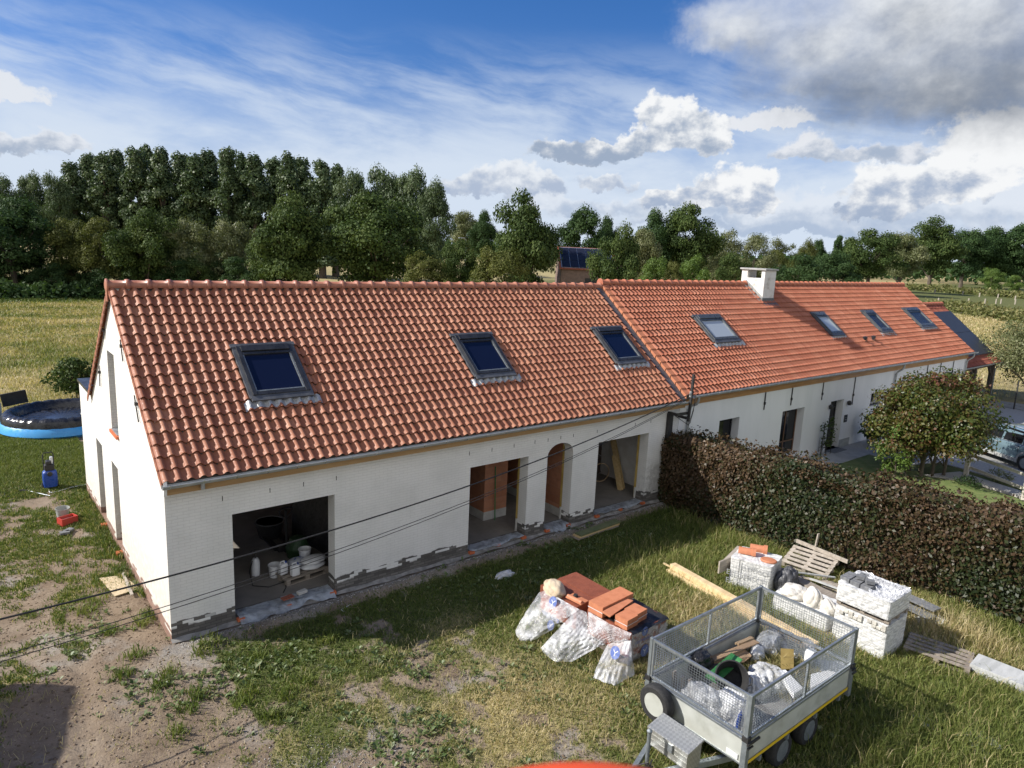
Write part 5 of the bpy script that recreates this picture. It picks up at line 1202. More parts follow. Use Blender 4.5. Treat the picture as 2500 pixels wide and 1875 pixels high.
slabq([c5(1470, 760), c5(1500, 718), c5(1550, 760), c5(1515, 800)], .98, .20, 'white_carton', 'small white carton near the trailer\'s rear side', 'carton', M_white)
slabq([c5(1118, 530), c5(1140, 520), c5(1452, 680), c5(1425, 694)], 1.0, .04, 'plank', 'pale plank lying along the inside of the trailer rear', 'plank', M_woodp)
for i, (px, m, lab) in enumerate(((c5(385, 930), M_woodp, 'yellow wooden stake behind the front mesh of the trailer'), (c5(415, 915), M_red, 'red plastic piece standing behind the front mesh'), (c5(470, 960), M_woodg, 'grey plank end standing left behind the front mesh'), (c5(530, 1000), M_woodgl, 'pale grey plank end in the middle behind the front mesh'), (c5(590, 1020), M_woodg, 'weathered plank end nearest the film behind the front mesh'), (c5(955, 1245), M_blue, 'blue cartridge tube in the near corner of the trailer'))):
    p = PZ(px[0], px[1], .95); p[0] = max(p[0], tx0+.10); hgt = .42 if i != 5 else .36
    if m is M_blue:
        mb = MB(); mb.lathe([(.001, 0), (.032, 0), (.032, hgt-.08), (.01, hgt-.06), (.006, hgt), (.001, hgt)], 12, Matrix.Translation((p[0], p[1], zf)) @ Matrix.Rotation(.25, 4, 'Y'))
    else: mb = MB(); mb.bar((p[0]+.02, p[1], zf), (p[0]-.01, p[1]+.02, zf+hgt), .09 if i > 1 else .04, .03, (0, 1, 0))
    tag(mb.build('cartridge' if m is M_blue else ('plastic_piece' if m is M_red else 'plank'), m, None), lab, 'cartridge' if m is M_blue else ('plastic piece' if m is M_red else 'plank'))

# ------------------------------------------------------------------ pallets, tiles, stones, timber
def pallet(name, label, T, m=M_woodg, L=1.2, Wd=.8, parent=None, world=True):
    R = parent or thing(name, label, 'pallet', tuple(T.to_translation()), 0, None)
    mb = MB()
    for i in range(5): y = -Wd/2+i*(Wd-.10)/4; mb.box(-L/2, L/2, y, y+.10, .122, .144, T)
    mb.build('deck_boards', m, R)
    mb = MB()
    for x in (-L/2, -.05, L/2-.1): mb.box(x, x+.1, -Wd/2, Wd/2, .10, .1215, T)
    mb.build('cross_boards', m, R); mb = MB()
    for x in (-L/2, -.05, L/2-.1):
        for y in (-Wd/2, -.05, Wd/2-.1): mb.box(x, x+.1, y, y+.1, .022, .0995, T)
    mb.build('blocks', m, R); mb = MB()
    for y in (-Wd/2, -.05, Wd/2-.1): mb.box(-L/2, L/2, y, y+.1, 0, .0215, T)
    mb.build('bottom_boards', m, R); return R
def tile_row(mb, a, b, L, z0, h, pitch=.024, curve=.03):
    """Roof tiles packed on edge from a to b (2-D points), each L deep, upright."""
    a = np.array(a, float); b = np.array(b, float); d = b-a; n = max(2, int(np.linalg.norm(d)/pitch)); e = d/np.linalg.norm(d); w = np.array([e[1], -e[0]])
    for i in range(n):
        c = a+d*(i+.5)/n; t = pitch*.36; pts = []
        for k in range(5):
            s = k/4; off = curve*.25*math.sin(s*math.pi*2)
            pts.append((s*L, off))
        for (s0, o0), (s1, o1) in zip(pts[:-1], pts[1:]):
            p0 = c+w*s0+e*o0; p1 = c+w*s1+e*o1; zt0 = z0+h-.012*(1 if s0 in (0,) else 0)
            q = [p0-e*t, p0+e*t, p1+e*t, p1-e*t]
            vs = [(x[0], x[1], z0) for x in q]+[(x[0], x[1], z0+h) for x in q]
            mb.add(vs, [(3, 2, 1, 0), (4, 5, 6, 7), (0, 1, 5, 4), (1, 2, 6, 5), (2, 3, 7, 6), (3, 0, 4, 7)])
def tile_pallet(label, x0, x1, y0, y1, ztop):
    R = thing('tile_pallet', label, 'tile pallet', ((x0+x1)/2, (y0+y1)/2, 0))
    pallet('', '', Matrix.Translation(((x0+x1)/2, (y0+y1)/2, 0)) @ Matrix.Rotation(math.pi/2, 4, 'Z'), M_woodg, y1-y0, x1-x0, R)
    mb = MB(); mb.box(x0+.02, x1-.02, y0+.02, y1-.02, .146, ztop-.26); mb.build('lower_tiles', M_clayd, R)
    mb = MB(); Lr = (x1-x0)/2-.012
    for i in range(2):
        xa = x0+i*(x1-x0)/2
        tile_row(mb, (xa, y1), (xa, y0), -Lr, ztop-.258, .258-.015*(i == 0))
    mb.build('top_tiles', M_clayd, R); return R
TA = tile_pallet('pallet of reddish roof tiles with the beige cloth on its corner', 6.90, 8.02, -4.48, -3.30, .70)
TB2 = tile_pallet('pallet of roof tiles with bundles and black sheeting on top', 7.03, 8.15, -5.86, -4.66, .70)
# draped, torn wrapping film: between an upper edge and a lower edge given on the photo
def drape(label, top, bot, seed, parent, m=None, zt=.70, nu=40, nv=18, amp=.022, out=(-1, -.35)):
    tp_ = np.array([PZ(a, b, z) for a, b, z in top]); bt = np.array([PZ(a, b, z) for a, b, z in bot])
    rs = lambda P, u: np.array([np.interp(u, np.linspace(0, 1, len(P)), P[:, i]) for i in range(3)])
    rg = np.random.default_rng(seed); ks = rg.normal(size=(8, 2))*np.array([12, 11]); ph = rg.random(8)*6.28; o = np.array([out[0], out[1], .25])
    def fn(u, v):
        p = rs(tp_, u)*(1-v)+rs(bt, u)*v; n = sum((abs(math.sin(ks[i]@np.array([u, v])+ph[i]))-.6)*(.75**i) for i in range(8))
        q = p+o*amp*n*(.25+v*1.1)*1.6+o*(.06*math.sin(v*math.pi)+.03); q[2] = max(q[2], .03+.02*abs(n)); return tuple(q)
    mb = MB(); mb.grid(fn, nu, nv); f = mb.build('wrapping_film', m or M_filmw, parent, smooth=False); f['label'] = label; return f
def c4(x, y, z=0): return (1200+x*.24108, 1300+y*.24108, z)
M_filmv = FILM('milky_film', (.80, .81, .83), .50, .12, 3.0)
drape('whitish film hanging down over the left side', [c4(495, 600, .72), c4(560, 585, .74), c4(740, 690, .73), c4(895, 775, .71)], [c4(250, 990, .06), c4(300, 1090, .03), c4(400, 1105, .03), c4(615, 985, .2)], 1, TA, M_filmv)
drape('film swept down to the grass between the pallets', [c4(870, 770, .70), c4(960, 800, .66), c4(1000, 860, .6)], [c4(490, 1180, .03), c4(650, 1300, .03), c4(820, 1300, .03), c4(1060, 1170, .22)], 2, TA, M_filmv, out=(-.9, -.5))
drape('film stretched over the near left edge', [c4(985, 795, .71), c4(1200, 920, .71), c4(1425, 1020, .70)], [c4(1045, 1170, .28), c4(1170, 1120, .34), c4(1300, 1110, .42), c4(1420, 1080, .55)], 3, TB2, M_film)
drape('torn film tongue hanging to the ground at the near corner', [c4(1180, 1130, .34), c4(1300, 1090, .44), c4(1420, 1030, .62)], [c4(1040, 1465, .03), c4(1150, 1510, .03), c4(1255, 1545, .03), c4(1455, 1440, .04)], 4, TB2, M_filmv)
M_clearb = FILM('clear_side_film', (.70, .71, .75), .30, .15, 5)
MB().box(7.05, 8.17, -5.885, -5.88, .08, .68).build('side_film', M_clearb, TB2)
M_bluei = PM('blue_print', (.10, .15, .40), (.20, .25, .46), 14, .4, lo=.45, hi=.6)
def disc(parent, p, ax_r, ax_u, r, m, name='printed_emblem'):
    n = 24; vs = [tuple(np.array(p)+np.array(ax_r)*r*math.cos(2*math.pi*i/n)+np.array(ax_u)*r*math.sin(2*math.pi*i/n)*1.1) for i in range(n)]
    MB().add(vs, [tuple(range(n))]).build(name, m, parent)
    q = np.cross(ax_r, ax_u)*.004
    for a0, a1 in (((-.45, .35), (.05, -.05)), ((.05, -.05), (.5, .5)), ((.05, -.05), (0, -.6))):
        A = np.array(p)+q+np.array(ax_r)*r*a0[0]+np.array(ax_u)*r*a0[1]; C_ = np.array(p)+q+np.array(ax_r)*r*a1[0]+np.array(ax_u)*r*a1[1]
        d = (C_-A)/np.linalg.norm(C_-A); s = np.cross(d, q/np.linalg.norm(q))*r*.07; MB().add([tuple(A-s), tuple(A+s), tuple(C_+s), tuple(C_-s)], [(0, 1, 2, 3)]).build('emblem_line', M_white, parent)
def words(parent, s, p, ax_r, ax_u, h, m, name='printed_text'):
    cu = bpy.data.curves.new(name, 'FONT'); cu.body = s; cu.size = h; cu.align_x = 'CENTER'; cu.align_y = 'CENTER'
    t_ = bpy.data.objects.new(name, cu); COL.objects.link(t_); bpy.context.view_layer.update()
    me = bpy.data.meshes.new_from_object(t_.evaluated_get(bpy.context.evaluated_depsgraph_get())); bpy.data.objects.remove(t_)
    o = bpy.data.objects.new(name, me); COL.objects.link(o); me.materials.clear(); me.materials.append(m)
    x = Vector(ax_r).normalized(); y = Vector(ax_u).normalized(); z = x.cross(y); off = ORI[parent.name] if ORI.get(parent.name) is not None else np.zeros(3)
    o.parent = parent; o.matrix_local = Matrix(((x.x, y.x, z.x, p[0]-off[0]), (x.y, y.y, z.y, p[1]-off[1]), (x.z, y.z, z.z, p[2]-off[2]), (0, 0, 0, 1)))
    return o
AR, AU = (0, -1, 0), (.34, 0, .94)
def onfilm(x, y, d): p = c4(x, y); return CAM+ray(p[0], p[1])*d
def film_pt(px, py, x0, z0, slope): # on a tilted plane: x = x0 - slope*(z0-z)
    n = np.array([1, 0, -slope]); return plane(px, py, n, x0-slope*z0)
for (a, b, r) in ((650, 705, .115), (628, 935, .10)):
    p = c4(a, b); disc(TA, film_pt(p[0], p[1], 6.70, .70, .36)+np.array([-.085, 0, .02]), AR, AU, r, M_bluei)
p = c4(650, 838); words(TA, 'corressa', film_pt(p[0], p[1], 6.70, .70, .36)+np.array([-.15, 0, .03]), AR, AU, .15, M_bluei)
p = c4(1268, 1210); disc(TB2, film_pt(p[0], p[1], 6.62, .40, .5)+np.array([-.07, -.02, .02]), AR, AU, .115, M_bluei)
for (a, b, r) in ((1550, 1195, .12), (1555, 1000, .09)):
    p = c4(a, b); disc(TB2, PF(p[0], p[1], -5.89), (1, 0, 0), (0, 0, 1), r, M_bluei)
p = c4(1530, 1085); words(TB2, 'corressa', PF(p[0], p[1], -5.892), (1, 0, 0), (0, 0, 1), .13, M_bluei)
M_blk = PM('black_sheeting', (.014, .014, .016), (.03, .03, .033), 6, .45, bump=.5, bsc=9)
def bs(u, v): x = 7.06+u*1.13; y = -5.9+v*1.0; return (x, y, .712+.012*wob(u*3, v*4)-.10*max(0, u-.93)*10*.3-.12*max(0, .06-v)*6)
sheet('black sheeting spread under the tile bundles on the near pallet', bs, 36, 24, M_blk, 'black_sheet', 'plastic sheet')
def bundle(label, px4, zt, h, nrow, strap=True, along=1):
    P4 = [PZ(a, b, zt) for a, b in px4]; c = sum(P4)/4; R = thing('tile_bundle', label, 'tile bundle', (c[0], c[1], zt-h), 0, 'tile bundles on the pallet')
    a, b, cc, d = P4; mb = MB(); Lr = np.linalg.norm(d[:2]-a[:2]) ; e = (b-a)[:2]/np.linalg.norm((b-a)[:2]); w = np.array([e[1], -e[0]]); s = 1 if w@(d-a)[:2] > 0 else -1
    tile_row(mb, a[:2], b[:2], s*Lr, zt-h, h, .030); mb.build('tiles', M_clay, R)
    if strap:
        mb = MB(); o = .006; lo, hi = zt-h*.55, zt-h*.49
        ring = [a[:2]-e*o-w*s*o, b[:2]+e*o-w*s*o, b[:2]+w*s*(Lr+o)+e*o, a[:2]+w*s*(Lr+o)-e*o]
        for i in range(4):
            p_, q_ = ring[i], ring[(i+1) % 4]; mb.add([(p_[0], p_[1], lo), (q_[0], q_[1], lo), (q_[0], q_[1], hi), (p_[0], p_[1], hi)], [(0, 1, 2, 3)])
        mb.build('strap', M_white, R)
    return R
bundle('long bundle of new orange tiles, largest on the near pallet', [c4(985, 690)[:2], c4(1300, 545)[:2], c4(1385, 602)[:2], c4(1122, 765)[:2]], .95, .235, 20)
bundle('small strapped tile bundle at the near edge of the pallet', [c4(1252, 832)[:2], c4(1362, 775)[:2], c4(1465, 835)[:2], c4(1398, 880)[:2]], .93, .215, 9)
bundle('small tile bundle behind the strapped one, towards the black sheet', [c4(1345, 770)[:2], c4(1450, 712)[:2], c4(1560, 785)[:2], c4(1490, 820)[:2]], .93, .215, 9)
R = thing('loose_tiles', 'row of flat roof tiles stacked behind the small tile bundles', 'tiles', (7.4, -5.2, .71))
for i in range(7):
    P4 = [PZ(*c4(a, b)[:2], .74+i*.028) for a, b in ((1120, 800), (1360, 668), (1430, 690), (1200, 850))]; rn = random.Random(i); dx = rn.uniform(-.02, .02)
    mb = MB(); mb.add([(p[0]+dx, p[1], p[2]-.02) for p in P4]+[(p[0]+dx, p[1], p[2]) for p in P4], [(3, 2, 1, 0), (4, 5, 6, 7), (0, 1, 5, 4), (1, 2, 6, 5), (2, 3, 7, 6), (3, 0, 4, 7)])
    mb.build('flat_tile', M_clay, R)
p4 = [PZ(*c4(a, b)[:2], .80) for a, b in ((800, 625), (850, 598), (945, 680), (880, 705))]; c = sum(p4)/4
VT = thing('vent_tile', 'single special roof tile with a dark vent hole lying on the far tile pallet', 'tile', (c[0], c[1], .71))
mb = MB(); mb.cbox((c[0], c[1], .745), (.26, .44, .03), rz=.1); mb.tube([(c[0]-.09, c[1]+.2, .76), (c[0]-.05, c[1]-.2, .76)], .05, 10); mb.build('tile_body', M_clay, VT, bevel=.008)
mb = MB(); mb.lathe([(.06, 0), (.045, .055), (.001, .05)], 12, Matrix.Translation((c[0]+.03, c[1]+.08, .76))); mb.build('vent_hood', M_black, VT)
cc_ = PZ(*c4(640, 545)[:2], .82)
crumple('cloth', 'crumpled beige cloth lying on the corner of the far tile pallet', 'cloth', (cc_[0], cc_[1], .695), (.66, .42, .22), M_cloth, 21, .16, .35, None, 1.2, 1.9, 30)

def brick_face():
    m, n, p = mat('wrapped_pavers'); sp(p, .35, 0, .5); t = n.n('ShaderNodeNewGeometry').outputs['Position']; s = n.n('ShaderNodeSeparateXYZ'); n.L(t, s.inputs[0])
    br = n.n('ShaderNodeTexBrick'); n.L(n.comb(n.m('ADD', s.outputs[0], s.outputs[1]), s.outputs[2]), br.inputs['Vector'])
    for k, v in (('Scale', 1.0), ('Mortar Size', .006), ('Brick Width', .2), ('Row Height', .07)): br.inputs[k].default_value = v
    mp = n.n('ShaderNodeMapping'); mp.inputs['Scale'].default_value = (1, 1, 4.2); n.L(t, mp.inputs[0]); z = n.noise(mp.outputs[0], 6, 7, .68, .8)
    f = n.m('MULTIPLY', n.ss(z, .40, .66), .66); f = n.m('MAXIMUM', f, n.m('MULTIPLY', br.outputs['Fac'], n.ss(z, .3, .6, .2, .6)))
    n.L(n.mix(f, (.80, .80, .78), (.24, .25, .26)), p.inputs['Base Color'])
    b = n.n('ShaderNodeBump'); b.inputs['Strength'].default_value = .7; b.inputs['Distance'].default_value = .015; n.L(n.m('SUBTRACT', z, n.m('MULTIPLY', br.outputs['Fac'], .3)), b.inputs['Height']); n.L(b.outputs[0], p.inputs['Normal']); return m
M_wrap = brick_face()
def wrapped(parent, corners, z0, z1, name, m, seed, amp=.03, top=True, nl=26, nz=14, taper=0.0, ring=None):
    C4 = np.array(corners, float); cen = C4.mean(0); rg = np.random.default_rng(seed); ks = rg.normal(size=(8, 3))*11; ph = rg.random(8)*6
    def disp(p): return sum(abs(math.sin(ks[i]@p+ph[i]))*(.6**(i//2)) for i in range(8))-1.4
    vs = []; N = 4*nl
    for j in range(nz+1):
        t = j/nz; z = z0+(z1-z0)*t
        for i in range(N):
            q = C4[i//nl]+(C4[(i//nl+1) % 4]-C4[i//nl])*((i % nl)/nl); e = (i % nl)/nl; rd = 1-.03*(abs(e-.5)*2)**14
            d = (q-cen)*rd*(1-taper*t); p = np.array([*(cen+d), z]); n = d/np.linalg.norm(d); a = disp(p)*amp*(1 if 0 < j else .3)
            vs.append((p[0]+n[0]*a, p[1]+n[1]*a, z+(a*.6 if j == nz else 0)))
    fs = [(j*N+i, j*N+(i+1) % N, (j+1)*N+(i+1) % N, (j+1)*N+i) for j in range(nz) for i in range(N)]
    if top:
        b = nz*N; rings = 5
        for r in range(1, rings+1):
            for i in range(N):
                x, y, z = vs[b+i]; s = 1-r/rings*.98; p = np.array([cen[0]+(x-cen[0])*s, cen[1]+(y-cen[1])*s, z1]); vs.append((p[0], p[1], z1+disp(p)*amp*.8-(.05 if ring and r > 1 else 0)))
        for r in range(rings):
            for i in range(N): p = b+r*N; fs.append((p+i, p+(i+1) % N, p+N+(i+1) % N, p+N+i))
        fs.append(tuple(b+rings*N+i for i in range(N)))
    ar = sum(C4[i][0]*C4[(i+1) % 4][1]-C4[(i+1) % 4][0]*C4[i][1] for i in range(4))
    if ar < 0: fs = [f_[::-1] for f_ in fs]
    return MB().add(vs, fs).build(name, m, parent)
S1 = thing('wrapped_brick_stack', 'brick stack wrapped in printed white film with ridge tiles on top', 'brick stack', (12.3, -5.3, 0))
s1c = [(11.80, -4.93), (12.10, -5.86), (12.95, -5.66), (12.64, -4.71)]
wrapped(S1, s1c, .0, .74, 'film_wrap', M_wrap, 3, .008)
fd = Vector((s1c[1][0]-s1c[0][0], s1c[1][1]-s1c[0][1], 0)).normalized(); fn_ = Vector((fd.y, -fd.x, 0)); fn_ = fn_ if fn_.x < 0 else -fn_
mid = (np.array(s1c[0])+np.array(s1c[1]))/2; M_print = PM('grey_print', (.30, .31, .33), (.4, .41, .43), 9, .5)
for k, (s, z, h) in enumerate((('ELDERSCHE', .60, .15), ('ELDERSCHE', .37, .19), ('ELDERSCHE', .15, .19))):
    q = mid-np.array([fd.x, fd.y])*(.05 if k else -.12); words(S1, s, (q[0]+fn_.x*.075, q[1]+fn_.y*.075, z), fd, (0, 0, 1), h, M_print)
mb = MB(); mb.box(-.006, .006, -.005, .005, 0, .72, Matrix.Translation((mid[0]-fd.x*.25+fn_.x*.05, mid[1]-fd.y*.25+fn_.y*.05, 0))); mb.build('strap', M_black, S1)
def ridge_tile(label, p, rz, rx=0.0, L=.42):
    R = thing('ridge_tile', label, 'ridge tile', p, rz, 'ridge tiles on the wrapped stack', world=False)
    n = 14; V = []; F = []
    for x, r in ((0, .115), (.32, .115), (.33, .14), (.42, .14), (.42, .12), (.0, .095)):
        for j in range(n+1):
            q = math.radians(-8+196*j/n); V.append((x-.2, r*math.cos(q), r*math.sin(q)+.01))
    for s in range(5):
        for j in range(n): b = s*(n+1)+j; F.append((b, b+1, b+n+2, b+n+1))
    MB().add(V, F).build('tile_shell', M_clay, R, smooth=True); R.rotation_euler = (rx, 0, rz); return R
for lab, (px, py), z, rz, rx in (('front ridge tile lying along the top of the printed white stack', (1824, 1340), .80, -1.05, 0), ('ridge tile half hidden behind the front one on the white stack', (1852, 1333), .80, -1.05, .2)):
    q = PZ(px, py, z+.08); ridge_tile(lab, (q[0], q[1], z-.02), rz, rx)
q = PZ(1877, 1366, .80); DT = tag(MB().lathe([(.001, 0), (.15, 0), (.155, .03), (.14, .05), (.001, .055)], 20, Matrix.Translation((q[0], q[1], .755)) @ Matrix.Scale(1.3, 4, Vector((.4, -.9, 0)).normalized())).build('ridge_end_tile', M_clay, None, bevel=.006), 'flat round ridge end tile lying on the near end of the white stack', 'ridge tile')
for i, (x, y) in enumerate(((11.74, -4.72), (12.55, -4.60))):
    pass
tag(MB().bar((12.0, -4.62, .40), (13.1, -4.35, .46), .12, .05).box(11.55, 12.6, -4.80, -4.76, .30, .62).build('scrap_boards', M_woodgl, None), 'pale boards sticking out behind the printed white stack', 'boards')
crumple('black_bag', 'black bag slumped at the right end of the printed white stack', 'bag', (12.62, -6.02, .05), (.62, .50, .62), PM('dark_sack', (.05, .052, .058), (.085, .087, .095), 6, .45, bump=.6, bsc=10), 14, .14, .5)
# shuttering planks behind
SP = thing('plank_stack', 'long stack of weathered planks between the two white stacks', 'planks', (12.9, -6.6, 0))
for i in range(5): MB().bar((13.12-.01*i, -5.45, .05+i*.062), (12.75, -7.75+.04*i, .05+i*.062), .36-.015*i, .055).build('plank', M_woodgl if i % 2 else M_woodg, SP, bevel=.004)
LS = thing('wrapped_brick_stack', 'low film-wrapped white brick stack with sacks lying on it', 'brick stack', (12.0, -6.9, 0)); wrapped(LS, [(11.62, -6.25), (11.68, -7.55), (12.55, -7.55), (12.5, -6.25)], 0, .40, 'film_wrap', M_wrap, 5, .008)
for lab, c, d, sd in (('white woven sack at the left on the low stack', (11.95, -6.6, .40), (.62, .55, .20), 1), ('white woven sack standing in the middle of the low stack', (11.85, -7.08, .40), (.42, .35, .38), 2), ('white woven sack at the right end of the low stack', (11.9, -7.42, .38), (.40, .34, .26), 3)):
    crumple('woven_sack', lab, 'sack', c, d, M_sack, 40+sd, .20, .45, 'sacks on the low stack', .4*sd, 2.2, 28)
# double stack at the right
RC = [(11.55, -7.72), (11.55, -8.83), (12.50, -8.83), (12.50, -7.72)]
R1 = thing('brick_stack', 'tall lower stack of whitish bricks in film under the stack of grey pavers', 'brick stack', (12.0, -8.3, 0)); wrapped(R1, RC, .02, .80, 'film_wrap', M_wrap, 6, .006)
mb = MB(); rg = random.Random(4)
for i in range(11):
    for k in range(2):
        if rg.random() < .25: continue
        y = -7.74-i*.098; mb.box(11.50, 11.6, y-.088, y, .66+k*.068, .66+k*.068+.06)
mb.build('bare_bricks', PM('whitish_brick', (.66, .64, .57), (.42, .40, .36), 8, .8), R1, bevel=.004)
R2 = thing('wrapped_paver_stack', 'upper stack of dark grey pavers in torn white film on a pallet', 'paver stack', (12.0, -8.3, .82))
pallet('', '', Matrix.Translation((12.02, -8.28, .83)) @ Matrix.Rotation(math.pi/2, 4, 'Z') @ Matrix.Scale(.93, 4, (1, 0, 0)) @ Matrix.Scale(.7, 4, (0, 0, 1)), M_woodg, 1.18, .92, R2)
wrapped(R2, [(a-(.05 if a < 12 else 0), b) for a, b in RC], .935, 1.33, 'film_wrap', M_wrap, 8, .008, ring=True)
mb = MB()
for i in range(4):
    for j in range(3): mb.box(11.68+i*.105, 11.775+i*.105, -8.32+j*.22, -8.12+j*.22, 1.25, 1.385+.012*((i*3+j) % 3))
mb.build('pavers', M_stone, R2, bevel=.006); mb = MB()
for i in range(9): mb.box(12.30, 12.42, -8.7+i*.10, -8.61+i*.10, 1.25, 1.345)
mb.build('paver_row', M_stone, R2, bevel=.006)
for i, (x, y) in enumerate(((11.90, -8.02), (11.84, -8.24))): tag(MB().cbox((x, y, 1.455), (.12, .17, .085), rz=.3+i*.3).build('loose_paver', M_stone, None, bevel=.008), ('loose grey paver on top of the wrapped pavers, the rear one', 'loose grey paver on top of the wrapped pavers, the front one')[i], 'paver', 'loose pavers')
def topfilm(u, v): x = 11.55+u*.9; y = -8.82+v*(.45+.5*max(0, u-.35)/.65+.05*math.sin(u*19)); return (x, y, 1.365+.035*wob(u*4, v*5)+.02*wob(v*9+2, u*7)-.06*math.exp(-((u-.28)**2+(v-.68)**2)/.03))
f_ = MB().grid(topfilm, 34, 34).build('torn_top_film', M_filmv, R2)
# timber, pallets, boards
for i, (o, z, L_, m) in enumerate(((0, .06, 0, M_woodp), (.14, .06, .1, M_wood), (.05, .165, .05, M_woodp))):
    a = Vector((10.98+o*1.4, -3.70-L_, z*1.4)); b = Vector((10.47+o*1.4, -7.9, z*1.4)); tag(MB().bar(a, b, .18, .14).build('timber_beam', m, None, bevel=.006), ('pale new timber beam on the grass, lower left of the bundle', 'pale new timber beam on the grass, lower right of the bundle', 'pale new timber beam lying on top of the other two')[i], 'timber beam', 'new timber beams on the grass')
tag(MB().bar((11.0, -3.5, .21), (10.95, -4.9, .22), .05, .03).build('batten', M_woodp, None), 'thin batten sticking out at the far end of the timber beams', 'batten')
pallet('wooden_pallet', 'weathered pallet lying tilted against the hedge foot', Matrix.Translation((14.25, -5.75, .22)) @ Matrix.Rotation(-1.45, 4, 'Z') @ Matrix.Rotation(.30, 4, 'X'), M_woodgl)
tag(MB().bar((14.66, -5.1, .55), (14.6, -6.55, .52), .04, .10).build('plank', M_woodgl, None), 'long plank along the upper edge of the tilted pallet', 'plank')
tag(MB().bar((14.62, -5.62, .1), (14.70, -5.66, .95), .09, .03, (0, 1, 0)).build('stake', M_woodgl, None), 'grey stake standing upright before the hedge', 'stake')
for i, (a, b, w) in enumerate((((13.3, -6.0, .25), (13.55, -7.1, .30), .08), ((13.2, -6.3, .34), (13.15, -7.5, .42), .05), ((13.7, -6.4, .2), (13.4, -7.3, .38), .10), ((13.9, -6.1, .12), (13.6, -7.4, .2), .1), ((13.05, -5.9, .4), (13.9, -6.6, .30), .05))):
    tag(MB().bar(a, b, w, .03).build('scrap_plank', (M_woodgl, M_conc2, M_woodg)[i % 3], None), 'loose scrap plank in the heap below the tilted pallet', 'plank', 'scrap planks below the tilted pallet')
tag(MB().box(13.35, 13.95, -7.35, -6.5, .02, .16).build('scrap_pallet_part', M_woodg, None), 'broken pallet part under the scrap planks', 'pallet part')
for i in range(2):
    tag(MB().bar((14.35-.22*i, -7.0-.1*i, .40-.13*i), (14.05-.22*i, -8.9, .42-.13*i), .30, .035).build('dark_board', M_stone, None), ('dark grey board at the hedge foot, upper of the two', 'dark grey board at the hedge foot, lower of the two')[i], 'board', 'dark boards at the hedge foot')
pallet('wooden_pallet', 'weathered pallet on the grass in the shadow of the stacked pavers', Matrix.Translation((12.72, -9.45, .03)) @ Matrix.Rotation(-1.35, 4, 'Z'), M_woodg)
for i in range(3):
    c = np.array([13.02-.02*i, -11.2+.03*i]); tag(MB().cbox((c[0], c[1], .05+i*.065), (.66-.03*i, 2.2, .06), rz=.06).build('pale_board', M_conc2 if i else M_concrete, None, bevel=.005), ('pale grey board at the right edge, bottom of its stack', 'pale grey board at the right edge, middle of its stack', 'pale grey board at the right edge, top of its stack')[i], 'board', 'pale boards stacked at the right edge')
slabq([(2330, 1790), (2385, 1778), (2452, 1824), (2405, 1850)], .10, .03, 'pale_board', 'pale board half sunk in the long grass right of the trailer', 'board', M_conc2)
slabq([(2222, 1744), (2250, 1740), (2308, 1788), (2290, 1794)], .06, .03, 'pale_board', 'narrow white board strip overgrown by grass right of the trailer', 'board', M_foam)
for i, (px, py) in enumerate(((2245, 1478), (2262, 1488), (2255, 1512), (2290, 1520))):
    q = PZ(px, py, .1); crumple('white_rubble', 'white rubble lump in the dry grass right of the paver stack', 'rubble', (q[0], q[1], .0), (.42, .34, .22), M_foam, 60+i, .25, .5, 'white rubble by the paver stack')
# boards by the house wall
for i in range(3):
    tag(MB().bar((10.42+.05*i, -.78-.02*i, .05+.045*i), (12.15+.05*i, -.74, .06+.045*i), .30-.03*i, .04).build('board', (M_woodg, M_wood, M_green)[i] if i < 2 else PM('moss_green_board', (.11, .14, .06), (.16, .17, .08), 5, .8), None), ('weathered board at the bottom of the pile by the arched doorway', 'yellow board in the middle of the pile by the arched doorway', 'mossy green board on top of the pile by the arched doorway')[i], 'board', 'boards piled by the arched doorway')
q = PZ(1232, 1404, .05); crumple('film_scrap', 'white film scrap lying in the shade before the tile pallets', 'film scrap', (q[0], q[1], -.01), (.5, .22, .14), M_filmw, 71, .3, .4)
q = PZ(833, 1488, .04); tag(MB().bar((q[0], q[1], .03), (q[0]+.28, q[1]+.1, .03), .02, .015).bar((q[0], q[1], .03), (q[0]+.02, q[1]-.12, .03), .02, .015).build('white_angle', M_white, None), 'thin white angle strip on the soil before the first opening', 'strip')

# ------------------------------------------------------------------ side yard: pool, pressure washer, buckets
PC = (.42, 19.25)
PO = thing('pool', 'round light blue paddling pool covered with a sagging black sheet', 'pool', (PC[0], PC[1], 0)); PT = Matrix.Translation((PC[0], PC[1], 0))
MB().lathe([(2.10, .0), (2.12, .02), (2.24, .12), (2.20, .30), (2.02, .52), (1.80, .66)], 64, PT, cap=False).build('pool_wall', M_poolb, PO, smooth=True)
mb = MB()
def cov(u, v):
    q = u*2*math.pi; k = abs(math.sin(q*17+1.1*math.sin(q*5)))*.035+abs(math.sin(q*41))*.015
    if v < .25: t = v/.25; r = 2.10-.24*t+.06*math.sin(t*3.1); z = .40+.34*math.sin(t*1.57)
    elif v < .5: t = (v-.25)/.25; r = 1.86-.35*t; z = .74+.04*math.sin(t*3.1)-.30*t*t
    else: t = (v-.5)/.5; r = 1.51*(1-t)+.01; z = .44-.04*t; k *= (1-t)
    kk = k*(1 if .1 < v else .3); return (PC[0]+(r+kk*.6)*math.cos(q), PC[1]+(r+kk*.6)*math.sin(q), z+kk*(1 if v > .2 else .4)+(.10*math.exp(-((q-5.6)/.35)**2) if .45 < v < .75 else 0))
mb.grid(cov, 200, 26); mb.build('cover_sheet', M_cover, PO, smooth=True)
m_w, n_w, p_w = mat('puddle_water'); sp(p_w, .2, 0, .35); p_w.inputs['Base Color'].default_value = (.04, .05, .08, 1)
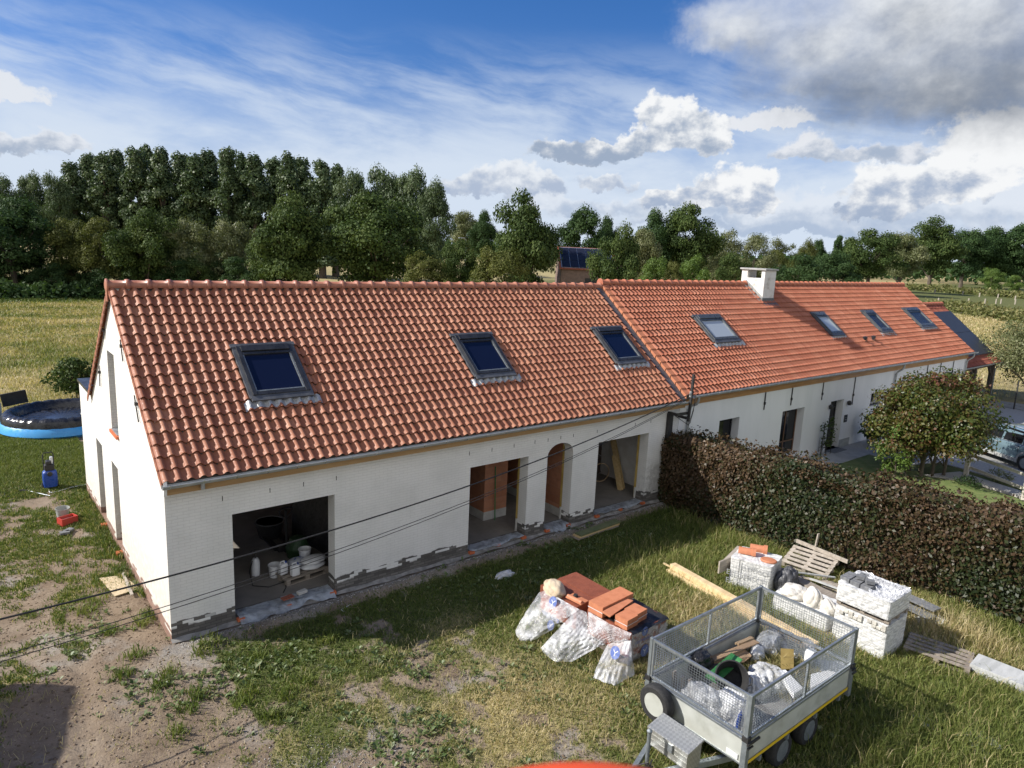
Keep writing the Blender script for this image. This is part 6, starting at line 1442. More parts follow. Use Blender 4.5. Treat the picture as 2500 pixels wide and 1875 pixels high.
MB().lathe([(1.05, 0), (.001, .001)], 48, Matrix.Translation((PC[0]-.1, PC[1]-.15, .427)), cap=False).build('puddle', m_w, PO)
for (a, b) in (((1.6, 17.9, .72), (1.0, 18.6, .60)), ((1.65, 18.0, .80), (1.1, 18.75, .66))): MB().tube([a, b], .06, 10).build('pole', M_greyp, PO)
PU = thing('pool_pump', 'grey pool heater box with a tilted black panel behind the pool', 'pump', (-1.9, 21.2, 0))
MB().cbox((-2.1, 21.1, .45), (1.1, .7, .9), rz=.1).build('housing', M_greyp, PU, bevel=.08); MB().cbox((0, 0, 0), (.9, .04, .6), Matrix.Translation((-1.05, 21.2, .95)) @ Matrix.Rotation(-.15, 4, 'Y') @ Matrix.Rotation(.3, 4, 'X')).build('panel', M_black, PU)
PW = thing('pressure_washer', 'blue upright pressure washer with black handle on the grass', 'pressure washer', (-.87, 11.2, 0), 0)
wx, wy = -.87, 11.2
mb = MB()
def bodyf(u, v):
    q = u*2*math.pi; z = v*.56; r = (.17+.02*math.sin(v*3.1))*(1 if v < .85 else 1-.5*(v-.85)/.15); c, s = math.cos(q), math.sin(q); e = (abs(c)**4+abs(s)**4)**.25
    return (wx+r*1.05*c/e, wy+r*.85*s/e, .08+z)
mb.grid(bodyf, 32, 14); mb.lathe([(.001, 0), (.1, 0)], 12, Matrix.Translation((wx, wy, .64))); mb.build('body', M_blue, PW, smooth=True)
mb = MB(); mb.lathe([(.07, 0), (.07, .05), (.04, .06), (.001, .06)], 16, Matrix.Translation((wx-.01, wy-.15, .52)) @ Matrix.Rotation(math.pi/2, 4, 'X')); mb.build('dial', M_black, PW)
mb = MB(); mb.box(wx-.13, wx+.13, wy-.12, wy+.12, .60, .80).box(wx-.09, wx+.06, wy-.14, wy+.10, .80, .92); mb.build('top_housing', M_black, PW, bevel=.03)
MB().box(wx+.03, wx+.11, wy-.02, wy+.10, .78, 1.02).build('detergent_bottle', M_white, PW, bevel=.02)
mb = MB(); mb.tube([(wx-.13, wy+.10, .6), (wx-.14, wy+.13, 1.05), (wx-.11, wy+.14, 1.13), (wx+.11, wy+.14, 1.13), (wx+.14, wy+.13, 1.05), (wx+.13, wy+.10, .6)], .018, 8); mb.build('handle', M_black, PW, smooth=True)
for s in (-1, 1): MB().lathe([(.10, -.03), (.10, .03)], 18, Matrix.Translation((wx+s*.19, wy+.08, .10)) @ Matrix.Rotation(math.pi/2, 4, 'Y')).build('wheel', M_rubber, PW)
def gpts(px, z=.03): return [tuple(np.array(PZ(a, b, z))+np.array([0, 0, float(gh(*PZ(a, b, 0)[:2]))])) for a, b in px]
tag(MB().tube(gpts([(123, 1178), (116, 1192), (122, 1203), (140, 1200), (170, 1190), (212, 1182)]), .016, 6).build('water_hose', M_white, None, smooth=True), 'pale garden hose running from the pressure washer to the house', 'hose')
tag(MB().tube(gpts([(112, 1170), (92, 1205), (70, 1178), (45, 1190), (25, 1194), (10, 1204), (14, 1214), (40, 1206), (60, 1202)]), .012, 6).build('power_cable', M_rubber, None, smooth=True), 'black cable looped on the grass left of the pressure washer', 'cable')
SG = gpts([(48, 1199), (68, 1198), (122, 1210)], .05); LA = thing('spray_lance', 'spray gun with long grey lance lying left of the pressure washer', 'spray lance', SG[0])
MB().tube(SG[:2], .025, 8).build('grip', M_black, LA); MB().tube(SG[1:], .012, 8).build('lance', M_gal, LA)
def bucket(label, pos, r, h, m, tilt=(0, 0), name='bucket'):
    R = thing(name, label, 'bucket', pos, 0, None); T = Matrix.Translation(pos) @ Matrix.Rotation(tilt[0], 4, 'X') @ Matrix.Rotation(tilt[1], 4, 'Y')
    MB().lathe([(.001, .0), (r*.78, 0), (r, h), (r*1.05, h), (r*1.05, h-.02), (r*.97, h-.004), (r*.76, .015), (.001, .015)], 28, T).build('bucket_body', m, R, smooth=True)
    MB().tube([T @ Vector((r*math.cos(q), r*.25*math.sin(q)-.02, h-.03-.8*r*math.sin(q))) for q in [math.pi*i/10 for i in range(11)]], .006, 6).build('handle', M_gal, R); return R
q = PZ(154, 1268, 0); bucket('grey mortar-stained bucket behind the red one', (q[0], q[1]+.06, .0), .17, .33, M_greyp, (.05, .03))
q = PZ(158, 1276, 0); RB = thing('red_crate', 'open red plastic tub in front of the grey bucket', 'tub', (q[0], q[1]-.1, 0))
mb = MB(); T = Matrix.Translation((q[0]+.06, q[1]-.12, 0)) @ Matrix.Rotation(.35, 4, 'Z')
for x0, x1, y0, y1 in ((-.21, -.19, -.14, .14), (.19, .21, -.14, .14), (-.19, .19, -.14, -.12), (-.19, .19, .12, .14)): mb.box(x0, x1, y0, y1, 0, .21, T)
mb.box(-.19, .19, -.12, .12, 0, .02, T); mb.build('tub_body', M_red, RB); MB().box(-.18, .18, -.11, .11, .02, .13, T).build('mortar_rest', M_greyp, RB)
slabq([(243, 1411), (299, 1404), (341, 1436), (280, 1455)], .05, .02, 'osb_board', 'square of pale chipboard lying on the soil by the gable', 'board', M_osb)
slabq([(297, 1399), (303, 1397), (326, 1450), (319, 1452)], .09, .03, 'batten', 'narrow batten lying across the chipboard by the gable', 'batten', M_woodgl)
for i, (px, py) in enumerate(((158, 1302), (168, 1296))): q = PZ(px, py, .03); tag(MB().cbox((q[0], q[1], .05), (.22, .16, .06), rz=i*.7).build('broken_tile', M_stone, None), ('dark broken tile on the bare soil, left of the pair', 'dark broken tile on the bare soil, right of the pair')[i], 'tile', 'broken tiles on the bare soil')
q = PG(258, 1263, -.1); bucket('small dark bucket standing at the first gable door sill', (.12, 6.98, .10), .07, .26, M_anth, name='paint_pot')

# ------------------------------------------------------------------ inside the rooms, seen through the openings
def c9(x, y): return (550+x*.19293, 1200+y*.19293)
fz = .12
PL = pallet('wooden_pallet', 'pallet inside the leftmost opening carrying sacks and cans', Matrix.Translation((3.15, 1.22, fz)) @ Matrix.Rotation(.12, 4, 'Z'), M_woodg, 1.1, .8)
def jerry(label, x, y, rz, z=fz+.145):
    R = thing('jerrycan', label, 'jerrycan', (x, y, z), rz, 'white jerrycans', world=False)
    MB().box(-.10, .10, -.075, .075, 0, .26).build('can_body', M_white, R, bevel=.03); MB().tube([(-.07, 0, .25), (-.06, 0, .315), (.03, 0, .315), (.045, 0, .25)], .018, 8).build('handle', M_white, R); MB().lathe([(.025, .25), (.025, .30), (.001, .30)], 12, Matrix.Translation((.075, 0, 0))).build('cap', M_blue, R)
jerry('white jerrycan on the pallet, left and rear of the two', 2.72, 1.15, .2); jerry('white jerrycan on the pallet, right and front of the two', 2.92, .93, .1)
for i, (x, y, z) in enumerate(((3.45, 1.15, 0), (3.47, 1.16, .12))): crumple('cement_bag', ('pale paper cement bag on the pallet, lower one', 'pale paper cement bag on the pallet, upper one')[i], 'cement bag', (x, y, fz+.145+z), (.62, .42, .13), M_white, 80+i, .05, .5, 'cement bags on the pallet', .1)
crumple('cement_bag', 'blue and white bag behind the cement bags on the pallet', 'bag', (3.2, 1.45, fz+.145), (.5, .4, .16), PM('blue_white_bag', (.5, .53, .6), (.05, .1, .35), 5, .5, lo=.5, hi=.55), 83, .08, .5)
bucket('white bucket on the pallet behind the jerrycans', (2.62, 1.42, fz), .15, .30, M_white, name='bucket'); bucket('white bucket with trowel at the back of the pallet', (3.45, 1.62, fz+.145), .15, .28, M_white, name='bucket')
TU = thing('mixing_tub', 'large dark mixing tub on the floor behind the pallet', 'tub', (3.35, 3.75, fz)); MB().lathe([(.001, 0), (.28, 0), (.36, .40), (.38, .42), (.345, .42), (.26, .03), (.001, .03)], 28, Matrix.Translation((3.35, 3.75, fz))).build('tub_body', M_rubber, TU, smooth=True)
MB().lathe([(.365, .425), (.375, .44), (.345, .44), (.35, .425)], 28, Matrix.Translation((3.35, 3.75, fz))).build('mortar_rim', M_concrete, TU)
SPR = thing('pressure_sprayer', 'white garden pressure sprayer with pump handle left of the pallet', 'sprayer', (2.28, 1.75, fz)); T = Matrix.Translation((2.28, 1.75, fz))
MB().lathe([(.001, 0), (.10, 0), (.10, .34), (.06, .42), (.001, .43)], 18, T).build('tank', M_white, SPR, smooth=True); mb = MB(); mb.tube([T @ Vector((0, 0, .42)), T @ Vector((0, 0, .62))], .018, 8).bar(T @ Vector((-.09, 0, .62)), T @ Vector((.09, 0, .62)), .03, .03); mb.build('pump_handle', M_black, SPR)
MB().tube([(2.2, 1.72, .5), (2.05, 1.5, .35), (2.02, 1.2, .14), (2.3, .95, .13), (2.7, 1.0, .13), (2.62, .72, .13), (2.48, .52, .13)], .012, 6).build('hose', M_rubber, SPR, smooth=True)
PJ = thing('pallet_truck', 'upright handle of a pallet truck standing behind the pallet', 'pallet truck', (3.35, 2.55, fz))
mb = MB(); hx, hy = 3.35, 2.55; mb.bar((hx, hy, .25), (hx-.05, hy-.1, 1.30), .05, .05); mb.tube([(hx-.05+.0*0, hy-.1, 1.10), (hx-.20, hy-.1, 1.20), (hx-.22, hy-.1, 1.30), (hx-.12, hy-.1, 1.36), (hx+.02, hy-.1, 1.37), (hx+.12, hy-.1, 1.33), (hx+.12, hy-.1, 1.24), (hx-.05, hy-.1, 1.10)], .018, 8); mb.build('handle', M_rubber, PJ)
mb = MB(); mb.box(hx-.27, hx-.11, hy+.1, hy+1.2, .17, .21).box(hx+.11, hx+.27, hy+.1, hy+1.2, .17, .21).box(hx-.2, hx+.2, hy, hy+.12, .15, .35); mb.build('forks', M_black, PJ)
mb = MB(); mb.lathe([(.09, -.05), (.09, .05)], 16, Matrix.Translation((hx, hy, fz+.09)) @ Matrix.Rotation(math.pi/2, 4, 'Y')); mb.build('steer_wheel', M_rubber, PJ)
def dk(u, v): y = .75+u*2.7; return (4.42-.17*(y-.75)-.12*(1-v)+.02*wob(u*2, v), y, fz+v*1.98)
sheet('tall black sheet leaning on the clay block wall inside the left opening', dk, 12, 8, M_blk, 'black_sheet', 'sheet')
tag(MB().bar((4.1, 1.2, fz), (4.75, .9, 2.0), .05, .03).build('metal_profile', M_gal, None), 'long metal profile leaning inside the right side of the left opening', 'metal profile')
tag(MB().lathe([(.001, 0), (.26, .0), (.3, .25), (.18, .5), (.001, .52)], 16, Matrix.Translation((3.5, 2.2, fz))).build('green_tarp_heap', PM('dark_green_tarp', (.03, .075, .03), (.02, .05, .02), 4, .6), None), 'dark green covered heap behind the pallet truck handle', 'heap')
sheet('film offcut on the sill with tools lying on it', lambda u, v: (2.3+u*.5, -.02+v*.25, .205+.01*wob(u*3, v*3)), 10, 6, M_filmg)
q = (2.62, .10, .21); tag(MB().cbox((2.75, .10, .25), (.22, .11, .07), rz=.2).build('loose_brick', M_block, None, bevel=.006), 'pale brick weighing down the sheet in the leftmost opening', 'brick')
tag(MB().cbox((2.40, .06, .235), (.26, .14, .03), rz=.15).build('red_float', M_clayd, None), 'red-brown plastering float on the sill sheet of the leftmost opening', 'float')
# second opening: green pole; fourth: bicycle, planks
tag(MB().tube([(9.2, 1.36, fz), (9.22, 1.46, 1.75)], .016, 8).build('green_pole', M_green, None), 'thin green pole leaning on the clay block pier', 'pole')
BK = thing('bicycle', 'bicycle standing against the old brick wall inside the right opening', 'bicycle', (13.9, 2.4, fz), world=True)
def ringt(c, r, t, m, nm): mb = MB(); mb.tube([(c[0]+.5+r*math.cos(q)*.95, c[1]-.5-r*math.cos(q)*.3, c[2]+r*math.sin(q)) for q in [2*math.pi*i/28 for i in range(29)]], t, 6); mb.build(nm, m, BK, smooth=True)
for cx_ in ((13.0, 3.0, fz+.34), (14.0, 2.68, fz+.34)): ringt(cx_, .33, .022, M_skin, 'wheel')
mb = MB()
for a, b in (((13.0, 3.0, .46), (13.35, 2.89, .9)), ((13.35, 2.89, .9), (13.85, 2.73, .95)), ((13.45, 2.86, .42), (13.85, 2.73, .88)), ((13.35, 2.89, .98), (13.45, 2.86, .42)), ((14.0, 2.68, .46), (13.83, 2.735, 1.1)), ((13.0, 3.0, .46), (13.45, 2.86, .42))): mb.tube([(a[0]+.5, a[1]-.5, a[2]), (b[0]+.5, b[1]-.5, b[2])], .018, 6)
mb.build('frame', M_black, BK); MB().cbox((13.83, 2.4, 1.02), (.26, .14, .06)).build('saddle', M_black, BK, bevel=.02); MB().tube([(14.28, 2.0, 1.14), (14.33, 2.235, 1.16), (14.38, 2.47, 1.14)], .013, 6).build('handlebar', M_gal, BK)
for i, (a, b, w) in enumerate((((14.75, 1.35, fz), (14.95, 2.3, 2.1), .22), ((14.45, 1.15, fz), (14.62, 1.7, 1.2), .22), ((14.62, 1.2, fz), (14.8, 1.75, 1.15), .16))):
    tag(MB().bar(a, b, w, .04, (1, .2, 0)).build('plank', M_wood, None), ('tall plank leaning at the right inside the opening nearest the hedge', 'short plank leaning left of the tall one in the right opening', 'short plank between the other two in the right opening')[i], 'plank', 'planks leaning in the right opening')
tag(MB().box(14.36, 14.46, .36, .46, .12, 2.55).build('wooden_post', M_fascia, None), 'wooden prop post just inside the opening nearest the hedge', 'post')

# ------------------------------------------------------------------ far things: posts, barn, lamp, reed strips
for i, (px, py) in enumerate(((-30, 725), (58, 726), (162, 726), (262, 724))):
    q = PZ(px, py); tag(MB().box(q[0]-.09, q[0]+.09, q[1]-.09, q[1]+.09, -.1, .95).build('fence_post', M_post, None), 'grey fence post before the left hedgerow, %s from the left' % ORD[i], 'fence post', 'fence posts before the left hedgerow')
pr = [(2290, 741), (2364, 741), (2404, 742), (2431, 742), (2443, 742), (2478, 743)]; pf_ = [(2282, 716), (2350, 720), (2391, 725), (2436, 728), (2478, 733)]; pn = [(2348, 765), (2475, 780)]
for nm, L_, w in (('middle', pr, .13), ('farthest', pf_, .15), ('nearest', pn, .11)):
    for i, (px, py) in enumerate(L_):
        q = PZ(px, py); tag(MB().box(q[0]-w, q[0]+w, q[1]-w, q[1]+w, -.1, 1.25).build('fence_post', M_post, None), 'pale fence post of the %s line in the right meadow, %s from the left' % (nm, ORD[i]), 'fence post', 'fence posts in the right meadow')
L_reed = LM('reed_leaves', [(.06, .085, .02), (.11, .13, .035), (.17, .17, .06), (.30, .26, .12)], .2, .6)
def strip(label, a, b, wd, h, n, seed, sz, m=None, nm='reed_strip', cat='reeds'):
    rg = np.random.default_rng(seed); a, b = PZ(*a)[:2], PZ(*b)[:2]; t = rg.random(n)*1.5-.25; p = a+(b-a)*t[:, None]; nrm = np.array([(b-a)[1], -(b-a)[0]])/np.linalg.norm(b-a); p = p+nrm*(rg.normal(0, wd, n))[:, None]
    z = h*rg.random(n)*(.5+fbm(t*40, t*0, seed)); v, f = leaf_quads(np.column_stack([p, z]), unit(rg, n), sz, .5, rg); tag(npmesh(nm, v, f, m or L_reed, None, np.clip(rg.normal(.35, .2, n)+.25*(z/h), 0, 1)), label, cat, None, 'stuff')
strip('band of tall green reeds along a ditch in the right meadow', (2330, 757), (2500, 788), 2.2, 1.5, 9000, 1, .55)
strip('dark undergrowth added for the shade under the trees at the back of the left meadow', (-150, 727), (640, 727), 1.6, 1.5, 22000, 3, .5, L_dark, 'undergrowth', 'undergrowth')  # added dark leaves stand in for the shade at the hedgerow foot
strip('farther band of rough grass across the right meadow', (2250, 708), (2500, 728), 4.5, 1.6, 6000, 2, .9)
pos, _, _ = far(1412, 86, 600, 10); BN = thing('barn', 'brick barn with solar panels on its roof among the trees', 'barn', pos, -YAW+.05, None, world=False)
mb = MB(); mb.prism([(-3.2, 0), (3.6, 0), (3.6, 6.0), (.6, 8.35), (-3.2, 5.95)], 'x', -2.3, 4.2); mb.build('brick_walls', PM('barn_brick', (.21, .145, .12), (.16, .115, .095), 3, .9), BN)
sl = math.atan2(2.45, 3.9); T = Matrix.Translation((-2.6, -3.5, 5.86)) @ Matrix.Rotation(sl, 4, 'X'); MB().box(0, 7.0, 0, 4.75, 0, .12, T).build('roof', M_clayd, BN)
mb = MB()
for i in range(6):
    for j in range(3): mb.box(.35+i*1.02, .35+i*1.02+.97, .25+j*1.42, .25+j*1.42+1.36, .16, .20, T)
mb.build('solar_panels', PM('dark_solar_cells', (.012, .015, .03), (.018, .022, .04), 2, .45, spec=.2), BN); MB().box(.25, 6.6, .18, 4.6, .13, .159, T).build('panel_frame', M_zincl, BN)
MB().box(.6, 3.6, -3.26, -3.1, 3.0, 4.9).build('dark_opening', M_black, BN); MB().box(-.5, 4.2, -6, -3.3, 2.55, 2.75).build('lean_to_roof', M_concrete, BN); MB().box(-.4, 4.1, -5.9, -5.7, 0, 2.55).build('lean_to_wall', M_woodd, BN)
pos, H, _ = far(1137, 150, 582, 10); LP = thing('street_lamp', 'slim far street lamp in the gap between the oaks', 'street lamp', pos, world=False); MB().tube([(0, 0, 0), (0, 0, H-.4), (-.4, 0, H), (-1.2, 0, H+.05)], .10, 8).build('pole', M_greyp, LP); MB().cbox((-1.4, 0, H+.02), (.9, .35, .2)).build('lamp_head', M_zincl, LP)
# the neighbour's building left of the picture: its shadow falls on the soil
NBH = thing('neighbour_shed', 'plain brick shed just left of the picture whose shadow falls on the soil', 'shed', (-9, -1, 0))
k = 4.0/3.2; bx, by = -1.74-3.58*k, -.45+2.34*k; v1 = Vector((-.21, -.98, 0)).normalized()
P1 = Vector((bx, by, 0)); P2 = P1+v1*9; P3 = P2+Vector((-5, 1, 0)); P4_ = P1+Vector((-5, 1, 0))
MB().prism([(q.x, q.y) for q in (P1, P2, P3, P4_)], 'z', -.2, 3.93).build('brick_walls', M_oldbrick, NBH); MB().prism([(q.x, q.y) for q in (P1, P2, P3, P4_)], 'z', 3.932, 4.0).build('roof', M_black, NBH)
# the orange work platform the view is taken from: only its rail shows
OP = thing('work_platform', 'rounded orange rail of the work platform at the bottom edge, close and blurred', 'work platform', (float(CAM[0]), float(CAM[1]), 0))
cc2 = CAM+ray(1420, 1858+66)*.40; r_ = _r; u_ = _u
mb = MB(); mb.tube([tuple(cc2+r_*s*1.0-np.array([0, 0, 1])*(3.4*s*s)) for s in np.linspace(-.22, .22, 33)], .0135, 14); mb.build('rail', M_orangep, OP, smooth=True)
fw = np.array([math.sin(YAW), math.cos(YAW), 0]); rr_ = np.array([math.cos(YAW), -math.sin(YAW), 0])
zl = float(cc2[2]); mb = MB()
for s in (-.22, .22): p0 = cc2+r_*s; mb.tube([(p0[0], p0[1], zl-.16), (p0[0], p0[1], zl-1.0)], .0135, 8)
mb.build('posts', M_orangep, OP)
b0 = np.array([cc2[0], cc2[1], 0])-fw*.55; mb = MB(); T = Matrix.Translation((b0[0], b0[1], 0)) @ Matrix.Rotation(-YAW, 4, 'Z'); mb.box(-.45, .45, -.6, .6, zl-1.06, zl-1.0, T).box(-.1, .1, -.1, .1, 0, zl-1.06, T).box(-.7, .7, -.8, .8, 0, .25, T); mb.build('deck_and_mast', M_gald, OP)

# ------------------------------------------------------------------ grass, weeds, rubble
def blades(x, y, h, w, lean, vv, rg, name, m, label, z=None, flat=False):
    n = len(x); z0 = gh(x, y)-.005 if z is None else z; q = rg.random(n)*6.283; a = rg.random(n)*6.283
    dx, dy = np.cos(q), np.sin(q); bx, by = np.cos(a)*w/2, np.sin(a)*w/2; l = lean
    b = np.stack([x, y, z0], 1); s = np.stack([bx, by, np.zeros(n)], 1)
    mid = b+np.stack([dx*h*l*.35, dy*h*l*.35, h*.62*np.sqrt(np.clip(1-(l*.5)**2, .05, 1))], 1); tip = b+np.stack([dx*h*l, dy*h*l, h*np.sqrt(np.clip(1-l**2, .01, 1))*.98], 1)
    V = np.stack([b-s, b+s, mid+s*.75, mid-s*.75, tip], 1).reshape(-1, 3); k = np.arange(n)[:, None]*5
    F = np.concatenate([k+np.array([[0, 1, 2]]), k+np.array([[0, 2, 3]]), k+np.array([[3, 2, 4]])], 1).reshape(-1, 3)
    o = npmesh(name, V, F, m, None, np.repeat(np.clip(vv, 0, 1), 3)); return tag(o, label, 'grass', None, 'stuff')
L_grass = LM('grass_blades', [(.048, .078, .016), (.10, .145, .028), (.18, .215, .055), (.31, .29, .11), (.52, .43, .23), (.64, .54, .34)], .3, .55)
def in_obst(x, y):
    o = ((x > -.02) & (x < 41.4) & (y > -.12) & (y < 10.5)) | ((x > 6.9) & (x < 8.15) & (y > -5.86) & (y < -3.3)) | ((x > 11.5) & (x < 12.6) & (y > -8.85) & (y < -6.2))
    o |= ((x > 11.8) & (x < 12.9) & (y > -5.9) & (y < -4.7)) | (((x-PC[0])**2+(y-PC[1])**2) < 2.2**2) | ((x > 12.7) & (x < 13.36) & (y > -12.3) & (y < -10.1))
    o |= (x > np.interp(y, HP[::-1, 1], HP[::-1, 0])+.15) & (y < 0)
    return o
def scatter(n, x0, x1, y0, y1, rg, keep):
    x = rg.uniform(x0, x1, n); y = rg.uniform(y0, y1, n); ok = ~in_obst(x, y); x, y = x[ok], y[ok]; k = keep(x, y) > rg.random(len(x)); return x[k], y[k]
rg = np.random.default_rng(101)
# near yard: turf of mixed height
x, y = scatter(330000, -4.2, 16.2, -12.4, -.25, rg, lambda x, y: masks(x, y)[0]**1.2)
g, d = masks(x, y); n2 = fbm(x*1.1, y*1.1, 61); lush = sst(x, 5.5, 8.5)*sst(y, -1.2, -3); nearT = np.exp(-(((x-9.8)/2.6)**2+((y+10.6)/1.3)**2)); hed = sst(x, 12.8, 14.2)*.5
low = np.exp(-(((x-10.5)/1.6)**2+((y+4.7)/1.1)**2))
h = (.04+.06*n2+.16*lush*n2+.20*nearT*n2+.10*hed+.10*low*n2)*(.55+.8*rg.random(len(x)))
v = .17-.10*np.exp(-((y+1.3)/1.1)**4)*(x > .6)+.18*n2+.55*d*(rg.random(len(x)) < .25+.6*d)+.10*lush+rg.normal(0, .09, len(x))  # blades toned darker along the front wall: house shade put into their colour
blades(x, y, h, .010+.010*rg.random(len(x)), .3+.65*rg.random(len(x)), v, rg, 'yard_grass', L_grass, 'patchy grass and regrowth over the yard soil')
# tall wild grass: hedge foot, between stacks, at the trailer's right
def tall(x, y):
    a = np.exp(-(((x-11.4)/1.0)**2+((y+3.6)/1.1)**2)); b = np.exp(-(((x-14.0)/.7)**2+((y+9.2)/1.3)**2))*1.2; c = np.exp(-(((x-10.0)/2.0)**2+((y+10.5)/.9)**2)); e = np.exp(-(((x-14.4)/.5)**2+((y+3.3)/1.8)**2)); f_ = np.exp(-(((x-10.6)/.8)**2+((y+7.2)/1.0)**2))*.7
    return np.clip(a+b+c+e+f_, 0, 1)*(.35+.9*(fbm(x*1.4, y*1.4, 66)-.25))
x, y = scatter(170000, 5, 15.4, -12.4, -1.2, rg, tall); ds = np.exp(-(((x-14.0)/.9)**2+((y+9.2)/1.5)**2)); nn2 = fbm(x*.9, y*.9, 67)
h = (.16+.42*rg.random(len(x)))*(.75+.4*ds); v = .30+.20*nn2+.52*ds*(rg.random(len(x)) < .8)+.35*(rg.random(len(x)) < .18)+rg.normal(0, .07, len(x))
blades(x, y, h, .008+.006*rg.random(len(x)), .15+.6*rg.random(len(x))**1.2, v, rg, 'tall_grass', L_grass, 'tall wild grass, straw-coloured at the hedge foot and green beside the trailer')
# dry cut grass lying flat
x, y = scatter(110000, -4, 14.5, -11.5, -.5, rg, lambda x, y: np.clip(masks(x, y)[1]*.8*sst(x, .5, 3), .10, 1)*(.3+fbm(x*1.3, y*1.3, 71))*np.where((y > -2.3) & (y < 0) & (x > 1), .3, 1))
blades(x, y, .09+.12*rg.random(len(x)), np.full(len(x), .008), np.full(len(x), .97), .62+.3*rg.random(len(x)), rg, 'dry_grass', L_grass, 'dry mown grass lying flat on the yard', z=gh(x, y)+.01+.035*rg.random(len(x)))
# side yard and the lawn before the pool
x, y = scatter(150000, -3.2, .6, -.3, 21, rg, lambda x, y: np.clip(masks(x, y)[0]+.15*(y > 12), 0, 1)); n2 = fbm(x*.8, y*.8, 81); gr = sst(y, 11, 14)
blades(x, y, (.05+.06*n2+.05*gr+.07*(x > -.35)*(y < 10))*(.6+.8*rg.random(len(x))), .014+.010*rg.random(len(x)), .2+.6*rg.random(len(x)), .14+.14*n2+.12*gr+.4*(rg.random(len(x)) < .2)*(1-gr*.7)+rg.normal(0, .07, len(x)), rg, 'side_grass', L_grass, 'trampled grass beside the gable and in front of the pool')
# the dry meadow on the left, coarser with distance
x, y = scatter(150000, -7, 14, 19.5, 82, rg, lambda x, y: np.clip(28/np.maximum(y, 1), .12, 1)*np.where(y < 22, sst(y, 19, 22), 1)*(x < 3+(y-19)*.17+3)); g, d = masks(x, y); n3 = fbm(x*.25, y*.6, 91, 3); sc = np.clip(y/28, .8, 2.4)
blades(x, y, (.10+.20*n3)*(.6+.8*rg.random(len(x)))*sc**.4, (.022+.02*rg.random(len(x)))*sc, .35+.55*rg.random(len(x)), .20+.62*d+rg.normal(0, .12, len(x))-.2*(n3 < .36), rg, 'meadow_grass', L_grass, 'dry straw-coloured meadow grass left of the house')
# right meadow tufts
x = rg.uniform(48, 135, 60000); y = rg.uniform(0, 62, 60000); k = (y < (x+3)*.42) & (y > (x-60)*.12-2); x, y = x[k], y[k]; sc = np.hypot(x, y)/45; n3 = fbm(x*.2, y*.4, 95)
blades(x, y, (.12+.25*n3)*sc**.5, (.03+.03*rg.random(len(x)))*sc, .3+.6*rg.random(len(x)), .62+.3*n3+rg.normal(0, .12, len(x)), rg, 'meadow_grass', L_grass, 'dry straw-coloured meadow right of the houses')
# broad-leaved weeds: rosettes of dock and thistle
L_weed = LM('weed_leaves', [(.06, .105, .025), (.115, .165, .05), (.18, .225, .09), (.27, .295, .16)], .3, .45, .5)
def weedf(x, y): return 1.6* np.clip(np.exp(-(((x-1.3)/1.5)**2+((y+2.4)/.9)**2))+.8*np.exp(-(((x-3.2)/1.2)**2+((y+4.2)/1.0)**2))+.7*np.exp(-(((x-5.3)/1.6)**2+((y+6.6)/1.4)**2))+.7*np.exp(-(((x-.0)/.9)**2+((y+1.4)/1.0)**2))+.5*np.exp(-(((x-2.6)/1.6)**2+((y+5.8)/1.1)**2))+.3*np.exp(-(((x+1.2)/.9)**2+((y-.6)/1.6)**2))+.35*sst(x, 5, 7)+.25*np.exp(-(((x-.1)/.5)**2+((y-2.5)/2.5)**2)), 0, 1)*sst(fbm(x*1.1, y*1.1, 55), .42, .62)
x, y = scatter(15000, -3, 12.5, -11.5, 5, rg, weedf); P_, N_, A_, S_ = [], [], [], []
for xi, yi in zip(x, y):
    k = rg.integers(5, 12); q = rg.random(k)*6.283; ti = .25+.75*rg.random(k); s = .05+.075*rg.random(); c0 = np.clip(rg.normal(.5, .2), 0, 1)
    a = np.stack([np.cos(q)*np.cos(ti), np.sin(q)*np.cos(ti), np.sin(ti)], 1); P_.append(np.tile([xi, yi, float(gh(xi, yi))+.005], (k, 1))+a*.012); N_.append(a); A_.append(np.clip(c0+rg.normal(0, .12, k), 0, 1)); S_.append(s*(.7+.6*rg.random(k)))
P_, N_, A_, S_ = map(np.concatenate, (P_, N_, A_, S_)); n = len(P_); b = np.cross(N_, np.tile([0, 0, 1.], (n, 1)))+1e-6; b /= np.linalg.norm(b, axis=1, keepdims=True); S_ = S_[:, None]
V = np.stack([P_, P_+N_*S_*.55+b*S_*.22, P_+N_*S_*1.05-np.array([0, 0, .25])*S_, P_+N_*S_*.55-b*S_*.22], 1).reshape(-1, 3)
tag(npmesh('yard_weeds', V, np.arange(4*n).reshape(-1, 4), L_weed, None, A_), 'broad-leaved weeds sprouting from the yard soil', 'weeds', None, 'stuff')
# separate tufts standing on the bare soil
ct = [PZ(a*.693, 1220+b*.693) for a, b in ((520, 410), (500, 440), (480, 550), (430, 620), (590, 620), (560, 660), (720, 540), (740, 515), (870, 680), (850, 720), (700, 690), (1160, 490), (1150, 500), (990, 770), (620, 830), (380, 470), (330, 370), (420, 250), (910, 555), (660, 740), (300, 400), (1080, 640), (1010, 690), (950, 760))]
xx, yy, vv_ = [], [], []
for c in ct:
    k = 90; xx.append(rg.normal(c[0], .11, k)); yy.append(rg.normal(c[1], .11, k)); vv_.append(np.full(k, .22+.2*rg.random()))
xx, yy, vv_ = map(np.concatenate, (xx, yy, vv_)); k = ~in_obst(xx, yy); xx, yy, vv_ = xx[k], yy[k], vv_[k]
blades(xx, yy, .10+.14*rg.random(len(xx)), .014+.01*rg.random(len(xx)), .3+.6*rg.random(len(xx)), vv_+rg.normal(0, .08, len(xx)), rg, 'grass_tufts', L_grass, 'separate green grass tufts on the bare soil round the house corner')
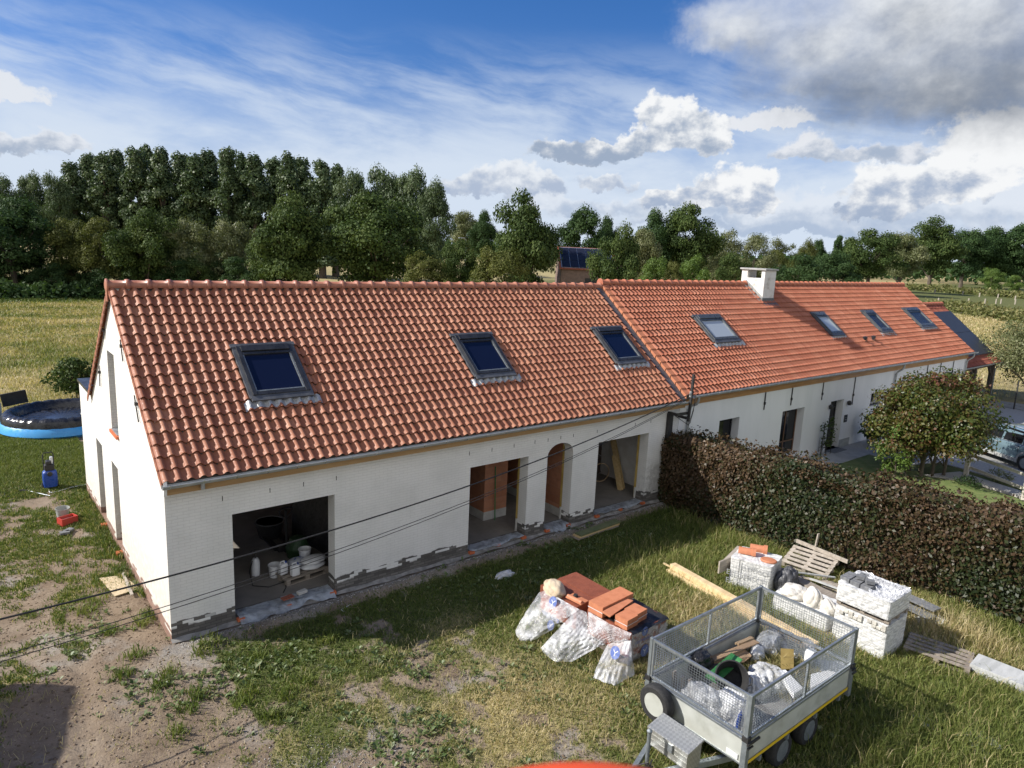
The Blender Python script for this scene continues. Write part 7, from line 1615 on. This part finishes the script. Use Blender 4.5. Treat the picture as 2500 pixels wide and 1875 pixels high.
# twigs and straws strewn about
n = 500; xx = rg.uniform(-3.2, 12, n); yy = rg.uniform(-9, 3, n); k = ~in_obst(xx, yy) & ((xx < 0) | (yy < -.6)); xx, yy = xx[k], yy[k]; mb = MB()
for a, b in zip(xx, yy):
    q = rg.random()*6.28; L_ = .05+.30*rg.random()**2; z = float(gh(a, b))+.012; c = Vector((math.cos(q), math.sin(q), 0)); p0 = Vector((a, b, z)); mb.tube([p0, p0+c*L_*.5+Vector((-c.y, c.x, 0))*L_*.08+Vector((0, 0, .02)), p0+c*L_], .0035, 4, cap=False)
tag(mb.build('twigs', PM('dry_twig', (.13, .095, .065), (.34, .27, .17), 3, .9), None), 'dry twigs and stalks strewn over the yard', 'twigs', None, 'stuff')
# rubble and clods
def stones(n, px, py, smin, smax, m, name, label, seed):
    rg = np.random.default_rng(seed); base = np.array([(-1, -1, -.6), (1, -1, -.6), (1, 1, -.6), (-1, 1, -.6), (-.7, -.7, .6), (.7, -.7, .7), (.6, .7, .5), (-.7, .6, .6)])*.5
    s = smin+(smax-smin)*rg.random(n)**3; q = rg.random(n)*6.283; V = base[None]*(.7+.6*rg.random((n, 8, 3)))*s[:, None, None]*np.array([1.2, .9, .7]); c, si = np.cos(q)[:, None], np.sin(q)[:, None]
    V = np.stack([V[..., 0]*c-V[..., 1]*si, V[..., 0]*si+V[..., 1]*c, V[..., 2]], -1)+np.stack([px, py, gh(px, py)+s*.18], 1)[:, None]
    F = np.array([(3, 2, 1, 0), (4, 5, 6, 7), (0, 1, 5, 4), (1, 2, 6, 5), (2, 3, 7, 6), (3, 0, 4, 7)]); F = (F[None]+np.arange(n)[:, None, None]*8).reshape(-1, 4)
    tag(npmesh(name, V.reshape(-1, 3), F, m, None, np.repeat(rg.random(n), 6)), label, 'rubble', None, 'stuff')
M_rub = LM('mortar_rubble', [(.17, .155, .14), (.32, .305, .28), (.52, .50, .47)], 0, .9, .2); M_clod = LM('soil_clods', [(.12, .088, .06), (.21, .155, .11), (.33, .27, .21)], 0, .95, .2)
rg = np.random.default_rng(7); n = 9000; xx = rg.uniform(.1, 15.2, n); yy = -.16-abs(rg.normal(0, .14, n)); stones(n, xx, yy, .005, .035, M_rub, 'mortar_rubble', 'pale mortar rubble strewn along the foot of the wall', 3)
n = 34000; xx = rg.uniform(-3.6, 6, n); yy = rg.uniform(-10, 8, n); k = (masks(xx, yy)[0] < .5) & ~in_obst(xx, yy) & (house_d(xx, yy) > .05) & ((xx < .2) | (yy < -1.2)); stones(int(k.sum()), xx[k], yy[k], .005, .042, M_clod, 'soil_clods', 'clods and pebbles on the bare soil', 4)
n = 5000; xx = -.35+rg.normal(0, .9, n)+.6; yy = -5.2+rg.normal(0, .5, n); stones(n, xx, yy, .006, .028, M_rub, 'fine_gravel', 'spill of grey gravel on the soil at the bottom left', 5)
